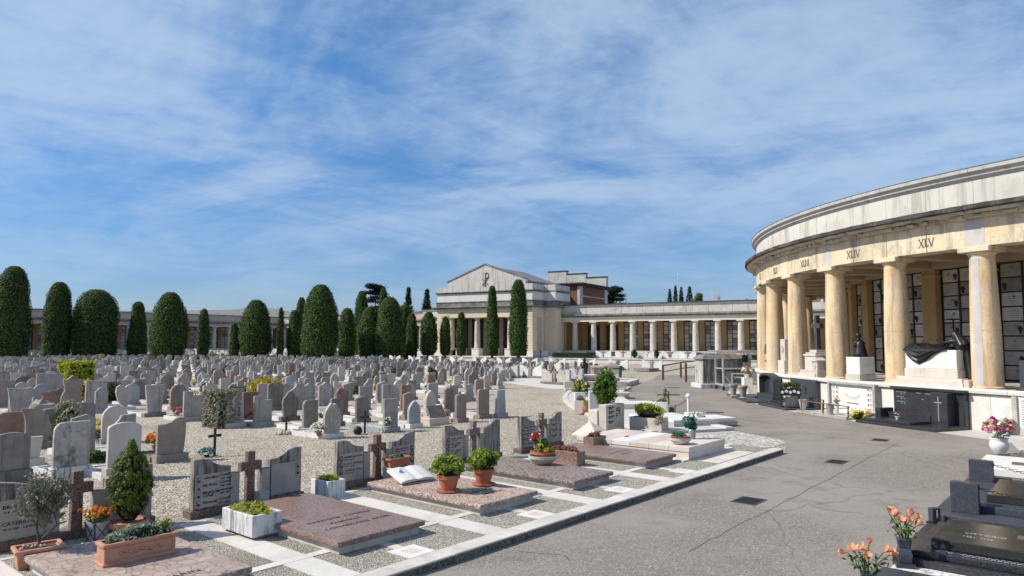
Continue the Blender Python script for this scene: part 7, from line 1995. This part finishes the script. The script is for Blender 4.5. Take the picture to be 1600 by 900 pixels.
MB().box(-hw - .3, -1.55, .012, hw + .2, -.225, .09).build('platform', M['paving'], wm, bev=.01); MB().box(-hw - .32, -1.62, .013, hw + .22, -1.555, .13).build('edge', M['hs_grey'], wm)
ra = rim('low_railing', 'low rusty brown rail round the white memorial plot', 'railing', am, 25.2, .09)
for x, y in ((-hw - .22, -1.45), (-.1, -1.45), (hw + .12, -1.45), (-hw - .22, -.35)): MB().box(x - .025, y - .025, 0, x + .025, y + .025, .42).build('post', M['rusty'], ra)
MB().box(-hw - .3, -1.475, .421, hw + .2, -1.425, .455).build('rail', M['rusty'], ra); MB().box(-hw - .245, -1.42, .421, -hw - .195, -.3, .455).build('side_rail', M['rusty'], ra); MB().box(-.12, -1.42, .20, -.08, -.3, .23).build('side_rail', M['rusty'], ra)
for k, (px, r_) in enumerate(((1254, 26.4), (1296, 26.5))):
    v = thing('stone_pot', ('whitish tapering stone pot at the near end of the low rail', 'greyish tapering stone pot under the middle of the low rail')[k], 'pot', polar(r_, pang(px, r_), .09), 0)
    MB().lathe([(.1, 0), (.11, .02), (.17, .40), (.19, .40), (.19, .44), (.15, .44), (.14, .3), (0, .3)], 16).build('pot', M[('hs_light', 'hs_grey')[k]], v)
bouquet('white vase of cream flowers on the white memorial plot', polar(26.0, pang(1307, 26), .09), ('f_cream', 'f_yellow'), .12, .2, 'white', 14, .05, 54, leaves=60, pr=.08, ph=.42)
fb = rim('firewood_wreath', 'brown dried wreath cushion lying by the frame of the white memorial', 'wreath', pang(1357, 25.9), 25.9, .09)
MB().blob((0, 0, .1), (.26, .18, .12), 4, 12, 7, .16).build('cushion', M['rusty'], fb)
# dark panel tomb, dark niche tomb, planter stand
a0, a1 = pang(1240), pang(1281)
am = (a0 + a1) / 2; hw = R_(a1 - a0) * 25.2 / 2
dp = rim('leaning_tomb', 'blue black granite panel with a bronze cross leaning on the plinth', 'tomb', am, 25.2, 0)
MB().box(-hw, -.14, .02, hw, .05, 1.33).build('panel', M['grey_granite'], dp, bev=.01); MB().box(-hw + .08, -.16, .1, hw - .1, -.141, 1.24).build('inner_panel', M['anthracite'], dp, bev=.006); MB().box(.30, -.18, .62, .33, -.161, .98).box(.22, -.1795, .86, .299, -.1615, .89).box(.331, -.1795, .86, .41, -.1615, .89).build('bronze_cross', M['bronze'], dp)
MB().box(-hw - .3, -1.65, .012, hw + .1, -.145, .085).build('ground_slab', M['anthracite'], dp, bev=.01); MB().box(-hw - .1, -1.4, .0855, hw - .2, -.4, .15).build('cover_slab', M['black_granite'], dp, bev=.01)
a0, a1 = pang(1199), pang(1222)
am = (a0 + a1) / 2; hw = R_(a1 - a0) * 25.2 / 2
dn = rim('dark_niche', 'dark granite niche tomb with a round arched hood beside the planter stand', 'tomb', am, 25.2, 0)
MB().prism([(-hw, .35), (-hw + .12, .35), (-hw + .12, 1.1)] + [(0 + (hw - .12) * math.cos(R_(180 - k * 18)), 1.1 + .22 * math.sin(R_(180 - k * 18))) for k in range(1, 10)] + [(hw - .12, 1.1), (hw - .12, .35), (hw, .35), (hw, 1.15)] + [(hw * math.cos(R_(k * 18)), 1.15 + .3 * math.sin(R_(k * 18))) for k in range(1, 10)] + [(-hw, 1.15)], -.42, .0).build('arched_hood', M['anthracite'], dn)
MB().box(-hw + .12, -.15, .35, hw - .12, 0, 1.3).build('back_slab', M['black_granite'], dn); MB().box(-hw - .05, -.75, .02, hw + .5, .0, .17).box(-hw, -.55, .171, hw + .3, 0, .345).build('step', M['anthracite'], dn, bev=.01)
MB().box(-hw - .7, -1.6, .012, hw + .6, -.78, .09).build('ground_slab', M['anthracite'], dn, bev=.01)
sp_ = thing('planter_stand', 'black stand with a round-holed trough of green plants before the dark panel', 'planter', polar(26.35, pang(1234, 26.35), .0), R_(-14))
for sx in (-.38, .38): MB().box(sx - .02, -.1, 0, sx + .02, .1, .62).build('leg', M['iron'], sp_)
MB().tray(-.46, -.16, .46, .16, .621, .95, .03, .05).build('trough', M['iron'], sp_)
for k in range(5): MB().lathe([(.07, 0), (.07, .012)], 12).build('white_disc', M['white'], sp_, (-.34 + k * .17, -.161, .78 + .05 * (k % 2)), rot=(PI / 2, 0, 0))
P_, N_ = clumps(420, (.5, .2, .22), 12, .4, 55, (0, 0, 1.05)); put('plants', leaf_mesh('plants', P_, N_, .07, M['green_leaf'], .35, 55), sp_)
MB().box(-.2, -.05, .05, .2, .05, .58).build('back_plate', M['hs_cream'], sp_, (0, .12, 0))
for k, (px, py) in enumerate(((1146, 620), (1161, 623))):
    v = thing('stone_pot', ('grey stone urn on the dark slab nearest the metal trolley', 'grey stone urn nearer the dark niche tomb')[k], 'pot', at(px, py, .05))
    MB().lathe([(.2, 0), (.22, .06), (.12, .1), (.2, .5), (.26, .62), (.26, .7), (.2, .7), (.16, .5), (0, .5)], 16).build('urn', M['hs_grey'], v)
ds = thing('dark_slab', 'flat dark granite slab set in the pale portico pavement under the two urns', 'grave slab', polar(26.0, 174.5, .012), R_(174.5))
MB().box(-1.0, -2.6, 0, .95, 2.4, .09).build('slab', M['anthracite'], ds, bev=.01)
bk2 = thing('leaning_plaque', 'cream stone book plaque leaning beside the metal trolley', 'grave marker', at(1177, 617, .02), R_(10))
MB().box(-.3, -.03, 0, .3, .05, .5).build('plaque', M['hs_cream'], bk2, rot=(R_(-24), 0, 0), bev=.01)
bouquet('orange and white flowers on the plinth corner behind the metal trolley', polar(25.75, 163.0, .9), ('f_orange', 'f_white'), .3, .4, 'white', 16, .13, 56, leaves=90, pr=.14, ph=.2)
MB().box(-.25, -.25, 0, .25, .25, .9).build('pedestal', M['plinth'], thing('corner_pedestal', 'white stone pedestal under the orange and white flowers at the plinth corner', 'pedestal', polar(25.75, 163.0, 0), 0))
# names panel and urn at the near end of the plinth
a0 = pang(1590)
np_ = rim('names_panel', 'white marble names panel in a grey frame at the near end of the plinth', 'memorial', a0 + 2.0, 25.2, 0)
MB().box(-.84, -.06, .25, .9, .05, 1.25).build('panel', M['white'], np_, bev=.004); MB().box(-1.0, -.14, .02, -.841, .05, 1.27).build('frame', M['hs_light'], np_, bev=.006); MB().box(-.84, -.1, .02, .9, .05, .249).build('foot', M['hs_light'], np_)
for k in range(6): text(('GAETANO', 'LUCIA', 'VITTORIO', 'ROSA', 'ENRICO', 'ADELE')[k], .07, M['ink'], np_, (-.74, -.062, 1.12 - k * .15)); text('1899 - 1970', .04, M['ink'], np_, (-.74, -.062, 1.06 - k * .15))
ur = rim('stone_urn', 'white stone urn with lid against the plinth beside the names panel', 'urn', pang(1576), 25.55, .02)
MB().lathe([(.16, 0), (.16, .06), (.09, .1), (.2, .3), (.24, .42), (.2, .47), (.25, .49), (.25, .53), (.12, .6), (.03, .66), (0, .68)], 18).build('urn', M['white'], ur, smooth=False)

# ------------------------------------------------------------------ metal lift trolley
x, y = G(1150, 610)
tr = thing('lift_trolley', 'galvanised steel lift trolley on rubber wheels with a flat top tray', 'trolley', (x + .25, y + .6, 0), R_(3))
w2, d2, hT = 1.12, .7, 2.32
for sx in (-1, 1):
    for sy in (-1, 1): MB().box(sx * w2 - .05, sy * d2 - .04, .3, sx * w2 + .05, sy * d2 + .04, hT).build('upright', M['galv'], tr, bev=.01)
    MB().box(sx * w2 - .04, -d2 + .041, .30, sx * w2 + .04, d2 - .041, .40).build('side_bar', M['galv'], tr); MB().box(sx * w2 - .03, -d2 + .041, 1.33, sx * w2 + .03, d2 - .041, 1.40).build('side_bar', M['galv'], tr)
for sy in (-1, 1):
    MB().box(-w2 + .051, sy * d2 - .04, .24, w2 - .051, sy * d2 + .04, .36).build('cross_bar', M['galv'], tr); MB().box(-w2 + .051, sy * d2 - .03, 1.33, w2 - .051, sy * d2 + .03, 1.41).build('cross_bar', M['galv'], tr)
MB().box(-w2 - .45, -d2 - .12, hT + .001, w2 + .12, d2 + .12, hT + .07).box(-w2 - .45, -d2 - .14, hT + .071, w2 + .12, -d2 - .08, hT + .2).box(-w2 - .45, d2 + .08, hT + .071, w2 + .12, d2 + .14, hT + .2).build('top_tray', M['alu'], tr, bev=.008)
MB().box(-w2 + .06, -.5, 1.2, w2 + .55, .5, 1.30).build('dark_platform', M['anthracite'], tr, bev=.01)
for xx in (-.62, .32): MB().box(xx, -d2 - .1, .361, xx + .07, -d2 - .042, 1.02).build('frame_post', M['alu'], tr)
MB().box(-.62, -d2 - .1, 1.021, .39, -d2 - .042, 1.09).build('frame_head', M['alu'], tr); MB().box(-.3, -d2 - .08, .48, .25, -d2 + .2, .78).build('motor_box', M['wire'], tr, bev=.02); MB().box(-.35, -d2 - .09, .781, .30, -d2 + .22, .86).build('motor_cover', M['galv'], tr)
MB().tube([(.5, 0, .3), (.5, 0, 2.3)], .05, 8).build('lift_mast', M['alu'], tr); MB().tube([(-1.0, -d2, .9), (-.7, -d2, .5), (-.4, -d2, .36)], .035, 6).build('brace', M['galv'], tr); MB().tube([(-.95, -d2 - .02, 2.25), (-.5, -d2 - .02, 1.95), (.3, -d2, 2.0), (.55, 0, 2.25)], .025, 6).build('cable', M['green_plastic'], tr)
MB().box(.42, -.12, 1.75, .75, .12, 2.2).build('winch', M['iron'], tr, bev=.03)
for sx in (-1, 1):
    for sy in (-1, 1):
        wh = MB().lathe([(.05, -.05), (.13, -.05), (.16, -.03), (.16, .03), (.13, .05), (.05, .05)], 16).build('wheel', M['rubber'], tr, (sx * w2, sy * d2, .16), rot=(0, PI / 2, 0)); MB().box(-.05, -.05, 0, .05, .05, .16).build('fork', M['galv'], wh, rot=(0, -PI / 2, 0))
gt = thing('back_gate', 'low galvanised gate with grey panel behind the metal trolley', 'gate', (x + 2.2, y + 4.5, 0), R_(4))
for k in range(3): MB().box(-.9 + k * .9 - .05, -.05, 0, -.9 + k * .9 + .05, .05, 2.1).build('post', M['hs_dark'], gt)
MB().box(-.84, -.03, .9, -.06, .03, 1.9).build('panel', M['hs_grey'], gt); MB().box(.06, -.03, .3, .84, .03, 1.0).build('panel', M['white_dirty'], gt)

# ------------------------------------------------------------------ dark tombs on the near side of the road; local frame: x along the row, y away from the camera
def near(name, label, cat, a, b, z=0.0, rot=0.0, group=None): return thing(name, label, cat, W(a, b, z), ROT + rot, group)
na = near('near_tomb', 'dark brown polished slab tomb with silver inscriptions behind the lily vase', 'tomb', 12.15, 1.0, .012)
MB().box(-1.05, -2.6, 0, 1.25, 1.55, .13).build('lower_slab', M['black_granite'], na, bev=.01); MB().box(-.92, -2.6, .131, 1.1, 1.35, .22).build('middle_slab', M['black_granite'], na, bev=.01); MB().box(-.66, -2.3, .221, .70, 1.15, .36).build('cover_slab', M['brown_slab'], na, bev=.014)
text('VITTORIO', .11, M['ink_pale'], na, (-.1, .82, .3615), (0, 0, R_(-90)), name='inscription'); text('1921  1998', .08, M['ink_pale'], na, (-.3, .82, .3615), (0, 0, R_(-90)))
text('TOMMASI', .17, M['ink_pale'], na, (-.18, -.55, .3615), (0, 0, 0))
MB().blob((0, 0, 0), (.06, .16, .02), 2, 9, 4, .1).build('bronze_branch', M['bronze'], na, (.12, .0, .366)); MB().box(-.09, -.16, 0, .1, .2, .012).build('bronze_plate', M['rusty'], na, (.1, .02, .361))
def chain(label, p0, p1, sag, parent_group, link=.06, r=.008, z_add=0.0):
    p0, p1 = Vector(p0), Vector(p1)
    t = thing('chain', label, 'chain', p0, 0, parent_group)
    n = int((p1 - p0).length / (link * .78))
    lm = []
    for v in (0, 1):
        m = MB(); pts = [(link * .5 * math.cos(a), link * .3 * math.sin(a) * (1 - v), link * .3 * math.sin(a) * v) for a in [2 * PI * k / 10 for k in range(11)]]
        m.tube(pts, r, 4); lm.append(m.mesh('chain_link', M['iron' if sag else 'galv']))
    d = p1 - p0
    for k in range(n):
        s = (k + .5) / n
        put('chain_link', lm[k % 2], t, (d.x * s, d.y * s, d.z * s - sag * 4 * s * (1 - s) + z_add), rot=(0, 0, math.atan2(d.y, d.x)))
chain('pale chain lying along the lower dark slab behind the lily vase', W(11.32, 2.05, .245), W(11.38, -.9, .245), 0, 'chains on the dark tombs', .045, .003)
nb_ = near('near_tomb', 'black stepped granite tomb between the two granite posts', 'tomb', 16.0, .6, .012)
MB().box(-1.75, -2.8, 0, 1.5, 2.05, .12).build('lower_slab', M['grey_granite'], nb_, bev=.01); MB().box(-1.15, -2.8, .121, 1.35, 1.75, .24).build('middle_slab', M['grey_granite'], nb_, bev=.01); MB().box(-.75, -2.6, .241, 1.1, 1.35, .38).build('cover_slab', M['brown_slab'], nb_, bev=.014)
MB().box(-.3, -.5, .381, .3, .1, .395).build('bronze_plate', M['bronze'], nb_); text('ZANELLA', .15, M['ink_pale'], nb_, (-.3, -.95, .382), (0, 0, 0))
nc_ = near('near_tomb', 'pale marble slab tomb with a dark bronze bar beyond the granite posts', 'tomb', 19.0, .9, .012)
MB().box(-1.15, -3.2, 0, 1.2, 1.75, .16).build('lower_slab', M['grey_granite'], nc_, bev=.01); MB().box(-1.1, -3.2, .161, 1.1, 1.7, .27).build('base_slab', M['hs_dark'], nc_, bev=.008); MB().box(-1.0, -3.0, .271, 1.0, 1.62, .45).build('cover_slab', M['white'], nc_, bev=.02)
MB().box(-.3, -1.6, .451, -.18, 1.0, .50).build('bronze_bar', M['rusty'], nc_, bev=.006); MB().tube([(.35, .3, .46), (.5, .1, .62), (.35, -.1, .46)], .03, 5).tube([(.5, .1, .62), (.45, -.6, .5)], .03, 5).build('bronze_ornament', M['iron'], nc_)
nd_ = near('near_tomb', 'black granite slab tomb beyond the pale marble one under the flower vase', 'tomb', 21.6, .8, .012)
MB().box(-1.2, -3.2, 0, 1.3, 1.55, .14).build('lower_slab', M['black_granite'], nd_, bev=.01); MB().box(-1.0, -3.2, .141, 1.1, 1.3, .28).build('cover_slab', M['black_granite'], nd_, bev=.012)
ne_ = near('near_tomb', 'dark flat slab tomb at the bottom frame edge under the lily vase', 'tomb', 9.75, .9, .012)
MB().box(-1.4, -3.0, 0, .98, 1.7, .06).build('lower_slab', M['anthracite'], ne_, bev=.01); MB().box(-1.2, -2.8, .061, .78, 1.3, .12).build('cover_slab', M['black_granite'], ne_, bev=.01)
ws_ = near('white_strip', 'white marble strip between the lily tomb and the brown polished slab', 'paving strip', 11.0, 0, .012)
for k in range(4): MB().box(-.22, -2.6 + k * 1.28, 0, .09, -2.6 + (k + 1) * 1.28 - .005, .035).build('strip_stone', M['white_dirty'], ws_, bev=.004)
for k, (a, b, lab) in enumerate(((14.72, 2.18, 'speckled blue black granite post nearer the brown polished slab'), (17.62, 2.3, 'speckled blue black granite post nearer the pale marble slab'))):
    gp_ = near('granite_post', lab, 'post', a, b, .13, 0, 'granite chain posts')
    MB().box(-.085, -.20, 0, .085, .22, .52).build('post', M['grey_granite'], gp_, bev=.008)
    MB().box(-.03, -.215, .42, .03, -.201, .47).build('chain_bracket', M['iron'], gp_); MB().box(-.05, -.08, .521, .05, .1, .53).build('top_plate', M['rusty'], gp_)
    pa = Vector(W(a, b - .215, .13 + .44)); chain(('chain hanging from the post nearer the brown slab', 'chain hanging from the post nearer the pale slab')[k], pa, Vector(W(a + .05, b - 2.6, .13 + .5)), .16, 'chains on the dark tombs', .08, .0065)
lp = near('grave_lamp', 'small black grave lamp with a relief beside the granite post', 'lamp', 14.05, 2.55, .012, R_(-35))
MB().box(-.11, -.07, 0, .11, .07, .03).build('foot', M['iron'], lp); MB().box(-.085, -.05, .031, .085, .05, .26).build('body', M['anthracite'], lp, bev=.008); MB().box(-.055, -.058, .06, .055, -.051, .23).build('niche', M['iron'], lp); MB().blob((0, -.06, .15), (.022, .012, .06), 1, 8, 5, .1).blob((0, -.06, .215), (.016, .012, .018), 2, 7, 5, .05).build('relief_figure', M['hs_grey'], lp, smooth=True)

# lilies
def lily(t, p, d, size, seed, open_=1.0):
    """one six-petalled trumpet at p looking along d"""
    r = random.Random(seed)
    d = Vector(d).normalized(); s = d.orthogonal().normalized(); u = d.cross(s)
    m = MB()
    for k in range(6):
        a = 2 * PI * k / 6 + r.uniform(-.1, .1); rad = (s * math.cos(a) + u * math.sin(a)); tan = d.cross(rad)
        prof = [(0, 0, .05), (.25, .10, .18), (.52, .30 * open_, .30), (.78, .62 * open_, .26), (.90, .95 * open_, .10), (.86, 1.08 * open_, .01)]
        pts = []
        for (l, o, w) in prof:
            c = Vector(p) + d * (l * size) + rad * (o * size * .75)
            pts += [c - tan * (w * size * .75), c + d * (-.03 * size), c + tan * (w * size * .75)]
        fs = []
        for i in range(len(prof) - 1):
            b0, b1 = i * 3, (i + 1) * 3
            fs += [(b0, b0 + 1, b1 + 1, b1), (b0 + 1, b0 + 2, b1 + 2, b1 + 1)]
        m.add(pts, fs)
    return m.build('lily', M['f_lily'], t, smooth=True, recalc=False)
def lily_vase(label, a, b, z, flowers, seed, vase=True):
    t = near('lily_vase', label, 'vase', a, b, z, R_(20))
    H0 = .37
    if vase:
        MB().box(-.13, -.12, 0, .13, .12, .05).build('foot', M['black_granite'], t, bev=.006); MB().frustum((-.075, -.075, .075, .075), (-.09, -.09, .09, .09), .051, .16).frustum((-.09, -.09, .09, .09), (-.07, -.07, .07, .07), .161, .25).frustum((-.07, -.07, .07, .07), (-.088, -.088, .088, .088), .251, H0).build('vase', M['grey_granite'], t, bev=.005)
    r = random.Random(seed); st = MB(); P, Nn = [], []
    for i, (x, y, zz) in enumerate(flowers):
        st.tube([(x * .12, y * .12, H0 - .15), (x * .5, y * .5, H0 + (zz - H0) * .55), (x, y, zz)], .006, 5)
        lily(t, (x, y, zz), (x * 2.0 + r.uniform(-.1, .1), y * 2.0 + r.uniform(-.35, .05), .35 + r.uniform(-.3, .4)), .108, seed * 10 + i, r.uniform(.55, 1.0))
    rr2 = np.random.default_rng(seed)
    for i in range(64):
        fl = flowers[i % len(flowers)]; s = rr2.uniform(.25, 1.0)
        P.append([fl[0] * s + rr2.normal(0, .045), fl[1] * s + rr2.normal(0, .045), H0 - .03 + (fl[2] - H0) * s + rr2.normal(0, .03)]); Nn.append(rr2.normal(0, 1, 3))
    st.build('stem', M['green_leaf'], t); put('leaves', leaf_mesh('leaves', np.array(P), np.array(Nn), .052, M['green_leaf'], .3, seed, .4), t)
lily_vase('square stone vase of salmon lilies on the white strip', 11.02, 2.38, .047, [(-.02, -.04, .58), (.12, .10, .64), (-.16, .06, .60), (-.12, -.12, .66), (.17, -.10, .62), (.19, -.18, .50), (.02, .16, .68), (.06, -.1, .66)], 3)
lily_vase('nearest bunch of salmon lilies at the bottom frame edge', 9.30, 2.40, .0, [(-.10, .14, .60), (-.02, .22, .58), (.06, -.02, .66), (.08, -.18, .60), (.15, -.24, .55), (-.16, .04, .56), (.0, .1, .62)], 5)
# flower vase on the far dark slab
fv = thing('white_vase', 'round white marble vase of mixed red, pink and white flowers by the pale paving', 'vase', at(1562, 709, .05))
MB().lathe([(.12, 0), (.13, .02), (.2, .12), (.235, .22), (.22, .32), (.19, .36), (.22, .40), (.23, .43), (.17, .43), (0, .36)], 22).build('vase', M['white'], fv, smooth=True)
P_, N_ = clumps(420, (.36, .32, .26), 10, .45, 60, (0, 0, .64)); put('leaves', leaf_mesh('leaves', P_, N_, .05, M['sage'], .4, 60), fv)
q = random.Random(61)
for k, (mt, n) in enumerate((('f_red', 7), ('f_magenta', 8), ('f_white', 12), ('f_lily', 5), ('f_cream', 8), ('f_pink', 7))):
    pts = []
    for _ in range(n):
        a, e = q.uniform(0, 2 * PI), q.uniform(0, 1); s = math.sqrt(1 - e * e * .8)
        pts.append((.34 * s * math.cos(a), .30 * s * math.sin(a), .60 + .32 * e))
    flower_heads(fv, 'flower_head', mt, pts, .10, 62 + k, 10)
fl_ = thing('white_lamp', 'small grey votive lamp on the plinth foot before the names panel', 'lamp', at(1545, 676, .02))
MB().lathe([(.06, 0), (.07, .02), (.05, .06), (.07, .18), (.03, .24), (0, .25)], 12).build('lamp', M['hs_grey'], fl_)
